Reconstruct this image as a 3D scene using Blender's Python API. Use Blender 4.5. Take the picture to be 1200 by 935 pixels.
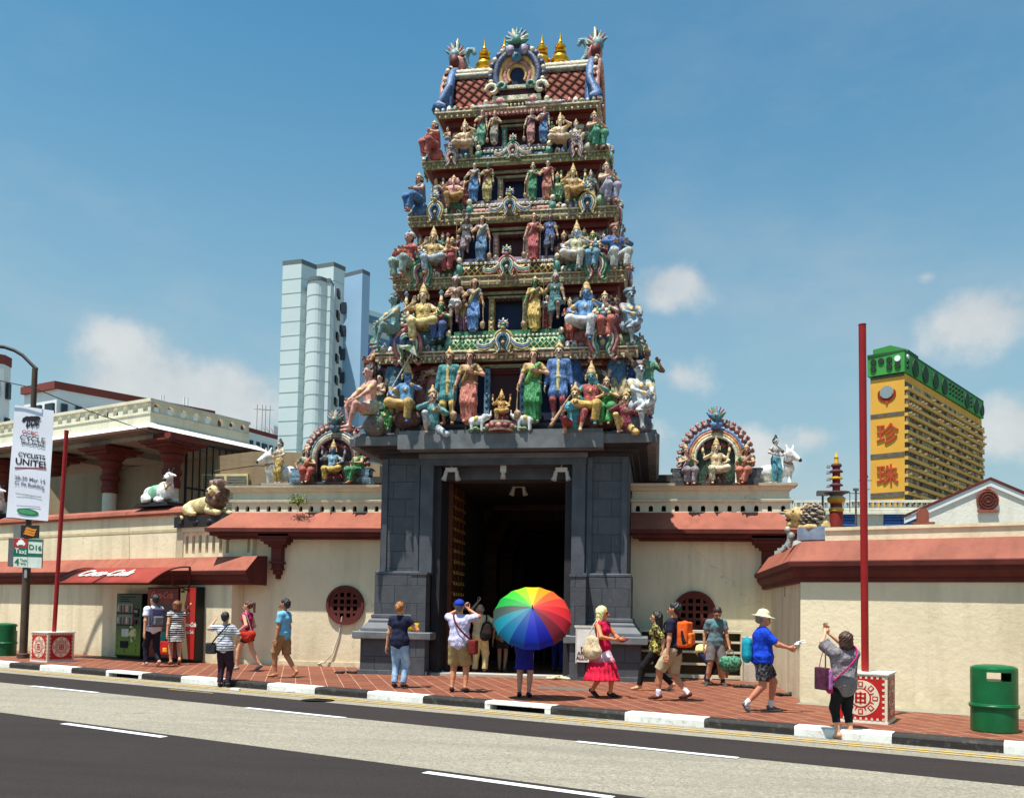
import bpy, math, random
import numpy as np
from mathutils import Vector, Matrix
random.seed(7); rng = np.random.default_rng(7)
for o in list(bpy.data.objects): bpy.data.objects.remove(o)
scn = bpy.context.scene
C = scn.collection
rad = math.radians

# ---------------------------------------------------------------- camera
FPX, AYAW, PIT, ROLL, CAMH = 1050.0, rad(9.2), rad(2.5), rad(1.0), 1.6
CYP = 713 - FPX*math.tan(PIT)
cf = Vector((-math.sin(AYAW)*math.cos(PIT), math.cos(AYAW)*math.cos(PIT), math.sin(PIT)))
r0 = Vector((math.cos(AYAW), math.sin(AYAW), 0)); u0 = r0.cross(cf)
cr = r0*math.cos(ROLL) + u0*math.sin(ROLL); cu = u0*math.cos(ROLL) - r0*math.sin(ROLL)
CAMP = Vector((0, 0, CAMH))
cd = bpy.data.cameras.new('camera'); cam = bpy.data.objects.new('camera', cd); C.objects.link(cam)
cam.matrix_world = Matrix(((cr.x, cu.x, -cf.x, 0), (cr.y, cu.y, -cf.y, 0), (cr.z, cu.z, -cf.z, CAMH), (0, 0, 0, 1)))
cd.sensor_fit = 'HORIZONTAL'; cd.sensor_width = 36; cd.lens = FPX/1200*36
cd.shift_y = (CYP - 467.5)/1200; cd.clip_start = .1; cd.clip_end = 3000
scn.camera = cam

# ---------------------------------------------------------------- light
SUNV = Vector((-.17, -.27, 1)).normalized()
EL = math.asin(SUNV.z)
wd = bpy.data.worlds.new('World'); scn.world = wd; wd.use_nodes = True
nt = wd.node_tree; nt.nodes.clear()
def wn(t, **k):
    n = nt.nodes.new(t)
    for a, b in k.items(): setattr(n, a, b)
    return n
wo = wn('ShaderNodeOutputWorld'); bg = wn('ShaderNodeBackground'); sky = wn('ShaderNodeTexSky')
sky.sky_type = 'NISHITA'; sky.sun_disc = False; sky.sun_elevation = EL; sky.sun_rotation = math.atan2(SUNV.x, SUNV.y)
sky.altitude = 0; sky.air_density = 1.0; sky.dust_density = 1.2; sky.ozone_density = 2.0
tc = wn('ShaderNodeTexCoord')
nrm = wn('ShaderNodeVectorMath', operation='NORMALIZE'); nt.links.new(tc.outputs['Generated'], nrm.inputs[0]); DIR = nrm.outputs[0]
def wm(op, a, b=0.):
    n = wn('ShaderNodeMath', operation=op)
    for q, i in ((a, 0), (b, 1)):
        if isinstance(q, (int, float)): n.inputs[i].default_value = q
        else: nt.links.new(q, n.inputs[i])
    return n.outputs[0]
def wr(v, a, b, c=0., d=1., it='LINEAR'):
    n = wn('ShaderNodeMapRange', interpolation_type=it); nt.links.new(v, n.inputs['Value'])
    for i, q in zip(('From Min', 'From Max', 'To Min', 'To Max'), (a, b, c, d)): n.inputs[i].default_value = q
    return n.outputs[0]
def wnoise(scale, detail, rough, loc=(0, 0, 0), sc=(1, 1, 1)):
    m_ = wn('ShaderNodeMapping'); m_.inputs['Location'].default_value = loc; m_.inputs['Scale'].default_value = sc; nt.links.new(DIR, m_.inputs[0])
    n = wn('ShaderNodeTexNoise'); n.inputs['Scale'].default_value = scale; n.inputs['Detail'].default_value = detail; n.inputs['Roughness'].default_value = rough
    nt.links.new(m_.outputs[0], n.inputs['Vector']); return n.outputs['Fac']
def ray(px, py): return cf + cr*((px-600)/FPX) + cu*((CYP-py)/FPX)
sx = wn('ShaderNodeSeparateXYZ'); nt.links.new(DIR, sx.inputs[0]); ZD = sx.outputs['Z']
blobs = None                            # where the cumulus stand in the sky, by direction
for bx_, by_, br_ in ((178, 455, .11), (250, 470, .10), (1150, 372, .065), (1190, 350, .05), (1085, 325, .02), (785, 335, .055), (800, 440, .05), (760, 510, .05), (1190, 500, .06), (60, 490, .06), (950, 510, .04), (870, 540, .06)):
    d_ = ray(bx_, by_).normalized(); n = wn('ShaderNodeVectorMath', operation='SUBTRACT'); nt.links.new(DIR, n.inputs[0]); n.inputs[1].default_value = d_
    n2 = wn('ShaderNodeVectorMath', operation='MULTIPLY'); nt.links.new(n.outputs[0], n2.inputs[0]); n2.inputs[1].default_value = (1, 1, 1.7)
    n3 = wn('ShaderNodeVectorMath', operation='LENGTH'); nt.links.new(n2.outputs[0], n3.inputs[0])
    v = wr(n3.outputs['Value'], 0, br_*1.5, .62 if br_ > .05 else .45, 0); blobs = v if blobs is None else wm('MAXIMUM', blobs, v)
nz = wnoise(9, 10, .58); thin = wnoise(2.6, 8, .6, (.4, .2, 0), (1, 1, 2.2))
den = wr(wm('ADD', blobs, wm('MULTIPLY', nz, .9)), .67, .94, 0, .68, 'SMOOTHSTEP')
veil = wm('MULTIPLY', wr(thin, .42, .75, 0, .42, 'SMOOTHSTEP'), wr(ZD, .62, .15, .15, 1))
haze = wr(ZD, .62, .0, 0, .86, 'SMOOTHSTEP')
def wmix(f, a, b):
    n = wn('ShaderNodeMix', data_type='RGBA'); nt.links.new(f, n.inputs[0])
    for q, i in ((a, 6), (b, 7)):
        if isinstance(q, tuple): n.inputs[i].default_value = (*q, 1)
        else: nt.links.new(q, n.inputs[i])
    return n.outputs[2]
tint = wn('ShaderNodeMix', data_type='RGBA', blend_type='MULTIPLY'); tint.inputs[0].default_value = 1
nt.links.new(sky.outputs[0], tint.inputs[6]); tint.inputs[7].default_value = (.50, 1.10, 1.12, 1)
c0_ = wmix(haze, tint.outputs[2], (3.0, 3.95, 4.2)); c1_ = wmix(veil, c0_, (4.4, 4.6, 4.7))
shade = wmix(wr(nz, .35, .65), (4.3, 4.4, 4.5), (6.2, 6.0, 5.7)); c2_ = wmix(den, c1_, shade)
nt.links.new(c2_, bg.inputs[0]); bg.inputs[1].default_value = .090
nt.links.new(bg.outputs[0], wo.inputs[0])
sl = bpy.data.lights.new('sun', 'SUN'); sl.energy = 5.0; sl.angle = rad(.5); sl.color = (1, .96, .88)
so = bpy.data.objects.new('sun', sl); C.objects.link(so); so.rotation_euler = SUNV.to_track_quat('Z', 'Y').to_euler()
scn.view_settings.view_transform = 'Standard'; scn.view_settings.look = 'None'
scn.view_settings.exposure = 0.62; scn.view_settings.gamma = 1; scn.view_settings.use_curve_mapping = False

# ---------------------------------------------------------------- helpers
def ray(px, py): return cf + cr*((px-600)/FPX) + cu*((CYP-py)/FPX)
def PY(px, py, Y):                      # the real point seen there on the plane y = Y
    d = ray(px, py); return CAMP + d*(Y/d.y)
def PG(px, py, z=0.0):                  # on the ground
    d = ray(px, py); return CAMP + d*((z-CAMH)/d.z)
def pxm(Y): return FPX/(Y*1.0)          # rough pixels per metre
RA = math.atan2(-.3714, .9285)
RU, RN, RK = Vector((math.cos(RA), math.sin(RA), 0)), Vector((-math.sin(RA), math.cos(RA), 0)), Vector((0, 14.12, 0))
def R(s, n, z=0.0): return RK + RU*s + RN*n + Vector((0, 0, z))
def tag(o, label=None, cat=None, group=None, kind=None):
    if label: o['label'] = label
    if cat: o['category'] = cat
    if group: o['group'] = group
    if kind: o['kind'] = kind
    return o
def empty(name, loc=(0, 0, 0), rz=0.0, **k):
    o = bpy.data.objects.new(name, None); C.objects.link(o); o.location = loc; o.rotation_euler.z = rz
    return tag(o, **k)
def mkmesh(name, V, Q, mi, mats, smooth=True):
    me = bpy.data.meshes.new(name); V = np.asarray(V, np.float32); Q = np.asarray(Q, np.int32)
    me.vertices.add(len(V)); me.vertices.foreach_set('co', V.ravel())
    me.loops.add(Q.size); me.loops.foreach_set('vertex_index', Q.ravel())
    me.polygons.add(len(Q)); me.polygons.foreach_set('loop_start', np.arange(len(Q), dtype=np.int32)*4)
    for m in mats: me.materials.append(m)
    me.polygons.foreach_set('material_index', np.asarray(mi, np.int32))
    me.polygons.foreach_set('use_smooth', np.full(len(Q), smooth))
    me.update(); me.validate(); return me

# ---------------------------------------------------------------- materials
_mc = {}
def lin(c):                             # 0..255 paint colour -> linear
    return tuple(((v/255)/12.92 if v/255 <= .04045 else ((v/255+.055)/1.055)**2.4) for v in c)
class NT:
    def __init__(s, name):
        s.m = bpy.data.materials.new(name); s.m.use_nodes = True; s.t = s.m.node_tree; s.t.nodes.clear()
        s.out = s.n('ShaderNodeOutputMaterial'); s.b = s.n('ShaderNodeBsdfPrincipled'); s.l(s.b.outputs[0], s.out.inputs[0])
        s.tc = s.n('ShaderNodeTexCoord').outputs['Object']
    def n(s, t, **k):
        x = s.t.nodes.new(t)
        for a, b in k.items(): setattr(x, a, b)
        return x
    def l(s, a, b): s.t.links.new(a, b)
    def map(s, scale=(1, 1, 1), rot=(0, 0, 0), src=None):
        x = s.n('ShaderNodeMapping'); x.inputs['Scale'].default_value = scale; x.inputs['Rotation'].default_value = rot
        s.l(src or s.tc, x.inputs[0]); return x.outputs[0]
    def noise(s, scale, vec=None, detail=4, rough=.55):
        x = s.n('ShaderNodeTexNoise'); x.inputs['Scale'].default_value = scale; x.inputs['Detail'].default_value = detail
        x.inputs['Roughness'].default_value = rough; s.l(vec or s.tc, x.inputs['Vector']); return x.outputs['Fac']
    def rng(s, v, a, b, c=0., d=1.):
        x = s.n('ShaderNodeMapRange'); s.l(v, x.inputs['Value'])
        for i, q in zip(('From Min', 'From Max', 'To Min', 'To Max'), (a, b, c, d)): x.inputs[i].default_value = q
        return x.outputs[0]
    def mix(s, f, a, b, bt='MIX'):
        x = s.n('ShaderNodeMix', data_type='RGBA', blend_type=bt)
        for q, i in ((f, 0), (a, 6), (b, 7)):
            if isinstance(q, (int, float)): x.inputs[i].default_value = q
            elif isinstance(q, tuple): x.inputs[i].default_value = (*q[:3], 1)
            else: s.l(q, x.inputs[i])
        return x.outputs[2]
    def math(s, op, a, b=0.):
        x = s.n('ShaderNodeMath', operation=op)
        for q, i in ((a, 0), (b, 1)):
            if isinstance(q, (int, float)): x.inputs[i].default_value = q
            else: s.l(q, x.inputs[i])
        return x.outputs[0]
    def col(s, c):
        if isinstance(c, tuple): s.b.inputs['Base Color'].default_value = (*c, 1)
        else: s.l(c, s.b.inputs['Base Color'])
    def set(s, rough=.7, metal=0, spec=.4):
        s.b.inputs['Roughness'].default_value = rough; s.b.inputs['Metallic'].default_value = metal
        s.b.inputs['Specular IOR Level'].default_value = spec
    def bump(s, h, dist=.01, st=.6):
        x = s.n('ShaderNodeBump'); x.inputs['Strength'].default_value = st; x.inputs['Distance'].default_value = dist
        s.l(h, x.inputs['Height']); s.l(x.outputs[0], s.b.inputs['Normal'])
    def sep(s, v=None):
        x = s.n('ShaderNodeSeparateXYZ'); s.l(v or s.tc, x.inputs[0]); return x.outputs
    def comb(s, a, b, c=0.):
        x = s.n('ShaderNodeCombineXYZ')
        for i, q in enumerate((a, b, c)):
            if isinstance(q, (int, float)): x.inputs[i].default_value = q
            else: s.l(q, x.inputs[i])
        return x.outputs[0]
def scl(c, k): return tuple(min(1, v*k) for v in c)
def M(c, rough=.7, var=.14, scale=5, bump=0., bscale=30, metal=0, spec=.35):
    """plain weathered paint / cloth / skin: c is a 0..255 colour"""
    key = (c, rough, var, scale, bump, bscale, metal, spec)
    if key in _mc: return _mc[key]
    g = NT('paint_%d_%d_%d' % c); L = lin(c)
    g.col(g.mix(g.rng(g.noise(scale), .3, .7), scl(L, 1-var), scl(L, 1+var))); g.set(rough, metal, spec)
    if bump: g.bump(g.noise(bscale), bump)
    _mc[key] = g.m; return g.m
def paint(c, r=.45, fold=False):        # statue paint: aged, chipped, soot and rain grime, folds carved into the garments
    key = ('pt', c, r, fold)
    if key in _mc: return _mc[key]
    g = NT('statue_paint'); k_ = .98; L = lin(c); gy = sum(L)/3; L = tuple(gy+(v-gy)*.80 for v in L); L = scl(L, k_)
    a = g.mix(g.rng(g.noise(7, detail=6), .35, .65), scl(L, .58), tuple(min(1, v*1.25+.02) for v in L))
    b = g.mix(g.rng(g.noise(19, detail=5, rough=.65), .56, .68), a, (L[0]*.22, L[1]*.20, L[2]*.19))
    b = g.mix(g.rng(g.noise(33, detail=3), .63, .7, 0, .7), b, (.55, .52, .45))
    g.col(b); g.set(r, 0, .4)
    if fold: g.bump(g.math('ADD', g.noise(1.0, g.map((30, 30, 3.2)), 2), g.math('MULTIPLY', g.noise(40), .25)), .06, .9)
    else: g.bump(g.noise(34, detail=4), .02, .7)
    _mc[key] = g.m; return g.m
def mat_wall(c, stain=.5, name='cream_wall'):
    g = NT(name); L = lin(c); x, y, z = g.sep()
    big = g.noise(.55, detail=5); st = g.noise(1.0, g.map((2.6, 2.6, .32)), 6, .6)
    a = g.mix(g.rng(big, .3, .7), scl(L, .88), scl(L, 1.07))
    b = g.mix(g.rng(st, .47, .74, 0, stain), a, (L[0]*.52, L[1]*.50, L[2]*.46))
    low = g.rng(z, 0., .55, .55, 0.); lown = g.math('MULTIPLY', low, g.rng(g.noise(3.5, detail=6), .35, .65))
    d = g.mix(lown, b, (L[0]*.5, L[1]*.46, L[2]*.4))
    f = g.mix(g.rng(g.noise(22, detail=6, rough=.7), .58, .8, 0, .35), d, scl(L, .6))
    vo = g.n('ShaderNodeTexVoronoi', feature='DISTANCE_TO_EDGE'); vo.inputs['Scale'].default_value = .55
    wv = g.n('ShaderNodeVectorMath', operation='ADD'); nz = g.n('ShaderNodeTexNoise'); nz.inputs['Scale'].default_value = 2.2
    g.l(g.tc, nz.inputs['Vector']); g.l(g.tc, wv.inputs[0]); g.l(nz.outputs['Color'], wv.inputs[1]); g.l(wv.outputs[0], vo.inputs['Vector'])
    cr_ = g.math('MULTIPLY', g.rng(vo.outputs['Distance'], .0, .006, .5, 0.), g.rng(big, .5, .6))
    h = g.mix(cr_, f, scl(L, .35))
    g.col(h); g.set(.85, 0, .2); g.bump(g.noise(9, detail=8, rough=.65), .02, .5); return g.m
def mat_red(c, name='terracotta_paint'):
    g = NT(name); L = lin(c)
    a = g.mix(g.rng(g.noise(1.1, detail=6), .35, .65), scl(L, .78), scl(L, 1.1))
    st = g.rng(g.noise(1.5, g.map((3, 3, .5)), 6), .5, .75, 0, .6)
    b = g.mix(st, a, scl(L, .5)); d = g.mix(g.rng(g.noise(14, detail=6, rough=.7), .6, .75, 0, .5), b, (L[0]*1.15+.05, L[1]*1.3+.04, L[2]*1.4+.04))
    g.col(d); g.set(.75, 0, .25); g.bump(g.noise(12, detail=6), .012, .5); return g.m
def mat_blocks(c, w=.62, h=.42, name='painted_blocks'):
    g = NT(name); L = lin(c); x, y, z = g.sep()
    br = g.n('ShaderNodeTexBrick'); br.inputs['Scale'].default_value = 1; br.inputs['Brick Width'].default_value = w
    br.inputs['Row Height'].default_value = h; br.inputs['Mortar Size'].default_value = .009; br.inputs['Mortar Smooth'].default_value = .3
    br.inputs['Color1'].default_value = (*scl(L, .85), 1); br.inputs['Color2'].default_value = (*scl(L, 1.12), 1); br.inputs['Mortar'].default_value = (*scl(L, .58), 1)
    g.l(g.comb(g.math('ADD', x, y), z), br.inputs['Vector'])
    n = g.noise(1.6, detail=7, rough=.65)
    a = g.mix(.75, br.outputs['Color'], g.mix(g.rng(n, .35, .68), scl(L, .7), scl(L, 1.3)), 'MULTIPLY')
    a = g.mix(g.rng(n, .3, .7, .25, .6), br.outputs['Color'], g.mix(g.rng(g.noise(5, detail=6), .3, .7), scl(L, .68), scl(L, 1.4)))
    wr = g.rng(g.noise(6, g.map((1, 1, .3)), 9, .78), .60, .72, 0, .35)
    a = g.mix(wr, a, (.32, .33, .35)); x1 = g.mix(br.outputs['Fac'], a, scl(L, .55))
    g.col(x1); g.set(.6, 0, .4)
    hh = g.math('ADD', g.math('MULTIPLY', br.outputs['Fac'], -1.), g.math('MULTIPLY', g.noise(14, detail=6), .5)); g.bump(hh, .012, .8); return g.m

class MB:
    """collects shapes and links them as ONE mesh object"""
    def __init__(s): s.v = []; s.f = []; s.m = []; s.sm = []
    def add(s, vs, fs, m=0, sm=False):
        b = len(s.v); s.v += [tuple(v) for v in vs]; s.f += [tuple(b+i for i in f) for f in fs]; s.m += [m]*len(fs); s.sm += [sm]*len(fs)
    def box(s, x0, x1, y0, y1, z0, z1, m=0):
        s.add([(x, y, z) for z in (z0, z1) for x, y in ((x0, y0), (x1, y0), (x1, y1), (x0, y1))],
              [(3, 2, 1, 0), (4, 5, 6, 7), (0, 1, 5, 4), (1, 2, 6, 5), (2, 3, 7, 6), (3, 0, 4, 7)], m)
    def obox(s, c, size, mat3, m=0):
        h = [d/2 for d in size]; vs = [Vector(c) + mat3 @ Vector((a*h[0], b*h[1], e*h[2])) for e in (-1, 1) for a, b in ((-1, -1), (1, -1), (1, 1), (-1, 1))]
        s.add(vs, [(3, 2, 1, 0), (4, 5, 6, 7), (0, 1, 5, 4), (1, 2, 6, 5), (2, 3, 7, 6), (3, 0, 4, 7)], m)
    def hexa(s, bot, top, m=0):         # any quad bottom and top
        s.add(list(bot)+list(top), [(3, 2, 1, 0), (4, 5, 6, 7), (0, 1, 5, 4), (1, 2, 6, 5), (2, 3, 7, 6), (3, 0, 4, 7)], m)
    def extr(s, poly, P, A, B, D, m=0, sm=False):   # poly (a,b) in plane P+A*a+B*b, extruded along vector D
        n = len(poly); P, A, B, D = map(Vector, (P, A, B, D))
        q = [P + A*a + B*b for a, b in poly]; vs = q + [p+D for p in q]
        s.add(vs, [tuple(range(n)), tuple(range(2*n-1, n-1, -1))], m); s.add(vs, [(i, i+n, (i+1) % n+n, (i+1) % n) for i in range(n)], m, sm)
    def rectloft(s, x0, x1, y0, y1, prof, m=0, cap=True, ms=None):   # prof [(off,z)] rings mitred round a rectangle
        vs = []
        for o_, z in prof: vs += [(x0-o_, y0-o_, z), (x1+o_, y0-o_, z), (x1+o_, y1+o_, z), (x0-o_, y1+o_, z)]
        for i in range(len(prof)-1):
            a = 4*i; s.add(vs, [(a+j, a+(j+1) % 4, a+4+(j+1) % 4, a+4+j) for j in range(4)], ms[i] if ms else m)
        if cap: n = 4*len(prof); s.add(vs, [(3, 2, 1, 0), (n-4, n-3, n-2, n-1)], m)
    def tube(s, pts, r, n=8, m=0, cap=True, sm=True, flat=1.0):
        pts = [Vector(p) for p in pts]; rs = r if isinstance(r, (list, tuple)) else [r]*len(pts); vs = []; prev = None
        for i, p in enumerate(pts):
            t = (pts[min(i+1, len(pts)-1)] - pts[max(i-1, 0)]).normalized()
            if prev is None: a = t.orthogonal().normalized()
            else: a = (prev - t*prev.dot(t)); a = a.normalized() if a.length > 1e-6 else t.orthogonal().normalized()
            prev = a; b = t.cross(a)
            vs += [p + (a*math.cos(2*math.pi*j/n) + b*math.sin(2*math.pi*j/n)*flat)*rs[i] for j in range(n)]
        fs = [(i*n+j, i*n+(j+1) % n, (i+1)*n+(j+1) % n, (i+1)*n+j) for i in range(len(pts)-1) for j in range(n)]
        s.add(vs, fs, m, sm)
        if cap: k = (len(pts)-1)*n; s.add(vs, [tuple(range(n-1, -1, -1)), tuple(range(k, k+n))], m)
    def lathe(s, prof, c, n=16, m=0, sm=True, ms=None, sc=(1, 1)):   # prof [(r,z)]
        c = Vector(c); vs = [c + Vector((r*math.cos(2*math.pi*j/n)*sc[0], r*math.sin(2*math.pi*j/n)*sc[1], z)) for r, z in prof for j in range(n)]
        for i in range(len(prof)-1):
            s.add(vs, [(i*n+j, i*n+(j+1) % n, (i+1)*n+(j+1) % n, (i+1)*n+j) for j in range(n)], ms[i] if ms else m, sm)
        k = (len(prof)-1)*n; s.add(vs, [tuple(range(n-1, -1, -1)), tuple(range(k, k+n))], m)
    def ball(s, c, r, m=0, nu=8, nv=6, rot=None):
        r = r if isinstance(r, (tuple, list)) else (r, r, r); vs = []; c = Vector(c)
        for i in range(nv+1):
            t = math.pi*i/nv
            for j in range(nu):
                p = 2*math.pi*j/nu; q = Vector((r[0]*math.sin(t)*math.cos(p), r[1]*math.sin(t)*math.sin(p), r[2]*math.cos(t)))
                vs.append(c + (rot @ q if rot else q))
        s.add(vs, [(i*nu+j, (i+1)*nu+j, (i+1)*nu+(j+1) % nu, i*nu+(j+1) % nu) for i in range(nv) for j in range(nu)], m, True)
    def build(s, name, mats, parent=None, loc=None, auto=True, bevel=0):
        me = bpy.data.meshes.new(name); me.from_pydata(s.v, [], s.f)
        for m in (mats if isinstance(mats, (list, tuple)) else [mats]): me.materials.append(m)
        me.polygons.foreach_set('material_index', s.m); me.polygons.foreach_set('use_smooth', s.sm); me.update()
        o = bpy.data.objects.new(name, me); C.objects.link(o)
        if parent: o.parent = parent
        if loc is not None: o.location = loc
        if bevel:
            b = o.modifiers.new('bevel', 'BEVEL'); b.width = bevel; b.segments = 2; b.limit_method = 'ANGLE'
        return o
def text(body, size, mat, P, X, Yv, parent, name='lettering', align='CENTER', bold=0., shear=0., ext=.002, sx=1.0):
    cu_ = bpy.data.curves.new(name, 'FONT'); cu_.body = body; cu_.size = size; cu_.align_x = align; cu_.align_y = 'CENTER'
    cu_.extrude = ext; cu_.offset = bold; cu_.shear = shear; cu_.resolution_u = 3
    tmp = bpy.data.objects.new('tmp', cu_); C.objects.link(tmp); dg = bpy.context.evaluated_depsgraph_get(); dg.update()
    me = bpy.data.meshes.new_from_object(tmp.evaluated_get(dg)); bpy.data.objects.remove(tmp)
    me.materials.clear(); me.materials.append(mat)
    X = Vector(X).normalized(); Yv = Vector(Yv).normalized(); Z = X.cross(Yv)
    mt = Matrix(((X.x*sx, Yv.x, Z.x, P[0]), (X.y*sx, Yv.y, Z.y, P[1]), (X.z*sx, Yv.z, Z.z, P[2]), (0, 0, 0, 1)))
    me.transform(mt); o = bpy.data.objects.new(name, me); C.objects.link(o)
    if parent: o.parent = parent
    return o
# ---------------------------------------------------------------- figures: implicit surfaces meshed with surface nets
def nets(F, org, h):
    """F scalar grid (<0 inside) -> verts, quads, inside sample index per quad"""
    S = F < 0; nx, ny, nz = F.shape
    cnt = np.zeros((nx-1, ny-1, nz-1), np.float32); acc = np.zeros((nx-1, ny-1, nz-1, 3), np.float32)
    for ax in range(3):
        sl0 = [slice(None)]*3; sl1 = [slice(None)]*3; sl0[ax] = slice(0, -1); sl1[ax] = slice(1, None)
        a = F[tuple(sl0)]; b = F[tuple(sl1)]; cr_ = (a < 0) != (b < 0)
        with np.errstate(divide='ignore', invalid='ignore'): t = np.where(cr_, a/(a-b), 0)
        oth = [i for i in range(3) if i != ax]
        for d0 in (0, 1):
            for d1 in (0, 1):
                s_ = [slice(None)]*3; n0, n1 = F.shape[oth[0]]-1, F.shape[oth[1]]-1
                s_[oth[0]] = slice(d0, d0+n0); s_[oth[1]] = slice(d1, d1+n1)
                c_ = cr_[tuple(s_)]; tt = t[tuple(s_)]; cnt += c_
                acc[..., ax] += tt; acc[..., oth[0]] += d0*c_; acc[..., oth[1]] += d1*c_
    act = cnt > 0; idx = -np.ones(act.shape, np.int64); ijk = np.argwhere(act); idx[act] = np.arange(len(ijk))
    V = (ijk + acc[act]/cnt[act][:, None])*h + org
    Q = []; I = []
    for ax in range(3):
        u, v = [i for i in range(3) if i != ax]
        sl0 = [slice(None)]*3; sl1 = [slice(None)]*3; sl0[ax] = slice(0, -1); sl1[ax] = slice(1, None)
        a = S[tuple(sl0)]; b = S[tuple(sl1)]; e = np.argwhere(a != b)
        ok = (e[:, u] > 0) & (e[:, v] > 0) & (e[:, u] < F.shape[u]-1) & (e[:, v] < F.shape[v]-1); e = e[ok]
        def cell(du, dv): q = e.copy(); q[:, u] -= du; q[:, v] -= dv; return idx[q[:, 0], q[:, 1], q[:, 2]]
        q = np.stack([cell(1, 1), cell(0, 1), cell(0, 0), cell(1, 0)], 1)
        ins = a[e[:, 0], e[:, 1], e[:, 2]]
        flip = ins if ax != 1 else ~ins
        q[~flip] = q[~flip][:, ::-1]
        ii = e.copy(); ii[~ins, ax] += 1
        Q.append(q); I.append(ii)
    return V, np.concatenate(Q), np.concatenate(I)
def sdcaps(P, a, b, ra, rb, k=(1, 1, 1)):
    a = np.asarray(a, np.float32); b = np.asarray(b, np.float32); ab = b-a; L = float(ab @ ab)
    t = np.clip(((P-a) @ ab)/L, 0, 1) if L > 1e-9 else np.zeros(P.shape[:-1], np.float32)
    d = P - (a + t[..., None]*ab)
    if k != (1, 1, 1): d = d/np.asarray(k, np.float32)
    return (np.sqrt((d*d).sum(-1)) - (ra + (rb-ra)*t))*min(k)
def smin(a, b, k):
    h = np.maximum(k-np.abs(a-b), 0)/k; return np.minimum(a, b) - h*h*k*.25
def grid_mesh(groups, h, kk=.03, pad=.03, skirtmod=None):
    """groups: list of prim lists (a,b,ra,rb,k[,sub]); returns list of (V,Q,groupindex per quad) merged"""
    lo = np.full(3, 1e9); hi = -lo
    for g in groups:
        for p in g:
            if len(p) > 5 and p[5] == 'box': lo = np.minimum(lo, np.array(p[0])-np.array(p[1])-p[2]); hi = np.maximum(hi, np.array(p[0])+np.array(p[1])+p[2]); continue
            r = max(p[2], p[3])*max(p[4])
            for e in (p[0], p[1]): lo = np.minimum(lo, np.array(e)-r); hi = np.maximum(hi, np.array(e)+r)
    lo -= pad; hi += pad; n = np.ceil((hi-lo)/h).astype(int)+2
    X, Y, Z = [lo[i]+np.arange(n[i])*h for i in range(3)]
    P = np.stack(np.meshgrid(X, Y, Z, indexing='ij'), -1).astype(np.float32)
    Fs = []
    for gi, g in enumerate(groups):
        F = None
        for p in g:
            # only evaluate near the primitive
            r = max(p[2], p[3])*max(p[4]) + .08 + kk
            l2 = np.minimum(p[0], p[1])-r; h2 = np.maximum(p[0], p[1])+r; kind = p[5] if len(p) > 5 else ''
            if kind == 'box': l2 = np.array(p[0])-np.array(p[1])-p[2]-kk-.08; h2 = np.array(p[0])+np.array(p[1])+p[2]+kk+.08
            i0 = np.clip(((l2-lo)/h).astype(int), 0, n-1); i1 = np.clip(((h2-lo)/h).astype(int)+2, 1, n)
            sl_ = tuple(slice(i0[i], i1[i]) for i in range(3))
            if kind == 'box': qq = np.abs(P[sl_]-np.asarray(p[0], np.float32))-np.asarray(p[1], np.float32); d = np.sqrt((np.maximum(qq, 0)**2).sum(-1))+np.minimum(qq.max(-1), 0)-p[2]
            else: d = sdcaps(P[sl_], *p[:5])
            if kind == 'flat': ab = np.asarray(p[1], np.float32)-np.asarray(p[0], np.float32); d = np.maximum(d, ((P[sl_]-np.asarray(p[1], np.float32))*(ab/np.sqrt((ab*ab).sum()))).sum(-1))
            if F is None: F = np.full(tuple(n), .2, np.float32)
            sub = len(p) > 5 and p[5] == 'sub'
            F[sl_] = np.maximum(F[sl_], -d) if sub else smin(F[sl_], d, kk)
        Fs.append(F)
    return P, Fs, lo
def isomesh(groups, h, kk=.03, mod=None):
    P, Fs, lo = grid_mesh(groups, h, kk)
    if mod: Fs = mod(P, Fs)
    A = np.stack(Fs); F = A.min(0); V, Q, I = nets(F, lo, h); G = A.argmin(0)
    return V, Q, G[I[:, 0], I[:, 1], I[:, 2]]
def ik(a, t, l1, l2, hint):
    a, t, hint = Vector(a), Vector(t), Vector(hint); d = t-a; L = min(d.length, (l1+l2)*.999); d = d.normalized()
    x = (l1*l1 - l2*l2 + L*L)/(2*L); hh = math.sqrt(max(l1*l1-x*x, 0))
    hp = hint - d*hint.dot(d); hp = hp.normalized() if hp.length > 1e-5 else d.orthogonal().normalized()
    return a + d*x + hp*hh, a + d*L

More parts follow.
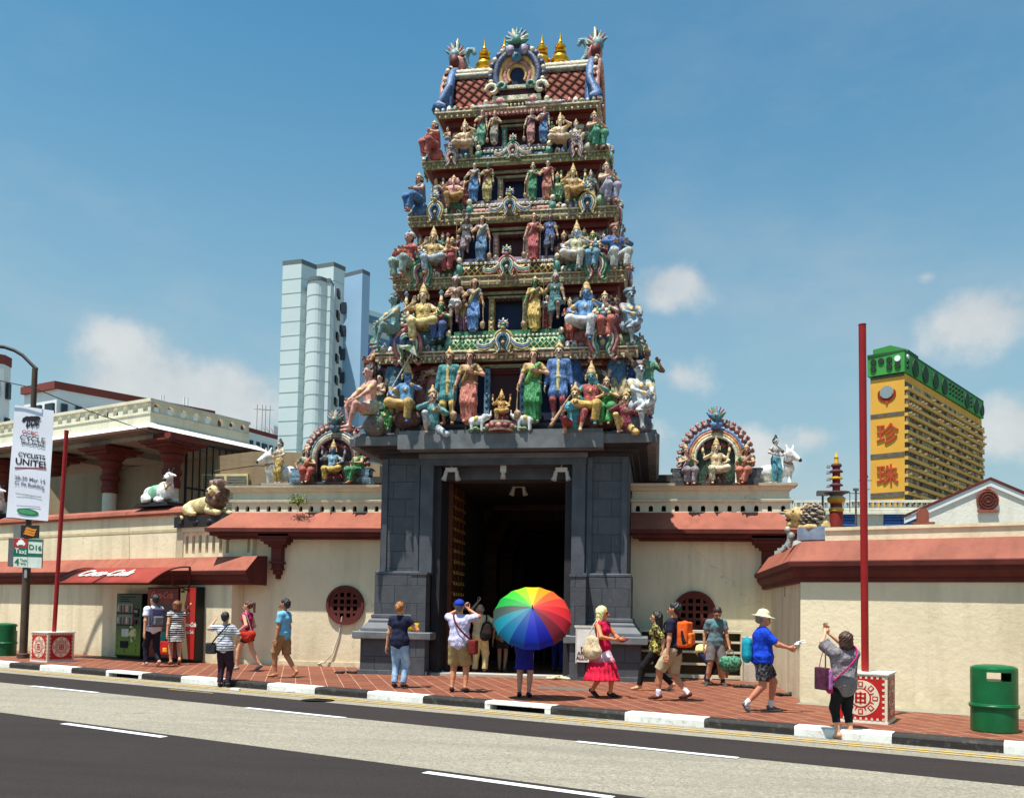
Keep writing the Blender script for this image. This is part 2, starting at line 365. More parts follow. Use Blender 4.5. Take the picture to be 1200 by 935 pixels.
# --- heads (local: neck joint at origin, face towards -Y), groups: 0 skin 1 hair 2 dark 3 lips 4 gold/cloth
_hc = {}
def head_mesh(kind, h=.009):
    key = (kind, h)
    if key in _hc: return _hc[key]
    o = (1, 1, 1)
    sk = [((0, .005, -.09), (0, .0, .03), .05, .052, o), ((0, .012, .155), (0, -.005, .14), .078, .076, (.93, 1.12, 1.12)),
          ((0, -.035, .075), (0, -.055, .072), .048, .036, (1, 1, .95)), ((0, -.092, .125), (0, -.108, .100), .010, .015, o),
          ((-.078, .01, .12), (-.080, .015, .14), .012, .015, (.6, 1, 1.2)), ((.078, .01, .12), (.080, .015, .14), .012, .015, (.6, 1, 1.2))]
    hr = []; dk = [((-.030, -.080, .132), (-.038, -.077, .132), .0125, .011, o), ((.030, -.080, .132), (.038, -.077, .132), .0125, .011, o),
                   ((-.018, -.088, .150), (-.045, -.078, .153), .006, .005, o), ((.018, -.088, .150), (.045, -.078, .153), .006, .005, o)]
    lp = [((-.016, -.093, .072), (.016, -.093, .072), .009, .009, (1, 1, .8))]; gd = []
    cap = ((0, .028, .165), (0, .022, .175), .088, .084, (.95, 1.12, 1.05))
    if kind in ('short', 'turban', 'crown', 'tallcrown', 'topknot', 'cap', 'sunhat', 'moustache', 'turbanm', 'crownm', 'topknotm'):
        hr.append(cap); hr.append(((0, .07, .11), (0, .05, .16), .055, .07, o))
    if kind == 'bald': hr += [((-.05, .05, .12), (.05, .05, .12), .055, .055, (1, .9, 1.1))]
    if kind == 'bob': hr += [cap, ((-.045, .05, .06), (-.04, .03, .17), .06, .07, o), ((.045, .05, .06), (.04, .03, .17), .06, .07, o), ((0, .06, .05), (0, .05, .15), .07, .08, o)]
    if kind in ('long', 'sari', 'shawl', 'blonde'):
        hr += [cap, ((-.05, .045, -.03), (-.05, .03, .15), .045, .06, o), ((.05, .045, -.03), (.05, .03, .15), .045, .06, o), ((0, .08, -.14), (0, .05, .14), .055, .08, (1.3, .8, 1))]
    if kind == 'verylong': hr += [cap, ((0, .10, -.38), (0, .06, .14), .045, .085, (1.5, .8, 1)), ((-.05, .04, .0), (-.05, .03, .15), .04, .055, o), ((.05, .04, .0), (.05, .03, .15), .04, .055, o)]
    if kind == 'pony': hr += [cap, ((0, .13, .20), (0, .10, .18), .04, .04, o), ((0, .15, .18), (0, .17, .0), .038, .02, o)]
    if kind == 'bun': hr += [cap, ((0, .12, .12), (0, .115, .15), .045, .045, o)]
    if kind in ('moustache', 'turbanm', 'crownm', 'topknotm'): hr.append(((-.035, -.093, .084), (0, -.106, .09), .008, .012, o)); hr.append(((.035, -.093, .084), (0, -.106, .09), .008, .012, o))
    if kind in ('turban', 'turbanm'):
        for i in range(4): z = .19+.022*i; r = .09-.012*i; gd.append(((-.01, .03, z), (.01, .03, z+.004), r, r, (1.15, 1.2, .42)))
        gd.append(((.04, -.05, .25), (.05, -.06, .27), .025, .02, o))
    if kind in ('crown', 'crownm'): gd += [((0, .02, .21), (0, .02, .225), .088, .082, (1, 1.1, .6)), ((0, .02, .24), (0, .02, .33), .062, .022, o), ((0, .02, .35), (0, .02, .355), .02, .018, o), ((0, -.075, .235), (0, -.07, .25), .02, .012, o)]
    if kind == 'tallcrown': gd += [((0, .02, .205), (0, .02, .22), .09, .086, (1, 1.1, .6)), ((0, .02, .25), (0, .02, .29), .072, .065, o), ((0, .02, .30), (0, .02, .40), .055, .022, o), ((0, .02, .43), (0, .02, .435), .022, .018, o), ((-.10, .0, .08), (-.10, .0, .16), .02, .02, o), ((.10, .0, .08), (.10, .0, .16), .02, .02, o)]
    if kind in ('topknot', 'topknotm'): hr += [((0, .02, .25), (0, .01, .31), .05, .035, o)]
    if kind == 'sari': gd += [((0, .01, .215), (0, .01, .225), .080, .07, (1, 1.1, .5)), ((0, .01, .23), (0, .01, .30), .055, .02, o), ((0, -.07, .2), (0, -.065, .21), .018, .014, o), ((-.088, .0, .10), (-.088, 0, .13), .018, .018, o), ((.088, .0, .10), (.088, 0, .13), .018, .018, o)]
    if kind == 'shawl': gd += [((0, .045, .175), (0, .03, .185), .095, .09, (1, 1.1, 1.05)), ((0, .08, -.12), (0, .07, .12), .085, .085, (1.4, .8, 1))]
    if kind == 'cap': gd += [((0, .025, .19), (0, .015, .195), .094, .09, (.98, 1.15, .8)), ((0, -.09, .175), (0, -.15, .165), .06, .05, (1.1, 1, .22))]
    if kind == 'sunhat': gd += [((0, .02, .20), (0, .02, .225), .098, .088, (.98, 1.1, .85)), ((0, .02, .175), (0, .01, .173), .165, .165, (.95, 1.1, .10))]
    if kind in ('blonde',): dk += [((-.06, -.078, .135), (.06, -.078, .135), .019, .019, (1, .7, .9))]
    if kind == 'elephant':
        hr = []; sk += [((-.11, .02, .13), (-.10, .02, .16), .07, .07, (1, .3, 1.2)), ((.11, .02, .13), (.10, .02, .16), .07, .07, (1, .3, 1.2)), ((0, -.10, .11), (.0, -.14, .02), .035, .025, o), ((0, -.14, .02), (.04, -.14, -.05), .025, .018, o)]
        gd += [((0, .02, .21), (0, .02, .225), .088, .082, (1, 1.1, .6)), ((0, .02, .24), (0, .02, .32), .062, .022, o)]
    gs = [sk, hr or [((0, .05, .15), (0, .05, .15), .001, .001, o)], dk, lp, gd or [((0, .05, .15), (0, .05, .15), .001, .001, o)]]
    P, Fs, lo = grid_mesh(gs, h, .018)
    if hr: Fs[1] = np.maximum(Fs[1], -(sdcaps(P, (0, -.13, .02), (0, -.115, .135), .065, .072, o)))
    if kind in ('moustache', 'turbanm', 'crownm', 'topknotm'):
        for p in hr[-2:]: Fs[1] = np.minimum(Fs[1], sdcaps(P, *p))
    if kind in ('shawl',): Fs[4] = np.maximum(Fs[4], -(sdcaps(P, (0, -.10, .0), (0, -.10, .14), .075, .085, o)))
    res = []
    for i, F in enumerate(Fs):
        if (F < 0).sum() > 3:
            V, Q, I = nets(F, lo, h)
            if i == 1: V = V + (V-np.array([0, .03, .12]))*((np.sin(V[:, 0]*95+V[:, 2]*40)*np.sin(V[:, 1]*80-V[:, 2]*60)*.05+np.sin(V[:, 0]*210)*np.sin(V[:, 2]*170+V[:, 1]*150)*.03)[:, None])
            res.append((i, V, Q))
    _hc[key] = res; return res
# --- hands (local: wrist at origin, fingers towards -Z, palm faces -Y, thumb towards +X for side=+1)
def hand_mesh(kind, h=.0065):
    key = ('hand', kind, h)
    if key in _hc: return _hc[key]
    o = (1, 1, 1); pr = [((0, 0, .03), (0, 0, -.03), .024, .026, (1.1, .8, 1)), ((-.018, 0, -.04), (-.02, 0, -.08), .020, .019, (1, .75, 1)), ((.014, 0, -.03), (.018, 0, -.08), .022, .018, (1, .75, 1))]
    cur = {'relax': .35, 'flat': .06, 'grip': 1.25}[kind]
    for i, (x, L) in enumerate(((-.031, .056), (-.011, .07), (.010, .075), (.030, .068))):
        p = Vector((x, 0, -.088)); a = cur*.5; r = .0095-.0006*abs(i-2)
        for sgm, fl in enumerate((.42, .33, .27)):
            q = p + Vector((x*.12*(1 if sgm == 0 else 0), -math.sin(a), -math.cos(a)))*L*fl*1.12
            pr.append((tuple(p), tuple(q), r, r*.92, o)); p = q; a += cur*.75; r *= .92
    tw = .5 if kind != 'grip' else 1.0
    p = Vector((.022, -.004, -.025)); q = p + Vector((.028, -.012*tw, -.028)); s_ = q + Vector((.012*(1-tw*.8), -.02*tw, -.03))
    pr += [(tuple(p), tuple(q), .014, .011, o), (tuple(q), tuple(s_), .011, .009, o)]
    V, Q, G = isomesh([pr], h, .008); _hc[key] = (V, Q); return V, Q

def skeleton(pz):
    """joints of a 1.75 m figure facing -Y; its left is +X"""
    g = pz.get; p = Vector(g('pel', (0, 0, .93))); ln = g('lean', 0.); sd = g('side', 0.)
    t = Vector((math.sin(sd), -math.sin(ln)*math.cos(sd), math.cos(ln)*math.cos(sd))).normalized(); tw = g('twist', 0.)
    x = Vector((math.cos(tw), math.sin(tw), 0)); sw = g('sw', .175)
    J = dict(p=p, t=t, x=x, wai=p+t*.16, che=p+t*.36, nk=p+t*.50, sL=p+t*.455+x*sw, sR=p+t*.455-x*sw, hL=p+Vector((.085, 0, -.02)), hR=p+Vector((-.085, 0, -.02)))
    for sname, sx_ in (('L', 1), ('R', -1)):
        hd = Vector(g('h'+sname, (sx_*.27, -.03, .80))); eh = Vector(g('e'+sname, (sx_*.35, .9, -.2)))
        e, w = ik(J['s'+sname], hd, .285, .255, eh); J['e'+sname] = e; J['w'+sname] = w
        ft = Vector(g('f'+sname, (sx_*.10, .0, .075))); kh = Vector(g('k'+sname, (sx_*.12, -1, 0)))
        k_, a_ = ik(J['h'+sname], ft, .43, .43, kh); J['k'+sname] = k_; J['a'+sname] = a_
        J['toe'+sname] = Vector(g('t'+sname, (sx_*.15, -1, -.12))).normalized()
    J['e2L'] = J['e2R'] = None
    return J
def V3(v): return (float(v[0]), float(v[1]), float(v[2]))
def body_prims(J, fat=1.0, fem=False, armR=1.0):
    o = (1, 1, 1); f = fat; P = []
    if fem: P += [(V3(J['p']-J['x']*.05), V3(J['p']+J['x']*.05), .115*f, .115*f, (1.05, .9, .95)), (V3(J['p']), V3(J['wai']), .12*f, .095*f, (1.05, .8, 1)), (V3(J['wai']), V3(J['che']), .095*f, .115*f, (1.15, .8, 1)),
                  (V3(J['che']-J['x']*.065+Vector((0, -.075, -.01))), V3(J['che']-J['x']*.06), .055, .06, o), (V3(J['che']+J['x']*.065+Vector((0, -.075, -.01))), V3(J['che']+J['x']*.06), .055, .06, o)]
    else: P += [(V3(J['p']-J['x']*.04), V3(J['p']+J['x']*.04), .115*f, .115*f, (1, .9, .95)), (V3(J['p']), V3(J['wai']), .12*f, .115*f, (1.1, .85, 1)), (V3(J['wai']), V3(J['che']), .115*f, .13*f, (1.2, .85, 1))]
    P += [(V3(J['che']-J['x']*.07), V3(J['che']+J['x']*.07), .10*f, .10*f, (1, .85, 1)), (V3(J['sL']-J['x']*.03), V3(J['sR']+J['x']*.03), .062, .062, o), (V3(J['che']), V3(J['nk']), .10, .05, o)]
    for s_ in 'LR':
        a = armR; P += [(V3(J['s'+s_]), V3(J['e'+s_]), .052*a, .040*a, o), (V3(J['e'+s_]), V3(J['w'+s_]), .041*a, .026*a, o)]
        P += [(V3(J['h'+s_]), V3(J['k'+s_]), .090*f, .056*min(f, 1.12), o), (V3(J['k'+s_]), V3(J['a'+s_]), .055*min(f, 1.1), .036, o),
              (V3(J['k'+s_].lerp(J['a'+s_], .12)+Vector((0, .014, 0))), V3(J['k'+s_].lerp(J['a'+s_], .5)), .05, .046, o)]
    return P
def lerpv(a, b, t): return a + (b-a)*t
def hand_xf(J, s_, pz):
    d = (J['w'+s_]-J['e'+s_]).normalized(); d = (d + Vector(pz.get('hd'+s_, (0, 0, 0)))).normalized()
    z = -d; th = Vector(pz.get('th'+s_, (0, -.8, .6))); x = th - z*th.dot(z); x = x.normalized() if x.length > 1e-4 else z.orthogonal().normalized()
    y = z.cross(x); mir = s_ == 'R'
    if mir: y = -y
    return np.array([[x.x, y.x, z.x], [x.y, y.y, z.y], [x.z, y.z, z.z]]), np.array(J['w'+s_]), mir
def head_xf(J, pz):
    m = Matrix.Rotation(pz.get('hy', 0.), 3, 'Z') @ Matrix.Rotation(pz.get('hp', 0.), 3, 'X') @ Matrix.Rotation(pz.get('hr', 0.), 3, 'Y')
    if False: pass
    return np.array(m), np.array(J['nk'] + J['t']*.035)
class Acc:
    def __init__(s): s.V = []; s.Q = []; s.G = []; s.n = 0
    def add(s, V, Q, G):
        s.V.append(np.asarray(V)); s.Q.append(np.asarray(Q)+s.n); s.G.append(np.full(len(Q), G) if np.isscalar(G) else G); s.n += len(V)
    def mesh(s, name, mats): return mkmesh(name, np.concatenate(s.V), np.concatenate(s.Q), np.concatenate(s.G), mats)
def infl(P, d): return [(a, b, ra+d, rb+d, k) for a, b, ra, rb, k in P]
def upper(J, fem=False, fat=1.0, sleeve=.55, long=False, coat=0, off=.016, thick=1.0):
    o = (1, 1, 1); B = [p for p in body_prims(J, fat, fem)]
    nt_ = 8 if fem else 6
    P = infl(B[:nt_], off)
    P += [(V3(J['p']-J['x']*.045+J['t']*.06), V3(J['p']+J['x']*.045+J['t']*.06), .118*fat+off+.014, .118*fat+off+.014, (1.0, .93, .45)), (V3(J['wai']), V3(J['p']-J['t']*.06), .118*fat+off*.7, .132*fat+off, (1.22, .92, 1), 'flat')]
    P = P + [(V3(J['che']), V3(J['nk']-J['t']*.03), .10+off, .055+off, o)]
    for s_ in 'LR':
        e = J['e'+s_]; S = J['s'+s_]
        if long: P += [(V3(S), V3(e), .062+off*.5, .05+off*.5, o), (V3(e), V3(lerpv(e, J['w'+s_], .93)), .048+off*.5, .036+off*.5, o)]
        elif sleeve > 0.01: P += [(V3(S), V3(lerpv(S, e, sleeve)), (.060+off*.6)*thick, (.060+off*.9)*thick, o, 'flat')]
    if coat:
        for s_ in 'LR': P += [(V3(J['h'+s_]), V3(lerpv(J['h'+s_], J['k'+s_], coat)), .115, .125, (1, .9, 1))]
        P += [(V3(J['p']), V3(J['p']-J['t']*(.3*coat)), .14*fat, .16*fat, (1.1, .8, 1))]
    return P
def lower(J, frac=2.0, loose=.02, fat=1.0, flare=0.0):
    o = (1, 1, 1); P = [(V3(J['p']-J['x']*.045+J['t']*.05), V3(J['p']+J['x']*.045+J['t']*.05), .115*fat+loose*.6, .115*fat+loose*.6, (1, .9, 1))]
    for s_ in 'LR':
        h_, k_, a_ = J['h'+s_], J['k'+s_], J['a'+s_]
        e = lerpv(h_, k_, min(frac, 1)); P.append((V3(h_), V3(e), .088*fat+loose*.8, .060*min(fat, 1.12)+loose+flare+(1-min(frac, 1))*.02, o) + (('flat',) if frac <= 1 else ()))
        if frac > 1: P.append((V3(k_), V3(lerpv(k_, a_, min(frac-1, .97))), .058+loose, .044+loose+flare*.6, o, 'flat'))
    return P
def feet(J, kind='bare'):
    P = []
    for s_ in 'LR':
        a = J['a'+s_]; t = J['toe'+s_]; q = a + Vector((0, 0, -.012)); r = .036 if kind == 'bare' else .043
        P.append([(V3(a + Vector((0, 0, -.01)) - t*.03), V3(a + t*.06 + Vector((0, 0, -.025))), r, r*.9, (1, 1, 1)), (V3(a + t*.06 + Vector((0, 0, -.02))), V3(a + t*.155 + Vector((0, 0, -.028))), r*.95, r*.75, (1.05, 1.05, .8))])
    return P

STD = ['skin', 'up', 'low', 'gold', 'sash', 'prop', 'hair', 'dark', 'lips', 'head']
_sc = {}
def statue_mesh(key, pz, head='crown', up='none', low='dhoti', extra=None, fem=False, fat=1.0, arms4=False, h=.021, sleeve=.4):
    if key in _sc: return _sc[key]
    J = skeleton(pz); o = (1, 1, 1); G = [[] for _ in range(6)]
    G[0] = body_prims(J, fat, fem, 1.12) + sum(feet(J), [])
    tiny = [((0, 0, .9), (0, 0, .9), .001, .001, o)]
    if up == 'choli': G[1] = infl(body_prims(J, fat, True)[2:6], .012) + [(V3(J['s'+s_]), V3(lerpv(J['s'+s_], J['e'+s_], sleeve)), .066, .058, o) for s_ in 'LR']
    if up == 'coat': G[1] = upper(J, fem, fat, long=True, coat=.62, off=.02)
    if up == 'tunic': G[1] = upper(J, fem, fat, sleeve=sleeve, coat=.35, off=.02)
    if up == 'vest': G[1] = upper(J, fem, fat, sleeve=0, off=.014)
    if up == 'shirt': G[1] = upper(J, fem, fat, long=True, off=.018)
    if low == 'sari':
        m = (J['aL']+J['aR'])/2; kk_ = (J['kL']+J['kR'])/2
        G[2] = lower(J, 1.95, .028, fat, .03) + [(V3(J['p']), V3(kk_), .15, .13, (1, .85, 1)), (V3(kk_), V3(m+Vector((0, -.02, 0))), .13, .12, (1.15, .8, 1))]
        for i in range(3): dx = (-.06, 0, .06)[i]; G[2].append((V3(J['p']+Vector((dx*.6, -.11, -.02))), V3(m+Vector((dx, -.10, .0))), .03, .045, o))
    if low == 'saris': G[2] = lower(J, 1.93, .04, fat, .035)
    if low == 'dhoti': G[2] = lower(J, 1.0, .032, fat, .02) + [(V3(J['p']+Vector((0, -.12, .04))), V3(J['p']+Vector((0, -.15, -.34))), .035, .05, o)]
    if low == 'dhotil': G[2] = lower(J, 1.85, .035, fat, .02)
    if low == 'loin': G[2] = lower(J, .32, .03, fat, .03)
    if low == 'trous': G[2] = lower(J, 1.6, .012, fat)
    # jewellery: necklace, armlets, waist band, anklets
    nk, ch = J['nk'], J['che']
    if low != 'trous':
        G[3] += [(V3(J['wai']-J['x']*.10-J['t']*.12), V3(J['wai']+J['x']*.10-J['t']*.12), .115*fat, .115*fat, (1, .95, .22))]
        for s_ in 'LR':
            m = lerpv(J['e'+s_], J['w'+s_], .88); G[3].append((V3(m), V3(lerpv(J['e'+s_], J['w'+s_], .95)), .043, .042, o))
            m = lerpv(J['s'+s_], J['e'+s_], .5); G[3].append((V3(m), V3(lerpv(J['s'+s_], J['e'+s_], .58)), .066, .064, o))
    f_ = Vector((0, -1, 0)); b = ch + Vector((0, -.115*fat, 0))
    G[3] += [(V3(nk+J['x']*.07+f_*.03), V3(b+Vector((.0, -.015, -.02))), .016, .02, o), (V3(nk-J['x']*.07+f_*.03), V3(b+Vector((0, -.015, -.02))), .016, .02, o)]
    if up == 'coat': G[3] = [(V3(ch+Vector((0, -.135, .1))), V3(J['p']+Vector((0, -.165, -.22))), .035, .035, (1, .5, 1)), (V3(J['wai']-J['x']*.08-J['t']*.07), V3(J['wai']+J['x']*.08-J['t']*.07), .135, .135, (1.05, .98, .14))]
    if low in ('sari', 'saris') or up == 'sash': G[4] = [(V3(J['sL']+Vector((-.03, -.05, .03))), V3(ch+Vector((0, -.15, -.05))), .045, .06, o), (V3(ch+Vector((0, -.15, -.05))), V3(J['p']+Vector((-.13, -.09, .06))), .06, .06, o), (V3(J['sL']+Vector((-.02, .05, .04))), V3(J['p']+Vector((.1, .14, .0))), .05, .07, o)]
    A = Acc()
    for s_ in 'LR':
        if pz.get('hand'+s_) == 'none': continue
        V, Q = hand_mesh(pz.get('hand'+s_, 'relax'), .013); m, t, mir = hand_xf(J, s_, pz)
        A.add(V @ m.T*1.15 + t, Q[:, ::-1] if mir else Q, 0)
    if arms4:
        for sx_, s_ in ((1, 'L'), (-1, 'R')):
            S = J['s'+s_]+Vector((-sx_*.02, .05, 0)); E = S + Vector((sx_*.20, .02, -.10)); W = E + Vector((sx_*.06, -.03, .27))
            G[0] += [(V3(S), V3(E), .052, .045, o), (V3(E), V3(W), .044, .032, o), (V3(W), V3(W+Vector((0, 0, .08))), .036, .03, (1.2, .8, 1))]
            G[5] += [(V3(W+Vector((0, -.01, .11))), V3(W+Vector((0, -.01, .20))), .016, .03, o), (V3(W+Vector((-.035, -.01, .15))), V3(W+Vector((.035, -.01, .15))), .035, .035, (1, .4, 1))]
            G[3] += [(V3(W+Vector((0, 0, -.05))), V3(W+Vector((0, 0, -.03))), .048, .048, o)]
    if extra: extra(J, G)
    for i in range(6):
        if not G[i]: G[i] = tiny
    V, Q, g = isomesh(G, h, .03)
    cl = np.zeros(len(V), bool); cl[Q[(g == 2) | (g == 4) | (g == 1)].ravel()] = True; P_ = np.array(J['p'])   # pleats and drapery
    d = V-np.array([P_[0], P_[1], 0]); d[:, 2] = 0; d /= (np.linalg.norm(d, axis=1)[:, None]+1e-6); lw = np.clip((P_[2]+.15-V[:, 2])/.5, .25, 1)
    V[cl] += (d*(np.sin(V[:, 0]*62+V[:, 2]*7+V[:, 1]*30)*.012*lw)[:, None])[cl]; A.add(V, Q, g)
    m, t = head_xf(J, pz)
    for gi, V, Q in head_mesh(head, .0125): A.add(V @ m.T*1.22 + t, Q, (0, 6, 7, 8, 9)[gi])
    _sc[key] = (A, J); return A, J
_sm = {}
def statue(name, key, cols, loc, H, parent=None, rz=0., label=None, wid=1.0, **kw):
    """cols: dict of paint colours per slot; H = height scale factor (figure units 1.75 standing)"""
    A, J = statue_mesh(key, **kw)
    d = dict(skin=(222, 178, 150), up=(70, 110, 150), low=(210, 160, 60), gold=(205, 160, 70), sash=(170, 50, 50), prop=(170, 130, 80), hair=(28, 22, 22), dark=(30, 22, 20), lips=(170, 60, 55), head=(205, 165, 90))
    d.update(cols); me = A.mesh(name, [paint(d[k], .5, k in ('low', 'sash', 'up')) for k in STD])
    o = bpy.data.objects.new(name, me); C.objects.link(o); o.location = loc; o.scale = (H*wid, H*wid, H); o.rotation_euler.z = rz
    if parent: o.parent = parent
    if label: o['label'] = label
    return o
# ---------------------------------------------------------------- ground, road, pavement, kerb
def rquad(s0, s1, n0, n1, z): return [R(s0, n0, z), R(s1, n0, z), R(s1, n1, z), R(s0, n1, z)]
def sheet(name, s0, s1, n0, n1, z, mat, kind='structure'):
    b = MB(); b.add(rquad(s0, s1, n0, n1, z), [(0, 1, 2, 3)]); o = b.build(name, [mat]); return tag(o, kind=kind)
def mat_asphalt(c, sp=.5, cracks=0.):
    g = NT('asphalt'); L = lin(c); n1_ = g.noise(34, detail=4, rough=.85); big = g.noise(.5, detail=5)
    a = g.mix(g.rng(n1_, .38, .62), scl(L, 1-sp), scl(L, 1+sp)); a = g.mix(g.rng(big, .3, .7), g.mix(1., a, (.84, .83, .82), 'MULTIPLY'), g.mix(1., a, (1, .985, .95), 'MULTIPLY'))
    tr = g.noise(1., g.map((.25, 2.2, 1), (0, 0, -RA)), 4); a = g.mix(g.rng(tr, .45, .68, 0, .5), a, scl(L, .6))
    if cracks:
        vo = g.n('ShaderNodeTexVoronoi', feature='DISTANCE_TO_EDGE'); vo.inputs['Scale'].default_value = 3.2; g.l(g.tc, vo.inputs['Vector'])
        a = g.mix(g.math('MULTIPLY', g.rng(vo.outputs['Distance'], 0, .02, cracks, 0), g.rng(big, .45, .6)), a, scl(L, .3))
        a = g.mix(g.rng(g.noise(2.3, detail=7, rough=.7), .66, .74, 0, .5), a, scl(L, .45))
    g.col(a); g.set(.88, 0, .25); g.bump(g.noise(75, detail=3, rough=.8), .012, .7); return g.m
b = MB(); b.add([(-900, -60, -.16), (900, -60, -.16), (900, 1500, -.16), (-900, 1500, -.16)], [(0, 1, 2, 3)])
tag(b.build('ground', [M((120, 112, 100), .95, .2, .3)]), kind='structure')
sheet('road', -160, 90, -16, 0, -.13, mat_asphalt((150, 143, 129), .42, .8))
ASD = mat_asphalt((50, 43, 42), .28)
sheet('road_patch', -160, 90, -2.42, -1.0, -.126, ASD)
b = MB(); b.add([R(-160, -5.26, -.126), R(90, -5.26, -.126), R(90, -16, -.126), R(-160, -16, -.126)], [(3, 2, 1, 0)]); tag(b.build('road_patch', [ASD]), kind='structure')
g = NT('road_paint'); g.col(g.mix(g.rng(g.noise(14, detail=7, rough=.75), .62, .7, 0, .7), (.74, .74, .72), (.3, .28, .25))); g.set(.7); RP = g.m
def dash(s0, n0, L=2.15, w=.12): sheet('lane_marking', s0, s0+L, n0-w/2, n0+w/2, -.121, RP)
for i in range(-6, 4): dash(-6.25+6.15*i, -2.50); dash(-6.68+6.3*i, -5.45)
g = NT('yellow_line_paint'); g.col(g.mix(g.rng(g.noise(9, detail=7, rough=.7), .44, .60, 0, .85), lin((200, 162, 74)), (.30, .26, .20))); g.set(.75); YP = g.m
for n_ in (-.34, -.52): sheet('yellow_line', -160, 90, n_-.045, n_+.045, -.123, YP)
sheet('yellow_line', -9.9, -8.6, -1.2, -1.15, -.123, YP)
# pavers laid at forty-five degrees to the kerb
g = NT('clay_pavers'); v = g.map((1, 1, 1), (0, 0, -rad(112.6)))
br = g.n('ShaderNodeTexBrick'); br.inputs['Scale'].default_value = 1; br.inputs['Brick Width'].default_value = .62; br.inputs['Row Height'].default_value = .31
br.inputs['Mortar Size'].default_value = .007; br.inputs['Mortar Smooth'].default_value = .2; br.offset = .5
br.inputs['Color1'].default_value = (*lin((126, 74, 54)), 1); br.inputs['Color2'].default_value = (*lin((104, 58, 44)), 1); br.inputs['Mortar'].default_value = (*lin((196, 160, 124)), 1)
g.l(v, br.inputs['Vector'])
a = g.mix(g.rng(g.noise(.9, detail=6), .3, .7, .0, .55), br.outputs['Color'], lin((120, 62, 44))); a = g.mix(g.rng(g.noise(7, detail=6, rough=.7), .55, .75, 0, .5), a, lin((190, 120, 84)))
a = g.mix(g.rng(g.noise(3.2, detail=8, rough=.72), .62, .7, 0, .6), a, lin((70, 52, 44)))
g.col(a); g.set(.75, 0, .3); g.bump(g.math('ADD', g.math('MULTIPLY', br.outputs['Fac'], -1.), g.math('MULTIPLY', g.noise(30), .3)), .004, .6); PAV = g.m
b = MB(); b.add([R(-160, .30, 0), R(90, .30, 0), R(90, 12, 0), R(-160, 12, 0)], [(0, 1, 2, 3)]); tag(b.build('pavement', [PAV]), kind='structure')
# grey concrete strips at the wall foot
b = MB(); b.add([R(1.35, 3.2, .004), R(14, 3.2, .004), R(14, 3.7, .004), R(1.35, 3.7, .004)], [(0, 1, 2, 3)]); tag(b.build('drain_cover_strip', [mat_asphalt((150, 142, 128), .25)]), kind='structure')
for (x0, y0, x1, y1) in ((945, 826, 968, 832),):
    pass
b = MB(); pa = PG(655, 806); b.box(pa.x-.45, pa.x+.75, pa.y-.35, pa.y+.25, .0, .006); tag(b.build('drain_cover', [mat_asphalt((112, 100, 92), .2)]), kind='structure')
# kerb stones, black and white in turn
def kpaint(c, c2, k):
    g = NT('kerb_paint'); n = g.noise(11, detail=8, rough=.75); L = lin(c)
    g.col(g.mix(g.rng(n, .54, .62, 0, k), g.mix(g.rng(g.noise(2.5), .3, .7), scl(L, .8), scl(L, 1.08)), lin(c2))); g.set(.65); g.bump(n, .006, .5); return g.m
KW, KB = kpaint((232, 230, 224), (150, 140, 125), .55), kpaint((40, 36, 34), (96, 88, 78), .5)
# manhole lids, a tarred trench, oil drips and tyre-dark repairs on the road
IRON = M((70, 64, 60), .55, .4, 20, .004, 60)
for s_, n_ in ((-6.2, -.85),):
    q = R(s_, n_, -.122); b = MB(); b.lathe([(0, .0), (.24, 0), (.25, -.003)], q, 24); b.lathe([(.27, .001), (.30, .001)], q, 24)
    for i in range(-3, 4): b.box(q.x+i*.075-.012, q.x+i*.075+.012, q.y-.15, q.y+.15, q.z, q.z+.004)
    tag(b.build('manhole_cover', [IRON]), kind='structure')
kerb = []
s_ = -2.95 - 1.36*44
# boundaries measured along the kerb: white from s=-3.14 to -1.86, so the pair repeats every 2.62 m
i = 0; s0 = -3.14-2.62*24
while s0 < 20:
    for L_, m in ((1.30, 0), (1.32, 1)):
        slot = m == 0 and any(s0 <= (PG(qx, qy)-RK).dot(RU) < s0+L_ for qx, qy in ((150, 787), (595, 823)))
        b = MB(); g_ = .004; sl_ = m == 0 and i % 4 == 3
        pr = [(0, -.14), (0, -.035), (.012, -.008), (.035, .004), (.298, .004), (.298, -.14)]
        b.extr(pr, R(s0+g_, 0), RN, (0, 0, 1), RU*(L_-2*g_), 0)
        if slot:
            b = MB(); b.extr([(0, -.045), (0, -.03), (.012, -.008), (.035, .004), (.298, .004), (.298, -.045)], R(s0+g_, 0), RN, (0, 0, 1), RU*(L_-2*g_), 0)
            for e in (0, L_-.12): b.extr([(.002, -.14), (.002, -.045), (.296, -.045), (.296, -.14)], R(s0+g_+e, 0), RN, (0, 0, 1), RU*.11, 0)
            b.extr([(.22, -.14), (.22, -.045), (.29, -.045), (.29, -.14)], R(s0+.1, 0), RN, (0, 0, 1), RU*(L_-.2), 1)
        if -26 < s0 < 9: tag(b.build('kerb_stone', [(KW, KB)[m], SOOT_K] if False else [(KW, KB)[m], M((30, 27, 25), .9)]), kind='structure')  # second material: dark colour for the back of the kerb slots
        s0 += L_
    i += 1
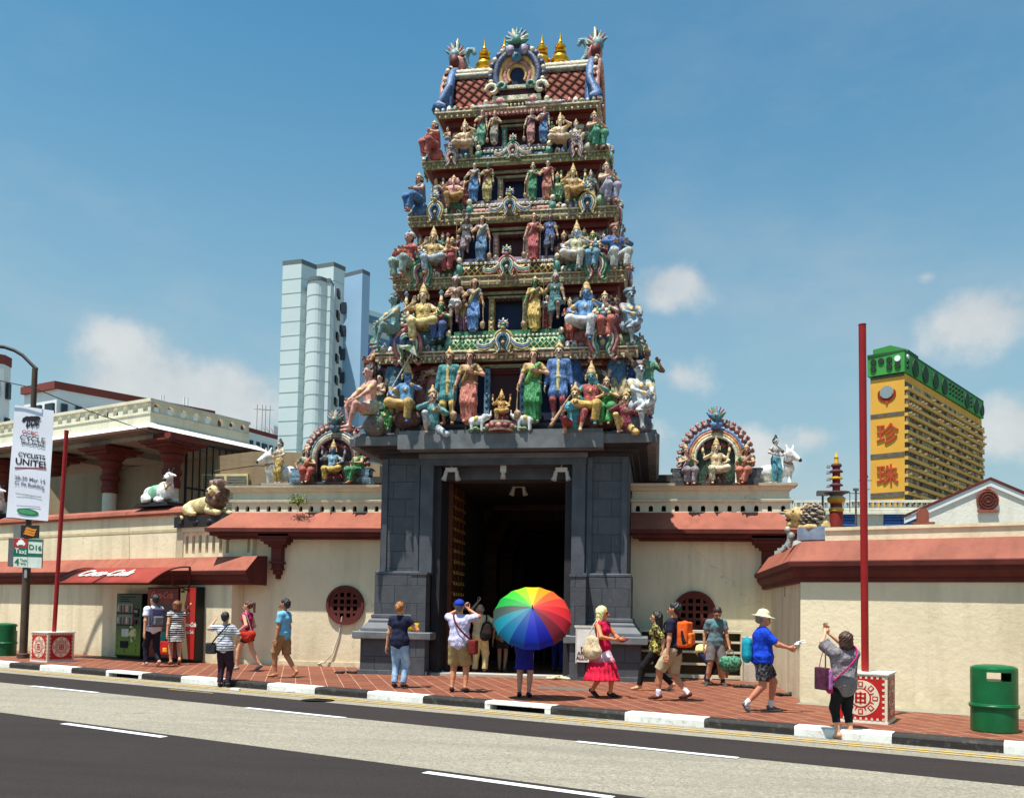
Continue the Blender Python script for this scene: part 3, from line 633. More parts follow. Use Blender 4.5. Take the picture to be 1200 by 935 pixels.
# ---------------------------------------------------------------- the gate tower
TX = -3.65
def mat_lattice(c1, c2, s=.16, w=.16, c3=None, name='lattice_relief'):
    g = NT(name); x, y, z = g.sep(); k = 1/s
    u = g.math('MULTIPLY', g.math('ADD', x, y), k); v = g.math('MULTIPLY', z, k)
    def tri(q): f = g.math('FRACT', q); return g.math('ABSOLUTE', g.math('SUBTRACT', f, .5))
    a, b = tri(g.math('ADD', u, v)), tri(g.math('SUBTRACT', u, v)); mn = g.math('MAXIMUM', a, b)
    ln = g.rng(mn, .5-w*.5-.04, .5-w*.5+.02); L1, L2 = lin(c1), lin(c2)
    f2 = g.mix(g.rng(g.noise(8), .35, .65), scl(L2, .7), scl(L2, 1.15))
    if c3: f2 = g.mix(g.rng(mn, .22, .24, 1, 0), f2, lin(c3))
    g.col(g.mix(ln, f2, L1)); g.set(.5); g.bump(ln, .02, .8); return g.m
def mat_fascia(c1, c2, c3, s=.22, name='carved_fascia'):   # repeated little carved panels, as on the eaves of each storey
    g = NT(name); x, y, z = g.sep(); u = g.math('MULTIPLY', g.math('ADD', x, y), 1/s); f = g.math('ABSOLUTE', g.math('SUBTRACT', g.math('FRACT', u), .5))
    zz = g.math('ABSOLUTE', g.math('SUBTRACT', g.math('FRACT', g.math('MULTIPLY', z, 1/.17)), .5))
    cell = g.math('MAXIMUM', f, zz); L1, L2, L3 = lin(c1), lin(c2), lin(c3)
    a = g.mix(g.rng(cell, .36, .40), g.mix(g.rng(cell, .17, .2), L3, L2), L1)
    n = g.noise(11, detail=5); a = g.mix(g.rng(n, .4, .62, 0, .6), a, scl(L1, .45))
    g.col(a); g.set(.6); g.bump(g.math('ADD', g.rng(cell, .36, .42), g.math('MULTIPLY', n, .4)), .02, .8); return g.m
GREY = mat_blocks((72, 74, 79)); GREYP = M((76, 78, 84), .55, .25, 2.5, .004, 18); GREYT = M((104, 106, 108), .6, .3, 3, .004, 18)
DARK = M((24, 20, 22), .8); DRED = M((96, 34, 30), .6, .3, 4); GREYD = M((40, 38, 42), .7, .3, 3)  # last: darkest of the greys, for gate reveals, cornice underside, ledge steps
CREAMP = paint((214, 200, 160)); PINKP = paint((205, 120, 110)); OLIV = paint((150, 142, 92)); TEALP = paint((60, 140, 120)); BLUEP = paint((36, 92, 150)); GOLDP = paint((205, 150, 50)); REDP = paint((170, 52, 44)); GRNP = paint((50, 130, 70)); WHTP = paint((215, 210, 200)); MAUVE = paint((150, 130, 160)); DBLUE = M((18, 24, 58), .6, .3, 4); SKYP = paint((110, 150, 175)); MAR = M((64, 26, 28), .6, .3, 4)
tower = empty('temple_gate_tower', (TX, 20.5, 0), label='tall stepped temple gate tower crowded with painted figures above a dark grey gateway', cat='temple tower')
T0 = Vector((-TX, -20.5, 0))            # parts are modelled in place, then shifted into the tower's own space
def part(mb, name, mats, parent=None, **k):
    o = mb.build(name, mats, parent or tower, **k); o.location = T0 if parent is None else (0, 0, 0); return o
# gate piers
for sgn in (-1, 1):
    def bx(mb, x0, x1, y0, y1, z0, z1, m=0):   # x measured outwards from the centre line
        a, b = sorted((TX+sgn*x0, TX+sgn*x1)); mb.box(a, b, y0, y1, z0, z1, m)
    def mould(mb, x0, x1, y0, prof, m=0):
        a, b = sorted((TX+sgn*x0, TX+sgn*x1)); mb.rectloft(a, b, y0, 23.2, prof, m)
    b = MB(); bx(b, 1.98, 2.98, 20.9, 26.6, 2.40, 5.2)
    bx(b, 2.02, 2.14, 20.86, 20.9, 2.40, 5.17, 1); bx(b, 2.82, 2.96, 20.86, 20.9, 2.40, 5.17, 1)
    part(b, 'pier', [GREY, GREYP])
    b = MB(); bx(b, 1.94, 3.06, 20.78, 26.6, 1.42, 2.36); mould(b, 1.97, 3.03, 20.81, [(0, 2.36), (.03, 2.38), (.03, 2.43), (0, 2.45)], 1)
    a0, a1 = sorted((TX+sgn*1.96, TX+sgn*3.06))
    b.rectloft(a0, a1, 20.78, 26.6, [(0, 1.42), (.05, 1.40), (.06, 1.34), (.04, 1.33), (.10, 1.27), (.11, 1.22), (.13, 1.215), (.24, 1.08), (.26, 1.02)], 1)
    part(b, 'pier_middle', [GREY, GREYP])
    b = MB(); b.rectloft(a0, a1, 20.78, 26.6, [(.24, 1.01), (.38, 1.01), (.40, .99), (.40, .85), (.37, .83), (.24, .83)], 0)
    part(b, 'pier_ledge', [GREYT])
    b = MB(); b.rectloft(a0+.0, a1-.0, 20.78, 26.6, [(.24, .83), (.24, .10), (.31, .09), (.32, 0)], 0); part(b, 'pier_base', [GREY])
    b = MB(); bx(b, 1.67, 1.98, 20.80, 21.1, 2.36, 5.2); part(b, 'pilaster', [GREYP])
    b = MB(); bx(b, 1.70, 2.05, 20.44, 20.85, 0, 2.36); bx(b, 1.67, 2.07, 20.42, 20.85, 2.36, 2.42, 0); bx(b, 1.68, 2.07, 20.42, 20.46, .92, 1.0); part(b, 'pilaster_base', [GREY])
    b = MB(); bx(b, 1.50, 1.70, 20.95, 21.9, 0, 5.05); part(b, 'gate_reveal', [GREYD])
# passage walls, ceiling, threshold and the court seen dark behind
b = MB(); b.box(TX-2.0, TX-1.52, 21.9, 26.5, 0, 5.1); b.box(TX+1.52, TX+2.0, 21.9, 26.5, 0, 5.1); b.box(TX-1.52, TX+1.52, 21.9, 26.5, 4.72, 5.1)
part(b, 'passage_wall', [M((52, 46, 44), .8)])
b = MB(); b.box(TX-2.0, TX+2.0, 20.79, 21.3, 5.0, 5.22, 0); b.box(TX-2.03, TX+2.03, 20.76, 21.0, 5.16, 5.30, 1); b.box(TX-1.52, TX+1.52, 21.3, 21.9, 4.72, 5.1, 0); part(b, 'lintel', [GREYP, GREYT])
b = MB(); b.box(TX-1.7, TX+1.7, 20.75, 21.3, 0, .05); part(b, 'threshold', [M((170, 165, 155))])
# open door leaf with brass bells
b = MB(); b.box(TX-1.50, TX-1.42, 21.75, 23.1, .03, 4.7, 0)
for i in range(8): b.box(TX-1.43, TX-1.40, 21.77, 23.08, .2+i*.6, .26+i*.6, 0)
for j in range(4): b.box(TX-1.43, TX-1.395, 21.76+j*.42, 21.82+j*.42, .05, 4.68, 0)
leaf = part(b, 'door_leaf', [M((92, 48, 22), .5, .3, 4)])
BR = M((200, 150, 70), .3, .2, 6, metal=.8)
b = MB()
for i in range(14):
    for j in range(5):
        z = .9+i*.27; y = 21.85+j*.27
        b.tube([(TX-1.40, y, z), (TX-1.34, y, z-.01)], .012, 5, 0); b.lathe([(.006, .0), (.02, -.03), (.03, -.06), (.038, -.08), (.0, -.082)], (TX-1.345, y, z), 7, 0)
o = b.build('door_bells', [BR], leaf)
# cornice over the gate
b = MB(); HB = 26.9
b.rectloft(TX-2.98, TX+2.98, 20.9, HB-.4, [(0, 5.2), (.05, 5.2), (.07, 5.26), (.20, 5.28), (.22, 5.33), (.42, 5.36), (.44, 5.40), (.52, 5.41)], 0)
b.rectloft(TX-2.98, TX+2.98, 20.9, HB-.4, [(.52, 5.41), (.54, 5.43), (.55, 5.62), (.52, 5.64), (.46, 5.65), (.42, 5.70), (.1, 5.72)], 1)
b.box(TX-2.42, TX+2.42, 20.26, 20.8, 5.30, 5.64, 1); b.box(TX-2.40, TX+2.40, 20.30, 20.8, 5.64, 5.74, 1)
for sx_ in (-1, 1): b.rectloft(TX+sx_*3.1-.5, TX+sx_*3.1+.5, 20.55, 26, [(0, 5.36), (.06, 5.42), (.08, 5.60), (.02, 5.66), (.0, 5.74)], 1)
part(b, 'cornice', [GREYD, GREYT])
b = MB()
for i in range(4): b.box(TX-2.3, TX+2.3, 20.5+.1*i, 21.4, 5.70+.09*i, 5.79+.09*i, i % 2)
b.box(TX-3.2, TX+3.2, 20.9, 21.5, 5.7, 5.95, 1); part(b, 'statue_ledge', [GREYP, GREYD])

# ornaments -------------------------------------------------------------
PALS = [((205, 110, 105), (90, 150, 120), (205, 165, 80), (50, 100, 150)), ((70, 150, 110), (205, 120, 110), (210, 175, 90), (40, 110, 160)), ((190, 165, 85), (50, 110, 165), (200, 110, 100), (60, 140, 100)), ((150, 125, 150), (210, 130, 120), (210, 180, 100), (50, 100, 150))]
_km = {}
def kudu_mesh(pi, wide=False):
    if (pi, wide) in _km: return _km[pi, wide]
    P = PALS[pi % 4]; ms = [paint(c) for c in P] + [paint((215, 205, 180)), paint((60, 60, 66))]
    b = MB(); 
    def arc(r, a0, a1, cx=0, cz=0, n=18): return [(cx+r*math.cos(rad(a0+(a1-a0)*i/n)), 0, cz+r*math.sin(rad(a0+(a1-a0)*i/n))) for i in range(n+1)]
    for r, th, m, y in ((.40, .065, 0, 0), (.29, .05, 4, -.03), (.21, .045, 1, -.05)):
        for s_ in (-1, 1):
            pts = [(0, y, r+.02)] + [(s_*x, y, z*1.15) for x, _, z in arc(r, 88, -35)]
            ex, ez = pts[-1][0], pts[-1][2]
            pts += [(ex*.72, y, ez-.10*r/.4-.04), (ex*.75, y, ez-.22), (ex*1.05, y, ez-.30), (ex*1.30, y, ez-.22)]
            b.tube(pts, [th]*(len(pts)-4)+[th*.85, th*.8, th*.75, th*.5], 6, m)
    b.ball((0, .03, 0), (.2, .04, .24), 3, 8, 6); b.ball((0, -.03, -.08), (.09, .05, .10), 2, 7, 5)
    # crest: a small lion mask of petals
    for i in range(7):
        a = rad(-15+35*i); b.ball((.17*math.cos(a), -.03, .66+.17*math.sin(a)), (.075, .06, .075), (1, 2, 4, 0)[i % 4], 6, 4)
    b.ball((0, -.09, .66), (.10, .07, .11), 3, 7, 5); b.ball((0, -.04, .88), (.05, .05, .11), 4, 6, 5); b.ball((0, -.1, .54), (.12, .06, .07), 0, 7, 4)
    for s_ in (-1, 1): b.ball((s_*.045, -.15, .69), .022, 4, 5, 4); b.ball((s_*.17, -.02, .84), (.04, .04, .09), 1, 5, 4)
    if wide:
        for s_ in (-1, 1):
            for k, (m, th, zz) in enumerate(((1, .07, 0), (4, .05, .1), (0, .05, -.09))):
                b.tube([(s_*.34, -.02-.01*k, .02+zz), (s_*.55, -.03-.01*k, -.22+zz), (s_*.82, -.03-.01*k, -.30+zz), (s_*1.05, -.02-.01*k, -.24+zz), (s_*1.12, -.02, -.12+zz), (s_*1.02, -.02, -.08+zz)], [th, th, th*.9, th*.8, th*.6, th*.4], 6, m)
    me = bpy.data.meshes.new('kudu_ornament'); me.from_pydata(b.v, [], b.f); [me.materials.append(m) for m in ms]
    me.polygons.foreach_set('material_index', b.m); me.polygons.foreach_set('use_smooth', b.sm); _km[pi, wide] = me; return me
def kudu(x, y, z, s, pi, wide=False, rz=0., sy=1.0, parent=tower, off=None):
    o = bpy.data.objects.new('horseshoe_ornament', kudu_mesh(pi, wide)); C.objects.link(o); o.parent = parent
    o.location = Vector((x, y, z)) + (T0 if off is None else off); o.scale = (s, s*1.3, s*sy); o.rotation_euler.z = rz; return o

# storeys: lip z bottom, lip z top, half width, front y, bay half width, bay band z0,z1, floor z
YC = 23.7
LIPS = [(5.41, 5.70, 3.50, 20.30, 2.45, 0, 0), (7.46, 7.78, 3.17, 20.75, 1.38, 7.70, 8.10), (9.36, 9.70, 2.87, 21.05, 1.22, 9.66, 10.0), (11.08, 11.40, 2.60, 21.35, 1.06, 11.30, 11.58), (12.68, 12.94, 2.35, 21.65, .92, 12.87, 13.10), (14.13, 14.34, 2.10, 21.90, .80, 14.30, 14.40)]
BANDS = [None, mat_lattice((200, 205, 150), (30, 110, 66), .15), mat_lattice((225, 185, 90), (70, 46, 40), .15), mat_lattice((205, 130, 100), (110, 60, 60), .13), mat_lattice((200, 215, 220), (44, 96, 140), .12), mat_lattice((200, 150, 120), (120, 60, 60), .12)]
FASC = [None, mat_fascia((196, 160, 130), (120, 70, 60), (190, 190, 150)), mat_fascia((176, 164, 120), (110, 90, 70), (180, 110, 100)), mat_fascia((168, 158, 112), (120, 70, 62), (150, 160, 120)), mat_fascia((150, 146, 96), (90, 110, 80), (190, 150, 110)), mat_fascia((176, 166, 120), (150, 90, 80), (110, 130, 100))]
PETC = [PINKP, CREAMP, TEALP, BLUEP, REDP, GOLDP, WHTP, GRNP, MAUVE, paint((222, 190, 170))]
for k in range(1, 6):
    zb, zt, hw, yf, bh, b0, b1 = LIPS[k]; pz0 = LIPS[k-1][1]; pf = LIPS[k-1]
    dY = YC - yf; y1 = YC + dY
    ww, wy = hw-.38, yf+.42            # storey wall
    # wall of the storey, with side pilasters and niches
    b = MB(); b.rectloft(TX-ww, TX+ww, wy, y1-.42, [(0, pz0-.1), (0, zb+.02)], 0, cap=False)
    b.rectloft(TX-ww, TX+ww, wy, y1-.42, [(.02, pz0-.05), (.16, pz0-.05), (.18, pz0+.06), (.12, pz0+.12), (.14, pz0+.16), (.02, pz0+.18)], 1)
    b.rectloft(TX-ww, TX+ww, wy, y1-.42, [(.01, zb-.22), (.07, zb-.2), (.07, zb-.12), (.16, zb-.1), (.17, zb-.02), (.2, zb+.01)], 2)
    part(b, 'storey_wall', [MAR if k % 2 else DBLUE, TEALP if k in (2, 4) else PINKP, DRED])
    h = zb-pz0
    pc = ((190, 150, 90), (205, 110, 105), (150, 60, 50), (190, 120, 110), (200, 170, 90))[k-1]
    for s_ in (-1, 1):
        for f, w in ((ww-.10, .11), (bh+.42, .09)):
            b = MB(); x = TX+s_*f; b.box(x-w/2, x+w/2, wy-.09, wy+.02, pz0+.16, zb-.2, 0); b.box(x-w/2-.03, x+w/2+.03, wy-.12, wy-.0, zb-.32, zb-.24, 1); b.box(x-w/2-.03, x+w/2+.03, wy-.12, wy, pz0+.16, pz0+.22, 1); part(b, 'pilaster', [paint(pc), CREAMP])
        for q in range(3): b = MB(); y = wy+.1+q*(2*(YC-wy)-.3)/2; x = TX+s_*ww; b.box(min(x, x+s_*.09), max(x, x+s_*.09), y-.06, y+.06, pz0+.16, zb-.2, 0); part(b, 'pilaster', [paint(pc)])
    for s_ in (-1, 1):
        b = MB(); xa, xb = sorted((TX+s_*(bh+.5), TX+s_*(ww-.18))); b.box(xa, xb, wy-.012, wy+.01, pz0+.2, zb-.24, 0)
        part(b, 'niche_panel', [BLUEP if k % 2 else M((34, 60, 44), .6, .3, 4)] if k != 4 else [MAR])
    # centre bay with its doorway
    by = yf+.12; dw = (.37, .35, .33, .30, .26)[k-1]; fz = (6.3, 8.25, 10.05, 11.7, 13.25)[k-1]; dz = (7.40, 9.17, 10.88, 12.46, 13.92)[k-1]
    if k == 1: fz = 6.18
    b = MB()
    for s_ in (-1, 1):
        xa, xb = sorted((TX+s_*(dw+.1), TX+s_*(bh+.06))); b.box(xa, xb, by+.22, wy+.3, pz0, zb-.02, 0)
    b.box(TX-dw-.1, TX+dw+.1, by+.22, wy+.3, dz+.02, zb-.02, 0); b.box(TX-dw-.1, TX+dw+.1, by+.2, wy+.3, pz0, fz, 0)
    b.box(TX-bh-.12, TX+bh+.12, by+.10, wy, zb-.09, zb-.02, 1); b.box(TX-bh-.08, TX+bh+.08, by+.16, wy, zb-.15, zb-.09, 2)
    part(b, 'bay_wall', [DBLUE if k < 5 else MAR, OLIV, DRED])
    b = MB(); fc = (SKYP, GOLDP, PINKP, paint((196, 150, 90)), TEALP)[k-1]
    for s_ in (-1, 1):
        xa, xb = sorted((TX+s_*dw, TX+s_*(dw+.13))); b.box(xa, xb, by+.1, by+.3, fz, dz, 0)
        for q in range(7): z = fz+.08+q*(dz-fz-.1)/7; b.ball((TX+s_*(dw+.065), by+.10, z), (.04, .02, .045), 1, 6, 4)
    b.box(TX-dw-.16, TX+dw+.16, by+.08, by+.3, dz, dz+.05, 2)
    for i in range(5): a = -dw+dw*.5*i; b.ball((TX+a*.8, by+.14, dz-.01), (dw*.26, .02, .055), 3, 8, 4)
    fr = part(b, 'doorway_frame', [fc, BLUEP if k == 1 else CREAMP, OLIV, MAR])
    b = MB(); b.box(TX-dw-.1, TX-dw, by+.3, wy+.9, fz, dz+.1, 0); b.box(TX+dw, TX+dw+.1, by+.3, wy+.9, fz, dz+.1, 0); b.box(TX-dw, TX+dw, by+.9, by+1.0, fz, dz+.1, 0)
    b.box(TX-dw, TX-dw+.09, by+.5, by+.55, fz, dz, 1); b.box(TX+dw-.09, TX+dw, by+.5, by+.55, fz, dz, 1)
    part(b, 'doorway_recess', [M((10, 9, 12), .9), M((16, 20, 44), .8)])  # near-black paint puts the recess's darkness into its colour
    # lip all round
    b = MB()
    b.rectloft(TX-hw, TX+hw, yf, y1, [(-.5, zb-.06), (-.28, zb-.04), (-.25, zb+.02), (-.06, zb+.03), (-.02, zb+.07)], 0, ms=[1, 1, 1, 2])
    b.rectloft(TX-hw, TX+hw, yf, y1, [(-.02, zb+.07), (.0, zb+.09), (.0, zt-.09), (-.03, zt-.07)], 0, cap=False)
    b.rectloft(TX-hw, TX+hw, yf, y1, [(-.03, zt-.07), (.02, zt-.06), (.02, zt-.03), (-.05, zt), (-.14, zt+.03), (-.5, zt+.05)], 3)
    part(b, 'storey_cornice', [FASC[k], DRED, OLIV, CREAMP if k % 2 else paint((176, 160, 110))])
    # bay roll band
    b = MB(); ax_y = by+.12; rr = (b1-b0)/2; bb = bh-.02
    n = 10; pr = [(ax_y - rr*.95*math.sin(math.pi*i/n) - .02, (b0+b1)/2 - rr*math.cos(math.pi*i/n)) for i in range(n+1)] + [(wy, b1), (wy, b0)]
    b.extr([(y-ax_y, z) for y, z in pr], (TX-bb, ax_y, 0), (0, 1, 0), (0, 0, 1), (2*bb, 0, 0), 0, True)
    for s_ in (-1, 1):
        b.tube([(TX+s_*bb+dx, by+.12-.0, (b0+b1)/2) for dx in (-.05, .05)], rr*1.2, 10, 1); b.ball((TX+s_*bb, by-.08, (b0+b1)/2+.02), (.10, .10, rr*.95), 2, 7, 6); b.ball((TX+s_*bb, by-.12, b1+.07), (.07, .06, .08), 4, 6, 5)
    b.box(TX-bb-.06, TX+bb+.06, by-.1, wy, b0-.07, b0+.0, 3); b.box(TX-bb-.03, TX+bb+.03, by-.06, wy, b0-.13, b0-.07, 1)
    if k < 5: b.box(TX-bb+.02, TX+bb-.02, by-.02, wy+.3, b1-.01, b1+.06, 5); b.box(TX-bb+.1, TX+bb-.1, by+.04, wy+.3, b1+.06, b1+.16, 6)
    for i in range(int(bb*2/.1)): b.ball((TX-bb+.05+i*.1, by-.10, b1-.02), (.04, .03, .04), 4, 5, 3)
    part(b, 'bay_band', [BANDS[k], BLUEP, TEALP, WHTP if k < 4 else OLIV, CREAMP, TEALP if k in (1, 4) else WHTP, GRNP if k == 1 else MAUVE])
    # petal rows along the lip
    b = MB(); st = .155
    for i in range(int(2*hw/st)+1):
        x = TX-hw+.04+i*st
        if abs(x-TX) < bh+.05: continue
        m = rng.integers(0, 10); b.ball((x, yf+.04, zt+.03), (.075, .05, .07+.05*((i//2) % 2)), m, 6, 4); b.ball((x, yf-.005, zt+.02), (.04, .03, .04), (m+3) % 10, 5, 3)
        b.ball((x+st/2, yf+.02, zb+.05), (.03, .04, .04), 1, 5, 3)
    for i in range(int(2*dY/st)+1):
        for s_ in (-1, 1):
            y = yf+.04+i*st; m = rng.integers(0, 10); b.ball((TX+s_*(hw-.02), y, zt+.03), (.05, .075, .08+.05*((i//2) % 2)), m, 6, 4)
    part(b, 'petal_frieze', PETC)
    s = (.46, .42, .38, .34, .27)[k-1]
    # carved relief crowding the ledge, the wall and the corners: scrolls, buds, little arches, leaf clumps
    b = MB(); q_ = s/.42
    def bit(x, y, z, u, nx):
        m = int(rng.integers(0, 10)); kd = int(rng.integers(0, 4)); m2 = (m+3) % 10; ox, oy = (u, 0) if nx == 0 else (0, u)
        if kd == 0: b.ball((x, y, z+.06*q_), (.05*q_, .05*q_, .08*q_), m, 6, 4); b.ball((x+(nx*.04), y-(.04 if nx == 0 else 0), z+.10*q_), (.03*q_,)*3, m2, 5, 3)
        elif kd == 1:
            for t_, mm in ((.11, m), (.07, m2)): b.tube([(x+(t_*q_*math.cos(a) if nx == 0 else nx*.02), y+(0 if nx == 0 else t_*q_*math.cos(a))-(.02 if nx == 0 else 0), z+t_*1.3*q_*math.sin(a)) for a in [i*math.pi/6 for i in range(7)]], .022*q_, 5, mm)
        elif kd == 2:
            for a in (-.7, 0, .7): b.tube([(x, y, z), (x+(.05*math.sin(a) if nx == 0 else nx*.04), y-(.04 if nx == 0 else -.05*math.sin(a)), z+.09*q_), (x+(.12*q_*math.sin(a) if nx == 0 else nx*.07), y-(.05 if nx == 0 else -.12*q_*math.sin(a)), z+.15*q_)], [.035*q_, .03*q_, .008], 5, m if a else m2)
        else:
            b.tube([(x+(.09*q_*math.cos(a)*(1-a/9) if nx == 0 else nx*.03), y-(.03 if nx == 0 else -.09*q_*math.cos(a)*(1-a/9)), z+.08*q_+.09*q_*math.sin(a)*(1-a/9)) for a in [i*.8 for i in range(8)]], [.026*q_]*6+[.02, .012], 5, m)
    for i in range(int(2*hw/.12)):
        x = TX-hw+.08+i*.12
        if abs(x-TX) > bh+.1: bit(x, yf+.12+rng.uniform(0, .2), zt+.02, 0, 0)
        if abs(x-TX) > bh+.15 and abs(x-TX) < ww: bit(x, wy-.06, zb-.30+rng.uniform(-.08, .02), 0, 0); bit(x, wy-.05, pz0+.16+rng.uniform(0, .25), 0, 0)
    for s_ in (-1, 1):
        for i in range(int((dY+.4)/.14)): bit(TX+s_*(hw-.10), yf+.1+i*.14, zt+.02, 0, s_); bit(TX+s_*(ww+.06), wy+i*.14, zb-.34+rng.uniform(-.1, .05), 0, s_)
        for j in range(int((zb-pz0-.3)/.13)): bit(TX+s_*(ww+.10), wy-.06, pz0+.2+j*.13, 0, s_); bit(TX+s_*(ww+.02), wy-.10, pz0+.14+j*.13, 0, 0)
    part(b, 'carved_relief', PETC)
    if k < 5:
        kudu(TX, by-.24, (b0+b1)/2+.02, s*1.22, (2, 0, 2, 1)[k-1], True)
        for s_ in (-1, 1):
            xk = (2.35, 2.13, 1.90, 1.58)[k-1]; kudu(TX+s_*xk, yf-.05, zt+.02+.1*(4-k)/3, s*(1.75, 1.5, 1.3, 1.15)[k-1], (0, 1, 2, 3)[k-1], sy=1.05)
            for q in (-1.2, 0, 1.2): kudu(TX+s_*(hw+.06), YC+q*dY*.5-.2, zt+.02, s*1.1, k+1, rz=s_*math.pi/2)
            for q in (-1, 1, 2): kudu(TX+s_*(hw-.02+.03), yf+.35+.7*(q+1)*.5, zt+.05, s*.75, k+q+2, rz=s_*math.pi/2)
# barrel roof ------------------------------------------------------------
zb, zt, hw, yf, *_ = LIPS[5]
L_ = 1.80; yc = YC-.1; ry = 1.28
b = MB(); pr = [(yc - ry - .12, 14.38), (yc - ry - .12, 14.5)]
for i in range(13): a = math.pi*i/12; pr.append((yc - ry*math.cos(a)*(1.04 if i in (0, 12) else 1), 14.55 + 1.55*math.sin(a)**.85))
pr += [(yc+ry+.12, 14.5), (yc+ry+.12, 14.38)]
b.extr([(y-yc, z) for y, z in pr], (TX-L_, yc, 0), (0, 1, 0), (0, 0, 1), (2*L_, 0, 0), 0, True)
RM_ = mat_lattice((28, 12, 12), (108, 60, 52), .28, .20, (142, 92, 78)); RM_.node_tree.nodes['Principled BSDF'].inputs['Roughness'].default_value = .9; RM_.node_tree.nodes['Principled BSDF'].inputs['Specular IOR Level'].default_value = .05
roof = part(b, 'barrel_roof', [RM_])
b = MB()
for z0, rr, m in ((15.62, .09, 2), (15.78, .12, 0), (15.93, .10, 1), (16.04, .12, 0)):
    a = math.asin(min(1, ((z0-14.55)/1.55)**(1/.85))); y = yc - (ry+.05)*math.cos(a); b.tube([(TX-L_, y, z0), (TX+L_, y, z0)], rr, 8, m)
b.box(TX-L_, TX+L_, yc-.35, yc+.35, 16.02, 16.2, 0)
for i in range(24): b.ball((TX-L_+.08+i*.15, yc-.42, 16.13), (.07, .06, .08), (0, 2, 3)[i % 3], 6, 4)
for i in range(24): b.ball((TX-L_+.08+i*.15, yc-ry-.12, 14.45), (.07, .06, .06), (0, 3, 2)[i % 3], 6, 4)
part(b, 'ridge_moulding', [paint((176, 160, 118)), OLIV, paint((160, 150, 128)), PINKP])
GOLD = M((220, 165, 50), .28, .15, 9, metal=.85)
for x in (-1.17, -.62, .42, .92):
    b = MB(); b.lathe([(.0, 0), (.15, 0), (.16, .04), (.08, .08), (.09, .11), (.22, .2), (.25, .29), (.20, .38), (.08, .44), (.17, .46), (.175, .49), (.07, .53), (.07, .56), (.15, .60), (.155, .66), (.07, .72), (.05, .75), (.07, .78), (.04, .84), (.0, 1.08)], (TX+x, yc-.1, 16.15), 14)
    part(b, 'brass_finial', [GOLD])
# horned end gables
for s_ in (-1, 1):
    b = MB(); x = TX+s_*(L_+.06)
    arc = [(yc-(ry+.16)*math.cos(math.pi*i/14), 14.45+1.72*math.sin(math.pi*i/14)) for i in range(15)]
    for dx, th, m in ((-.02, .13, 0), (.07, .10, 1), (.15, .085, 2)): b.tube([(x+s_*dx, y, z) for y, z in arc], th, 7, m)
    b.extr([(y-yc, z) for y, z in arc], (x, yc, 0), (0, 1, 0), (0, 0, 1), (s_*.12, 0, 0), 4)
    fb = [(x-s_*.05, yc-ry-.15, 15.15), (x+s_*.12, yc-ry-.22, 14.62), (x+s_*.20, yc-ry-.28, 14.50), (x-s_*.0, yc-ry-.3, 14.46)]
    b.tube(fb, [.09, .19, .2, .12], 8, 0)
    # crocodile-like crest with curled trunk and mane
    cz = 16.1
    b.tube([(x-s_*.62, yc-.2, 16.12), (x-s_*.40, yc-.2, 16.2), (x-s_*.2, yc-.2, 16.42), (x-s_*.17, yc-.2, 16.68), (x-s_*.27, yc-.2, 16.86), (x-s_*.40, yc-.2, 16.86), (x-s_*.43, yc-.2, 16.74)], [.05, .09, .11, .10, .09, .08, .06], 8, 3)
    b.ball((x, yc-.25, 16.42), (.22, .25, .26), 5, 9, 7); b.ball((x+s_*.10, yc-.35, 16.62), (.16, .18, .2), 3, 8, 6); b.ball((x+s_*.05, yc-.55, 16.35), (.14, .14, .2), 1, 8, 6)
    for i in range(9): a = rad(20+i*24); b.tube([(x+s_*.06, yc-.3, 16.62), (x+s_*(.06+.17*math.cos(a)), yc-.36, 16.64+.2*math.sin(a)), (x+s_*(.08+.30*math.cos(a)), yc-.4, 16.68+.32*math.sin(a))], [.07, .055, .015], 6, (3, 5, 6, 1)[i % 4])
    b.tube([(x+s_*.02, yc-.35, 16.7), (x+s_*.03, yc-.35, 16.95), (x+s_*.0, yc-.35, 17.12)], [.09, .06, .02], 6, 6)
    for i in range(9): b.ball((x+s_*.10, yc-ry*math.cos(rad(12+i*9))-.18, 14.6+1.6*math.sin(rad(12+i*9))), (.07, .07, .08), (6, 1)[i % 2], 6, 4)
    part(b, 'horned_gable', [BLUEP, DRED, paint((190, 120, 90)), paint((90, 140, 150)), MAR, PINKP, CREAMP])
# central arch on the roof
b = MB(); ya = 21.95; xc = TX
for r, th, m in ((.60, .09, 0), (.74, .07, 1), (.47, .075, 2), (.35, .07, 3), (.25, .05, 2)):
    b.tube([(xc+r*math.cos(rad(-35+250*i/22))*.92, ya+.02*(m), 15.18+r*math.sin(rad(-35+250*i/22))*1.02) for i in range(23)], th, 7, m)
for i in range(21): a = rad(-25+230*i/20); b.ball((xc+.72*math.cos(a)*.95, ya-.03, 15.18+.74*math.sin(a)), (.07, .06, .07), (0, 4)[i % 2], 6, 4)
b.ball((xc, ya+.12, 15.15), (.42, .08, .48), 5, 12, 8)
for s_ in (-1, 1): b.tube([(xc+s_*(.62+.17*math.cos(t)*(1-t/9)), ya-.06, 14.78+.17*math.sin(t)*(1-t/9)) for t in [i*.7 for i in range(9)]], [.06]*7+[.04, .03], 6, 4); b.tube([(xc+s_*(.36+.12*math.cos(t)*(1-t/9)), ya-.08, 14.84+.12*math.sin(t)*(1-t/9)) for t in [i*.7 for i in range(9)]], [.05]*7+[.03, .02], 6, 6)
b.ball((xc, ya-.05, 15.62), (.15, .09, .15), 7, 10, 7); b.ball((xc, ya-.13, 15.62), .05, 0, 6, 5)
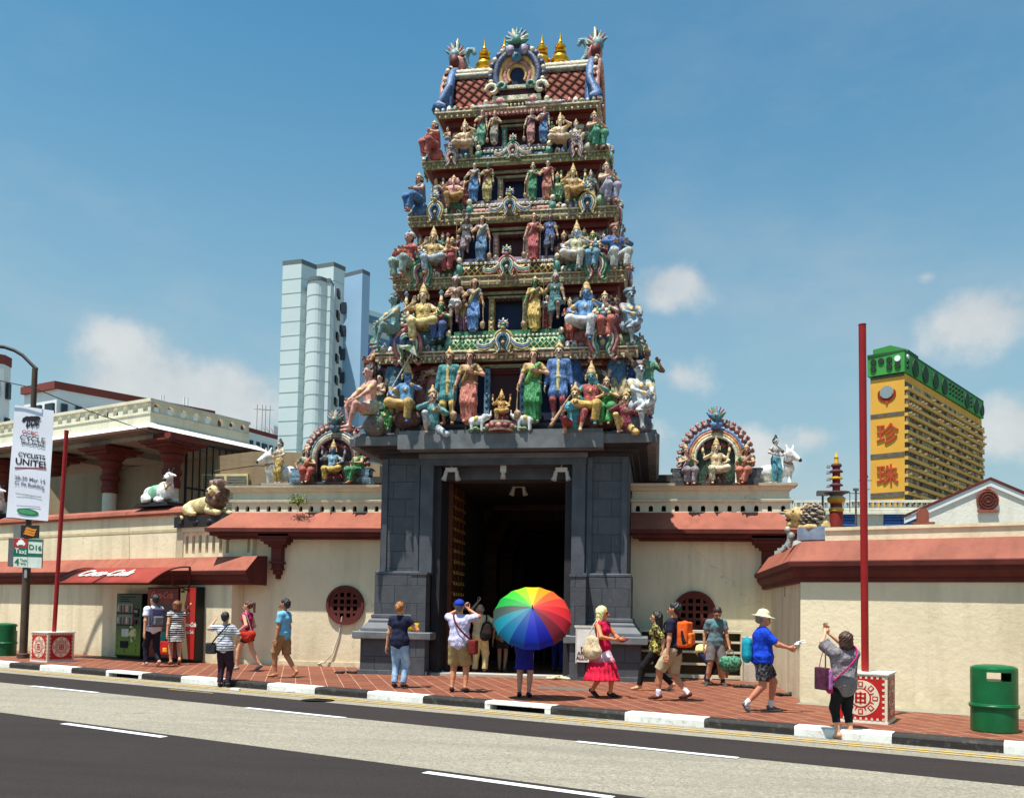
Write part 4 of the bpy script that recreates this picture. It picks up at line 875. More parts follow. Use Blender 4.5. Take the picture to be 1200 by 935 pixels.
for i in range(9): a = rad(-10+25*i); b.tube([(xc, ya-.05, 15.98), (xc+.17*math.cos(a), ya-.08, 16.02+.15*math.sin(a)), (xc+.30*math.cos(a), ya-.08, 16.08+.28*math.sin(a))], [.08, .075, .02], 6, (6, 4, 1, 7)[i % 4])
b.ball((xc, ya-.16, 16.0), (.11, .08, .12), 6, 8, 6)
for s_ in (-1, 1): b.ball((xc+s_*.17, ya-.08, 15.78), (.13, .07, .14), 8, 8, 6)
b.box(xc-.85, xc+.85, ya+.08, ya+1.2, 14.36, 14.52, 9); b.box(xc-.62, xc+.62, ya-.05, ya+1.2, 14.50, 14.62, 4); b.box(xc-.45, xc+.45, ya+.0, ya+1.3, 14.62, 14.82, 9); b.box(xc-.55, xc+.55, ya-.06, ya+1.2, 14.80, 14.88, 4)
b.box(xc-.6, xc+.6, ya+.14, ya+1.3, 14.8, 15.4, 9)
part(b, 'roof_arch', [paint((70, 80, 120)), paint((120, 120, 140)), GOLDP, PINKP, CREAMP, DBLUE, TEALP, paint((40, 120, 150)), MAUVE, MAR])
b = MB()
for s_ in (-1, 1):
    b.box(TX+s_*.7-.45, TX+s_*.7+.45, 21.82, 22.0, 14.33, 14.38, 0); b.ball((TX+s_*.42, 21.84, 14.45), (.1, .06, .1), 1, 7, 5)
for i in range(16): b.box(TX-.78+i*.1, TX-.72+i*.1, 21.80, 21.9, 14.1, 14.16, 1)
part(b, 'top_moulding', [WHTP, PINKP])

# covered hall seen dark through the gateway
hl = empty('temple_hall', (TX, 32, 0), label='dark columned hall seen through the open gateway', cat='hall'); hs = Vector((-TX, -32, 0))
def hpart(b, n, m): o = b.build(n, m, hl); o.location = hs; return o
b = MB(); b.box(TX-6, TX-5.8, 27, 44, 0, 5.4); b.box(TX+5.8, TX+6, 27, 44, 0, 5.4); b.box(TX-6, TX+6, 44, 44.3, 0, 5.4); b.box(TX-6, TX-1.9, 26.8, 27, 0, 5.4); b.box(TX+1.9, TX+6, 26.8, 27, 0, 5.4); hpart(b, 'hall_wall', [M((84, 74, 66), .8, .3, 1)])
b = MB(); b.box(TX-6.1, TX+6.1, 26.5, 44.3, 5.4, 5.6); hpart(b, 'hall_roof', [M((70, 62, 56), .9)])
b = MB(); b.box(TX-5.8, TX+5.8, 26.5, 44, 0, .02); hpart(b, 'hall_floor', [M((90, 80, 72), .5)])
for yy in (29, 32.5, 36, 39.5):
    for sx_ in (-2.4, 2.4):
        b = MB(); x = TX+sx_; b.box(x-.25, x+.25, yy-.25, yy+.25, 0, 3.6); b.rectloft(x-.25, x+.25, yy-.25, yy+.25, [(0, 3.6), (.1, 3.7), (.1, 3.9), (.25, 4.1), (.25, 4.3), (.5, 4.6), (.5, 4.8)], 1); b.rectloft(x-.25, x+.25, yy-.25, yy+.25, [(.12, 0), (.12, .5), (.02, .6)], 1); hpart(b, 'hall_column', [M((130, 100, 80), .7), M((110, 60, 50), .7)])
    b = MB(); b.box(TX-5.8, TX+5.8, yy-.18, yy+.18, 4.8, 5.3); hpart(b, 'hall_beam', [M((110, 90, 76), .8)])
# ---------------------------------------------------------------- painted figures
def prop_mace(side):
    def f(J, G):
        w = J['w'+side]; G[5] += [((w.x, w.y-.06, w.z+.05), (w.x+(.02 if side == 'L' else -.02), w.y-.08, .22), .016, .022, (1, 1, 1)), ((w.x, w.y-.08, .20), (w.x, w.y-.08, .11), .085, .075, (1, 1, 1))]
    return f
def prop_staff(side, z1=1.75):
    def f(J, G): w = J['w'+side]; G[5] += [((w.x, w.y-.05, z1), (w.x, w.y-.05, .02), .018, .018, (1, 1, 1))]
    return f
def prop_pipe(J, G): a, b = J['wR'], J['wL']; G[5] += [((a.x-.05, a.y-.06, a.z+.18), (b.x-.30, b.y-.2, .12), .02, .045, (1, 1, 1))]
def prop_seat(w=.30, hh=.42, y=.08):
    def f(J, G): G[5] += [((-w*.45, y, hh*.45), (w*.45, y, hh*.45), w*.55, w*.55, (1, 1, hh*.85/(w*1.1))), ((0, y+.04, .12), (0, y, hh*.5), .17, .16, (1.4, 1, 1))]
    return f
o_ = (1, 1, 1)
POSE = {
 'lady': dict(pz=dict(hR=(-.33, -.10, .86), handR='grip', hL=(.16, -.24, 1.18), eL=(1, .3, -.6), fL=(.11, 0, .075), fR=(-.07, -.05, .075)), head='sari', up='choli', low='sari', fem=True, extra=prop_mace('R')),
 'lady2': dict(pz=dict(hL=(.33, -.10, .86), handL='grip', hR=(-.16, -.24, 1.18), eR=(-1, .3, -.6), fL=(.09, -.05, .075), fR=(-.10, 0, .075)), head='shawl', up='choli', low='sari', fem=True, extra=prop_mace('L')),
 'ladyplain': dict(pz=dict(hL=(.27, -.05, .80), hR=(-.10, -.24, 1.15), eR=(-1, .3, -.5), side=.04), head='bun', up='choli', low='sari', fem=True),
 'guard': dict(pz=dict(hR=(-.30, -.03, .80), hL=(.30, -.03, .80), fL=(.10, 0, .075), fR=(-.10, 0, .075), sw=.19), head='crownm', up='coat', low='trous', fat=1.08),
 'ascetic': dict(pz=dict(hL=(.32, -.18, .95), handL='grip', hR=(-.05, -.22, 1.15), eR=(-1, .2, -.4), fR=(-.12, 0, .075), fL=(.12, -.25, .28)), head='turban', up='none', low='loin', extra=prop_staff('L', 1.1)),
 'shepherd': dict(pz=dict(hR=(-.32, -.18, 1.1), handR='grip', hL=(.30, -.15, .88), fR=(-.12, 0, .075), fL=(.12, -.28, .30)), head='topknot', up='vest', low='dhoti', extra=prop_staff('R')),
 'attend': dict(pz=dict(hL=(.03, -.20, 1.18), hR=(-.03, -.20, 1.18), eL=(1, .1, -.6), eR=(-1, .1, -.6)), head='crown', up='tunic', low='dhotil', sleeve=.9),
 'attendm': dict(pz=dict(hL=(.25, -.25, 1.35), eL=(1, .1, -.9), hR=(-.27, -.06, .82)), head='crownm', up='tunic', low='dhotil', sleeve=.9),
 'pray': dict(pz=dict(hL=(.02, -.20, 1.2), hR=(-.02, -.20, 1.2), eL=(1, .1, -.6), eR=(-1, .1, -.6)), head='topknot', up='none', low='dhoti'),
 'deity': dict(pz=dict(pel=(0, 0, .52), hR=(-.17, -.30, .95), eR=(-1, .2, -.5), handR='flat', hdR=(0, 0, 1.5), thR=(1, 0, 0), hL=(.24, -.24, .68), eL=(1, .2, -.3), fR=(-.12, -.36, .07), kR=(-.2, -1, .3), fL=(-.10, -.34, .47), kL=(1, -.55, .1), tL=(-.8, -.5, .0)), head='tallcrown', up='vest', low='dhotil', arms4=True, extra=prop_seat(.34, .46, .1)),
 'deity2': dict(pz=dict(pel=(0, 0, .52), hL=(.17, -.30, .95), eL=(1, .2, -.5), handL='flat', hdL=(0, 0, 1.5), thL=(-1, 0, 0), hR=(-.24, -.24, .68), eR=(-1, .2, -.3), fL=(.12, -.36, .07), kL=(.2, -1, .3), fR=(.10, -.34, .47), kR=(-1, -.55, .1), tR=(.8, -.5, .0)), head='tallcrown', up='vest', low='dhotil', extra=prop_seat(.34, .46, .1)),
 'ganesha': dict(pz=dict(pel=(0, 0, .50), hR=(-.20, -.28, .92), eR=(-1, .2, -.5), hL=(.22, -.26, .70), eL=(1, .2, -.3), fR=(-.12, -.36, .07), kR=(-.2, -1, .3), fL=(-.08, -.34, .45), kL=(1, -.55, .1), tL=(-.8, -.5, 0)), head='elephant', up='none', low='dhotil', arms4=True, fat=1.3, extra=prop_seat(.34, .44, .1)),
 'cross': dict(pz=dict(pel=(0, 0, .17), hR=(-.14, -.28, .38), eR=(-1, .3, 0), hL=(.18, -.20, .80), eL=(1, .2, -.5), handL='flat', hdL=(0, 0, 1.5), fL=(-.14, -.30, .10), fR=(.14, -.36, .12), kL=(1, -.5, 0), kR=(-1, -.5, 0), tL=(-1, -.2, 0), tR=(1, -.2, 0)), head='tallcrown', up='none', low='dhotil'),
 'sitman': dict(pz=dict(pel=(0, 0, .52), lean=.10, hR=(-.10, -.42, .62), hL=(.16, -.40, .60), eR=(-1, 0, -.3), eL=(1, 0, -.3), fR=(-.10, -.40, .07), kR=(-.1, -1, .3), fL=(.04, -.48, .10), kL=(.3, -1, .3)), head='moustache', up='none', low='loin', fat=1.05, extra=prop_seat(.28, .44, .08)),
 'sitman2': dict(pz=dict(pel=(0, 0, .52), lean=.05, hR=(-.02, -.40, .68), hL=(.08, -.44, .66), eR=(-1, 0, -.3), eL=(1, 0, -.3), fR=(-.06, -.40, .07), kR=(-.1, -1, .3), fL=(-.22, -.62, .32), kL=(.6, -1, .5)), head='turbanm', up='none', low='loin', extra=prop_seat(.28, .44, .08)),
 'sitlord': dict(pz=dict(pel=(0, 0, .52), hR=(-.16, -.32, .78), hL=(.20, -.36, .80), eR=(-1, .2, -.3), eL=(1, .2, -.3), fR=(-.14, -.36, .07), kR=(-.2, -1, .3), fL=(.16, -.40, .10), kL=(.3, -1, .3)), head='turbanm', up='shirt', low='dhotil', extra=prop_seat(.3, .44, .08)),
 'sitlady': dict(pz=dict(pel=(0, 0, .50), hR=(-.06, -.24, .86), hL=(.10, -.26, .90), eR=(-1, .1, -.5), eL=(1, .1, -.5), fR=(-.10, -.34, .07), kR=(-.1, -1, .2), fL=(.08, -.38, .08), kL=(.2, -1, .2)), head='sari', up='choli', low='saris', fem=True, extra=prop_seat(.3, .44, .08)),
 'sitlady2': dict(pz=dict(pel=(0, 0, .50), hR=(-.30, -.02, .52), hL=(.12, -.34, .74), eR=(-1, .6, 0), eL=(1, .1, -.5), fR=(-.10, -.34, .07), kR=(-.1, -1, .2), fL=(.0, -.42, .09), kL=(.3, -1, .2), hy=.3), head='sari', up='choli', low='saris', fem=True, extra=prop_seat(.3, .44, .08)),
 'kneel': dict(pz=dict(pel=(.05, 0, .26), lean=.1, hR=(-.12, -.34, .72), eR=(-1, .1, -.5), hL=(.14, -.40, .55), eL=(1, .1, -.5), handL='grip', handR='grip', fR=(-.12, -.20, .07), kR=(-.5, -1, .8), fL=(.22, .10, .06), kL=(.3, -1, -.2)), head='crownm', up='shirt', low='trous'),
 'kneelpipe': dict(pz=dict(pel=(.05, 0, .26), lean=.1, hR=(.02, -.34, .66), eR=(-1, .1, -.5), hL=(-.12, -.40, .50), eL=(1, .1, -.5), handL='grip', handR='grip', fR=(-.16, -.05, .07), kR=(-.5, -1, -.1), fL=(.20, -.34, .07), kL=(.5, -1, .8)), head='crownm', up='shirt', low='trous', extra=prop_pipe),
 'monkey': dict(pz=dict(pel=(0, 0, .24), lean=.2, hR=(-.2, -.3, .35), hL=(.2, -.3, .35), fR=(-.16, -.24, .07), kR=(-.6, -1, .8), fL=(.16, -.24, .07), kL=(.6, -1, .8)), head='crown', up='none', low='loin', fat=1.2),
}
PINK, CRM, BLU, GRN, GRY, BRN, RED_ = (226, 176, 150), (226, 196, 150), (70, 130, 180), (70, 150, 80), (176, 180, 182), (120, 78, 60), (190, 90, 80)
def put(key, px, py, Y, H, cols, label=None, rz=0., wid=1.0, dz=0.):
    p = PY(px, py, Y); return statue('figure', key, cols, Vector((p.x, Y, p.z+dz)) + T0, H*(1.0 if Y < 20.75 else 1.05), tower, rz, label, wid*1.03, **POSE[key])
OR, YL, TL = (205, 110, 60), (222, 176, 50), (60, 160, 165)
S1 = [
 ('sitman', 434, 509, 20.35, 1.22, dict(skin=(216, 150, 130), low=(190, 190, 160), prop=(104, 96, 90)), 'seated bare-chested man with black hair', -.75),
 ('pray', 436, 480, 21.0, .95, dict(skin=(150, 90, 75), low=(180, 110, 60), hair=(30, 110, 60)), None, -1.0),
 ('monkey', 452, 506, 20.35, .62, dict(skin=(60, 140, 60), low=(80, 150, 60), head=(190, 170, 70)), 'small green crouching figure', 0),
 ('attendm', 463, 496, 20.95, .92, dict(up=(60, 120, 150), low=(190, 170, 110), prop=WHTP and (200, 190, 170)), None, .1),
 ('deity2', 476, 500, 20.55, 1.0, dict(skin=(50, 110, 180), up=(70, 140, 190), low=(215, 170, 70), sash=(200, 160, 80), prop=(120, 70, 60)), 'seated blue-faced god in yellow wrap', 0),
 ('kneel', 503, 511, 20.35, .98, dict(skin=(205, 150, 120), up=(80, 160, 160), low=(180, 190, 200)), 'kneeling musician in teal', .5),
 ('ladyplain', 494, 496, 21.05, .72, dict(up=(150, 60, 60), low=(180, 80, 60), skin=(190, 120, 95)), None, 0),
 ('attend', 508, 494, 21.1, .92, dict(up=(190, 110, 110), low=(150, 160, 150), head=(190, 140, 90)), None, -.3),
 ('guard', 525, 499, 20.5, 1.00, dict(up=(30, 140, 145), low=(226, 180, 40), skin=(190, 130, 95), gold=(210, 175, 80)), 'standing guard in teal coat and yellow trousers', 0),
 ('lady', 549, 497, 20.45, .98, dict(up=(170, 130, 50), low=(215, 110, 80), sash=(150, 110, 50), skin=(205, 135, 110)), 'standing woman in orange and olive sari', 0),
 ('lady', 624, 496, 20.45, .98, dict(up=(190, 150, 50), low=(30, 150, 70), sash=(110, 180, 60), skin=(215, 150, 120)), 'standing woman in bright green sari', 0),
 ('guard', 654, 495, 20.5, 1.02, dict(up=(60, 115, 185), low=(170, 40, 55), skin=(205, 175, 150), gold=(215, 200, 120)), 'standing guard in blue coat and red trousers', 0),
 ('attendm', 673, 480, 21.0, .88, dict(up=(30, 90, 160), low=(30, 80, 140)), None, .2),
 ('kneelpipe', 671, 510, 20.35, .98, dict(skin=(205, 165, 110), up=(40, 160, 175), low=(170, 50, 55), prop=(180, 120, 70)), 'kneeling piper in turquoise', 0),
 ('deity2', 692, 503, 20.5, 1.0, dict(skin=(50, 150, 160), up=(180, 60, 50), low=(228, 180, 50), sash=(205, 120, 90), prop=(120, 60, 50)), 'seated god with green face, red top and yellow trousers', 0),
 ('sitlady', 710, 502, 20.6, .86, dict(up=(50, 140, 60), low=(60, 170, 80), sash=(80, 170, 70), skin=(205, 140, 110), prop=(90, 60, 50)), None, 0),
 ('attendm', 725, 487, 21.0, .92, dict(up=(60, 110, 150), low=(190, 160, 110)), None, 0),
 ('kneel', 731, 510, 20.35, .86, dict(up=(150, 30, 60), low=(224, 180, 80), skin=(215, 165, 120)), 'squatting figure in maroon with yellow trousers', 0),
 ('sitman2', 748, 509, 20.4, 1.22, dict(skin=(186, 190, 192), low=(180, 184, 190), hair=(40, 36, 34), head=(110, 80, 60), prop=(90, 90, 100)), 'seated pale grey man with legs crossed', .35),
 ('ladyplain', 484, 486, 21.15, .8, dict(up=(120, 60, 50), low=(110, 60, 50), skin=(120, 70, 56)), None, 0), ('attend', 700, 484, 21.2, .92, dict(up=(120, 60, 46), low=(100, 60, 50), skin=(120, 74, 56)), None, 0),
 ('attend', 684, 484, 21.2, .92, dict(up=(50, 60, 110), low=(100, 60, 50), skin=(120, 74, 56)), None, 0), ('attend', 740, 484, 21.15, .92, dict(up=(30, 60, 140), low=(40, 60, 120), skin=(130, 84, 66)), None, 0),
]
S2 = [
 ('sitman', 463, 412, 20.8, 1.0, dict(skin=(110, 150, 150), low=(120, 165, 160), head=(170, 80, 80), prop=(30, 80, 150)), 'seated grey-green man leaning on his knee', -.8),
 ('attend', 475, 402, 20.95, .52, dict(up=(205, 110, 90), low=(200, 80, 60)), None, 0),
 ('deity', 495, 407, 20.95, .98, dict(skin=(224, 190, 140), up=(214, 180, 80), low=(232, 205, 120), prop=(60, 120, 150)), 'seated golden god with raised hands', 0),
 ('sitlady', 516, 405, 21.0, .76, dict(skin=(90, 150, 90), up=(80, 110, 130), low=(50, 90, 160), prop=(60, 60, 80)), None, 0),
 ('ascetic', 533, 390, 20.95, .74, dict(skin=(150, 105, 90), low=(205, 200, 200), head=(200, 190, 180), prop=(140, 60, 50)), 'thin ascetic with a staff', 0),
 ('lady2', 555, 389, 20.9, .69, dict(up=(90, 110, 150), low=(70, 130, 200), sash=(200, 190, 120), skin=(190, 120, 90)), 'standing woman in blue sari', 0),
 ('lady', 626, 388, 20.9, .69, dict(up=(220, 180, 60), low=(235, 190, 60), sash=(150, 90, 40), skin=(80, 130, 60)), 'standing green-skinned woman in yellow sari', 0),
 ('shepherd', 650, 387, 20.95, .74, dict(skin=(150, 110, 90), up=(40, 110, 115), low=(50, 120, 125), prop=(140, 90, 60), hair=(150, 150, 150)), 'man in teal wrap with a staff', 0),
 ('attend', 667, 402, 20.95, .55, dict(up=(205, 90, 60), low=(200, 90, 60)), None, 0),
 ('deity2', 686, 405, 20.95, .98, dict(skin=(60, 130, 190), up=(80, 150, 210), low=(222, 222, 224), sash=(214, 120, 50), prop=(150, 70, 60)), 'seated blue god in white wrap', 0),
 ('sitlady', 708, 402, 21.0, .84, dict(up=(50, 120, 120), low=(205, 90, 70), sash=(180, 80, 40), prop=(150, 60, 60)), None, .1),
 ('sitman2', 737, 411, 20.85, 1.02, dict(skin=(130, 150, 165), low=(130, 150, 165), head=(80, 110, 130), prop=(90, 100, 60)), 'seated blue-grey man with a turban', .35),
 ('pray', 522, 396, 21.2, .5, dict(skin=(90, 60, 50)), None, 0),
]
S3 = [
 ('sitlord', 478, 333, 21.1, .90, dict(up=(190, 60, 50), low=(150, 175, 160), head=(190, 190, 190), prop=(190, 150, 90), skin=(190, 130, 100)), 'seated man in red jacket and white turban', -.45),
 ('deity', 507, 327, 21.2, .80, dict(skin=(214, 175, 130), up=(205, 165, 80), low=(170, 185, 200), prop=(150, 60, 60)), None, 0),
 ('sitlady', 529, 322, 21.25, .64, dict(up=(190, 120, 60), low=(185, 60, 70), skin=(190, 130, 90), prop=(120, 60, 50)), None, -.2),
 ('shepherd', 546, 308, 21.2, .62, dict(up=(80, 80, 90), low=(150, 130, 140), skin=(120, 90, 80)), None, 0),
 ('lady2', 564, 308, 21.15, .62, dict(up=(150, 160, 160), low=(80, 130, 170), sash=(205, 200, 190), skin=(200, 140, 110)), None, 0),
 ('lady', 625, 306, 21.15, .62, dict(up=(180, 70, 60), low=(200, 70, 70), sash=(200, 90, 80), skin=(205, 140, 110)), 'standing woman in red sari', 0),
 ('shepherd', 644, 306, 21.2, .62, dict(up=(40, 90, 165), low=(60, 80, 120), skin=(120, 90, 80)), None, 0),
 ('deity2', 675, 322, 21.2, .80, dict(skin=(170, 190, 220), up=(205, 195, 150), low=(214, 205, 190), sash=(190, 60, 60), prop=(60, 110, 80)), None, 0),
 ('sitlady', 694, 320, 21.25, .70, dict(up=(90, 150, 120), low=(100, 160, 190), skin=(120, 150, 90), prop=(150, 60, 60)), None, 0),
 ('sitlord', 720, 325, 21.15, .90, dict(up=(30, 95, 170), low=(200, 200, 190), head=(140, 80, 60), prop=(60, 130, 110), skin=(180, 120, 80)), 'seated man in blue coat and brown turban', .4),
]
S4 = [
 ('sitlady2', 490, 253, 21.35, .74, dict(up=(120, 130, 160), low=(30, 110, 175), sash=(120, 130, 160), prop=(30, 100, 160), skin=(205, 140, 115)), 'seated woman in blue sari', -.5),
 ('ganesha', 531, 248, 21.5, .62, dict(skin=(222, 150, 135), low=(205, 150, 60), prop=(60, 110, 70)), 'seated pink elephant-headed god', 0),
 ('ladyplain', 555, 237, 21.5, .54, dict(up=(60, 90, 150), low=(50, 125, 190), sash=(205, 190, 160)), None, 0),
 ('ladyplain', 571, 236, 21.48, .53, dict(up=(150, 140, 70), low=(205, 175, 90), skin=(100, 120, 70)), None, 0),
 ('lady', 624, 235, 21.48, .50, dict(up=(40, 130, 80), low=(40, 140, 90), sash=(60, 150, 90)), None, 0),
 ('ladyplain', 641, 234, 21.5, .53, dict(up=(190, 90, 60), low=(200, 110, 80)), None, 0),
 ('deity', 671, 243, 21.5, .66, dict(skin=(230, 195, 120), up=(190, 150, 90), low=(220, 165, 70), prop=(60, 110, 70)), None, 0),
 ('sitlady', 710, 243, 21.4, .76, dict(up=(100, 170, 120), low=(170, 165, 195), sash=(180, 170, 200), prop=(120, 160, 120), skin=(222, 165, 140)), 'seated woman in lilac sari', .5),
]
S5 = [
 ('sitlady', 508, 188, 21.65, .70, dict(up=(190, 80, 70), low=(195, 75, 65), sash=(200, 90, 80), prop=(180, 70, 60), skin=(205, 135, 110)), 'seated woman in red sari with folded hands', -.5),
 ('cross', 544, 176, 21.75, .62, dict(skin=(230, 195, 150), low=(220, 185, 140), gold=(190, 140, 70)), None, 0),
 ('ladyplain', 564, 170, 21.75, .49, dict(up=(70, 130, 110), low=(100, 180, 140)), None, 0),
 ('lady', 579, 170, 21.73, .46, dict(up=(150, 140, 120), low=(160, 150, 130), sash=(200, 160, 90)), None, 0),
 ('lady', 622, 168, 21.73, .46, dict(up=(90, 70, 120), low=(205, 130, 120), sash=(170, 90, 110)), None, 0),
 ('ladyplain', 637, 167, 21.75, .49, dict(up=(50, 110, 170), low=(50, 120, 180)), None, 0),
 ('cross', 656, 170, 21.75, .64, dict(skin=(232, 200, 160), low=(222, 190, 150)), None, 0),
 ('sitlady', 696, 181, 21.7, .74, dict(up=(60, 140, 100), low=(50, 160, 120), sash=(60, 160, 110), prop=(160, 150, 120), skin=(215, 150, 125)), 'seated woman in green sari with folded hands', .5),
]
for S in (S1, S2, S3, S4, S5):
    for key, px, py, Y, H, cols, lab, rz in S: put(key, px, py, Y, H, cols, lab, rz)
# small attendants filling the gaps on the upper storeys
FILL = [(462, 404, 21.15, .55), (509, 398, 21.2, .5), (543, 392, 21.15, .5), (640, 390, 21.15, .5), (699, 398, 21.2, .5), (722, 404, 21.15, .6), (490, 322, 21.35, .5), (518, 318, 21.4, .5), (536, 314, 21.4, .45), (660, 312, 21.4, .45), (684, 314, 21.4, .5), (707, 318, 21.35, .5),
        (510, 247, 21.55, .42), (545, 240, 21.65, .4), (653, 238, 21.65, .4), (692, 240, 21.55, .44), (524, 180, 21.8, .36), (556, 174, 21.85, .32), (646, 170, 21.85, .32), (674, 174, 21.8, .38),
        (444, 500, 20.9, .7), (456, 488, 21.2, .85), (518, 492, 21.25, .8), (663, 488, 21.25, .8), (718, 492, 21.25, .72), (757, 492, 20.95, .9), (737, 500, 20.9, .6)]
FC = [(205, 96, 80), (90, 160, 120), (225, 180, 90), (90, 140, 190), (210, 200, 180), (170, 110, 150), (190, 70, 60), (60, 120, 110)]
for i, (px, py, Y, H) in enumerate(FILL):
    key = ('attend', 'pray', 'attendm', 'ladyplain', 'monkey')[i % 5] if H < .7 else ('attend', 'attendm', 'pray')[i % 3]
    put(key, px, py, Y, H*(1.5 if key == 'monkey' else 1), dict(skin=((226, 176, 140), (150, 100, 80), (110, 160, 110), (214, 190, 170))[i % 4], up=FC[i % 8], low=FC[(i+3) % 8], sash=FC[(i+5) % 8]), None, (-.3, .2, 0, .35)[i % 4])
# figures sitting along the right and left flanks, turned outwards
k_ = 0
for zz, hw, y0, H in ((5.74, 3.4, 21.1, 1.1), (7.82, 3.02, 21.6, .85), (9.74, 2.72, 21.9, .8), (11.44, 2.46, 22.2, .65), (12.98, 2.2, 22.4, .6)):
    for s_ in (-1, 1):
        for q in range(2 if s_ > 0 else 1):
            key = ('sitman2', 'sitlady', 'attend', 'sitlord', 'ladyplain')[(k_*3) % 5]; cl = ((120, 150, 190), (190, 90, 80), (80, 150, 110), (205, 170, 90), (150, 120, 150), (200, 200, 195))
            p = Vector((TX+s_*(hw-.42), y0+q*1.35*hw/3.4, zz)); k_ += 1
            statue('figure', key, dict(skin=((222, 170, 140), (150, 110, 90), (190, 190, 190))[k_ % 3], up=cl[k_ % 6], low=cl[(k_+2) % 6], sash=cl[(k_+1) % 6], prop=cl[(k_+3) % 6]), p+T0, H*.86*(.8 if key in ('attend', 'ladyplain') else 1), tower, s_*math.pi/2-.2*s_, **POSE[key])
# golden goddess between two white elephants on the ledge
p = PY(586, 513, 20.25)
b = MB(); b.lathe([(.0, 0), (.28, .0), (.30, .05), (.24, .08), (.32, .13), (.33, .17), (.25, .19), (.26, .23), (.0, .24)], (p.x, 20.30, 5.69), 14, ms=[0, 1, 0, 0, 2, 1, 1, 0])
for i in range(12): a = i*math.pi/6; b.ball((p.x+.30*math.cos(a), 20.30+.30*math.sin(a), 5.79), (.09, .05, .07), 2 if i % 2 else 0, 6, 4)
part(b, 'lotus_pedestal', [paint((150, 40, 60)), CREAMP, PINKP])
statue('figure', 'deity', dict(skin=(222, 160, 60), up=(214, 150, 50), low=(224, 165, 60), gold=(230, 180, 70), head=(230, 180, 70), prop=(150, 50, 70)), Vector((p.x, 20.34, 5.90))+T0, .50, tower, 0, 'golden seated goddess on a lotus', **POSE['deity'])
def elephant(x, s_):
    q = [((0, 0, .36), (.26*s_, 0, .34), .15, .14, (1, .85, 1)), ((-.15*s_, 0, .46), (-.2*s_, 0, .48), .11, .10, o_), ((-.26*s_, 0, .44), (-.33*s_, 0, .52), .05, .035, o_), ((-.33*s_, 0, .52), (-.34*s_, 0, .68), .033, .02, o_)]
    for dx in (-.06, .28):
        for dy in (-.08, .08): q.append(((dx*s_, dy, .30), (dx*s_, dy, .03), .055, .05, o_))
    q += [((-.13*s_, -.1, .5), (-.11*s_, -.11, .42), .07, .06, (1, .4, 1)), ((-.13*s_, .1, .5), (-.11*s_, .11, .42), .07, .06, (1, .4, 1))]
    V, Q, G = isomesh([q, [((.12*s_, 0, .40), (.14*s_, 0, .38), .16, .16, (.7, .9, .8))]], .018, .04); me = mkmesh('elephant', V, Q, G, [paint((205, 205, 205)), paint((190, 170, 80))])
    o = bpy.data.objects.new('elephant', me); C.objects.link(o); o.parent = tower; o.location = Vector((x, 20.32, 5.70))+T0; o.scale = (.72,)*3
elephant(p.x-.48, -1); elephant(p.x+.48, 1)
b = MB()
for i in range(40): b.ball((p.x+random.uniform(-.75, .75), 20.2+random.uniform(0, .25), 5.72+random.uniform(0, .06)), (.07, .05, .04), i % 2, 6, 4)
part(b, 'leafy_base', [paint((90, 140, 90)), paint((120, 160, 110))])
# striped parasol carried over the seated god
p = PY(484, 410, 20.6); q = PY(455, 462, 20.6)
b = MB(); b.tube([(q.x, 20.6, q.z), (p.x, 20.5, p.z-.1)], .018, 6, 1)
for i in range(10):
    a0, a1 = i*math.pi/5, (i+1)*math.pi/5; t = Vector((p.x, 20.5, p.z)); up_ = Vector((.5, 0, .87)); xx = Vector((.87, 0, -.5)); yy = Vector((0, 1, 0)); top = t+up_*.10
    r1 = t+(xx*math.cos(a0)+yy*math.sin(a0))*.34-up_*.12; r2 = t+(xx*math.cos(a1)+yy*math.sin(a1))*.34-up_*.12; b.add([top, r1, r2], [(0, 1, 2), (2, 1, 0)], 0 if i % 2 else 2)
part(b, 'carried_parasol', [GRNP, WHTP, WHTP])
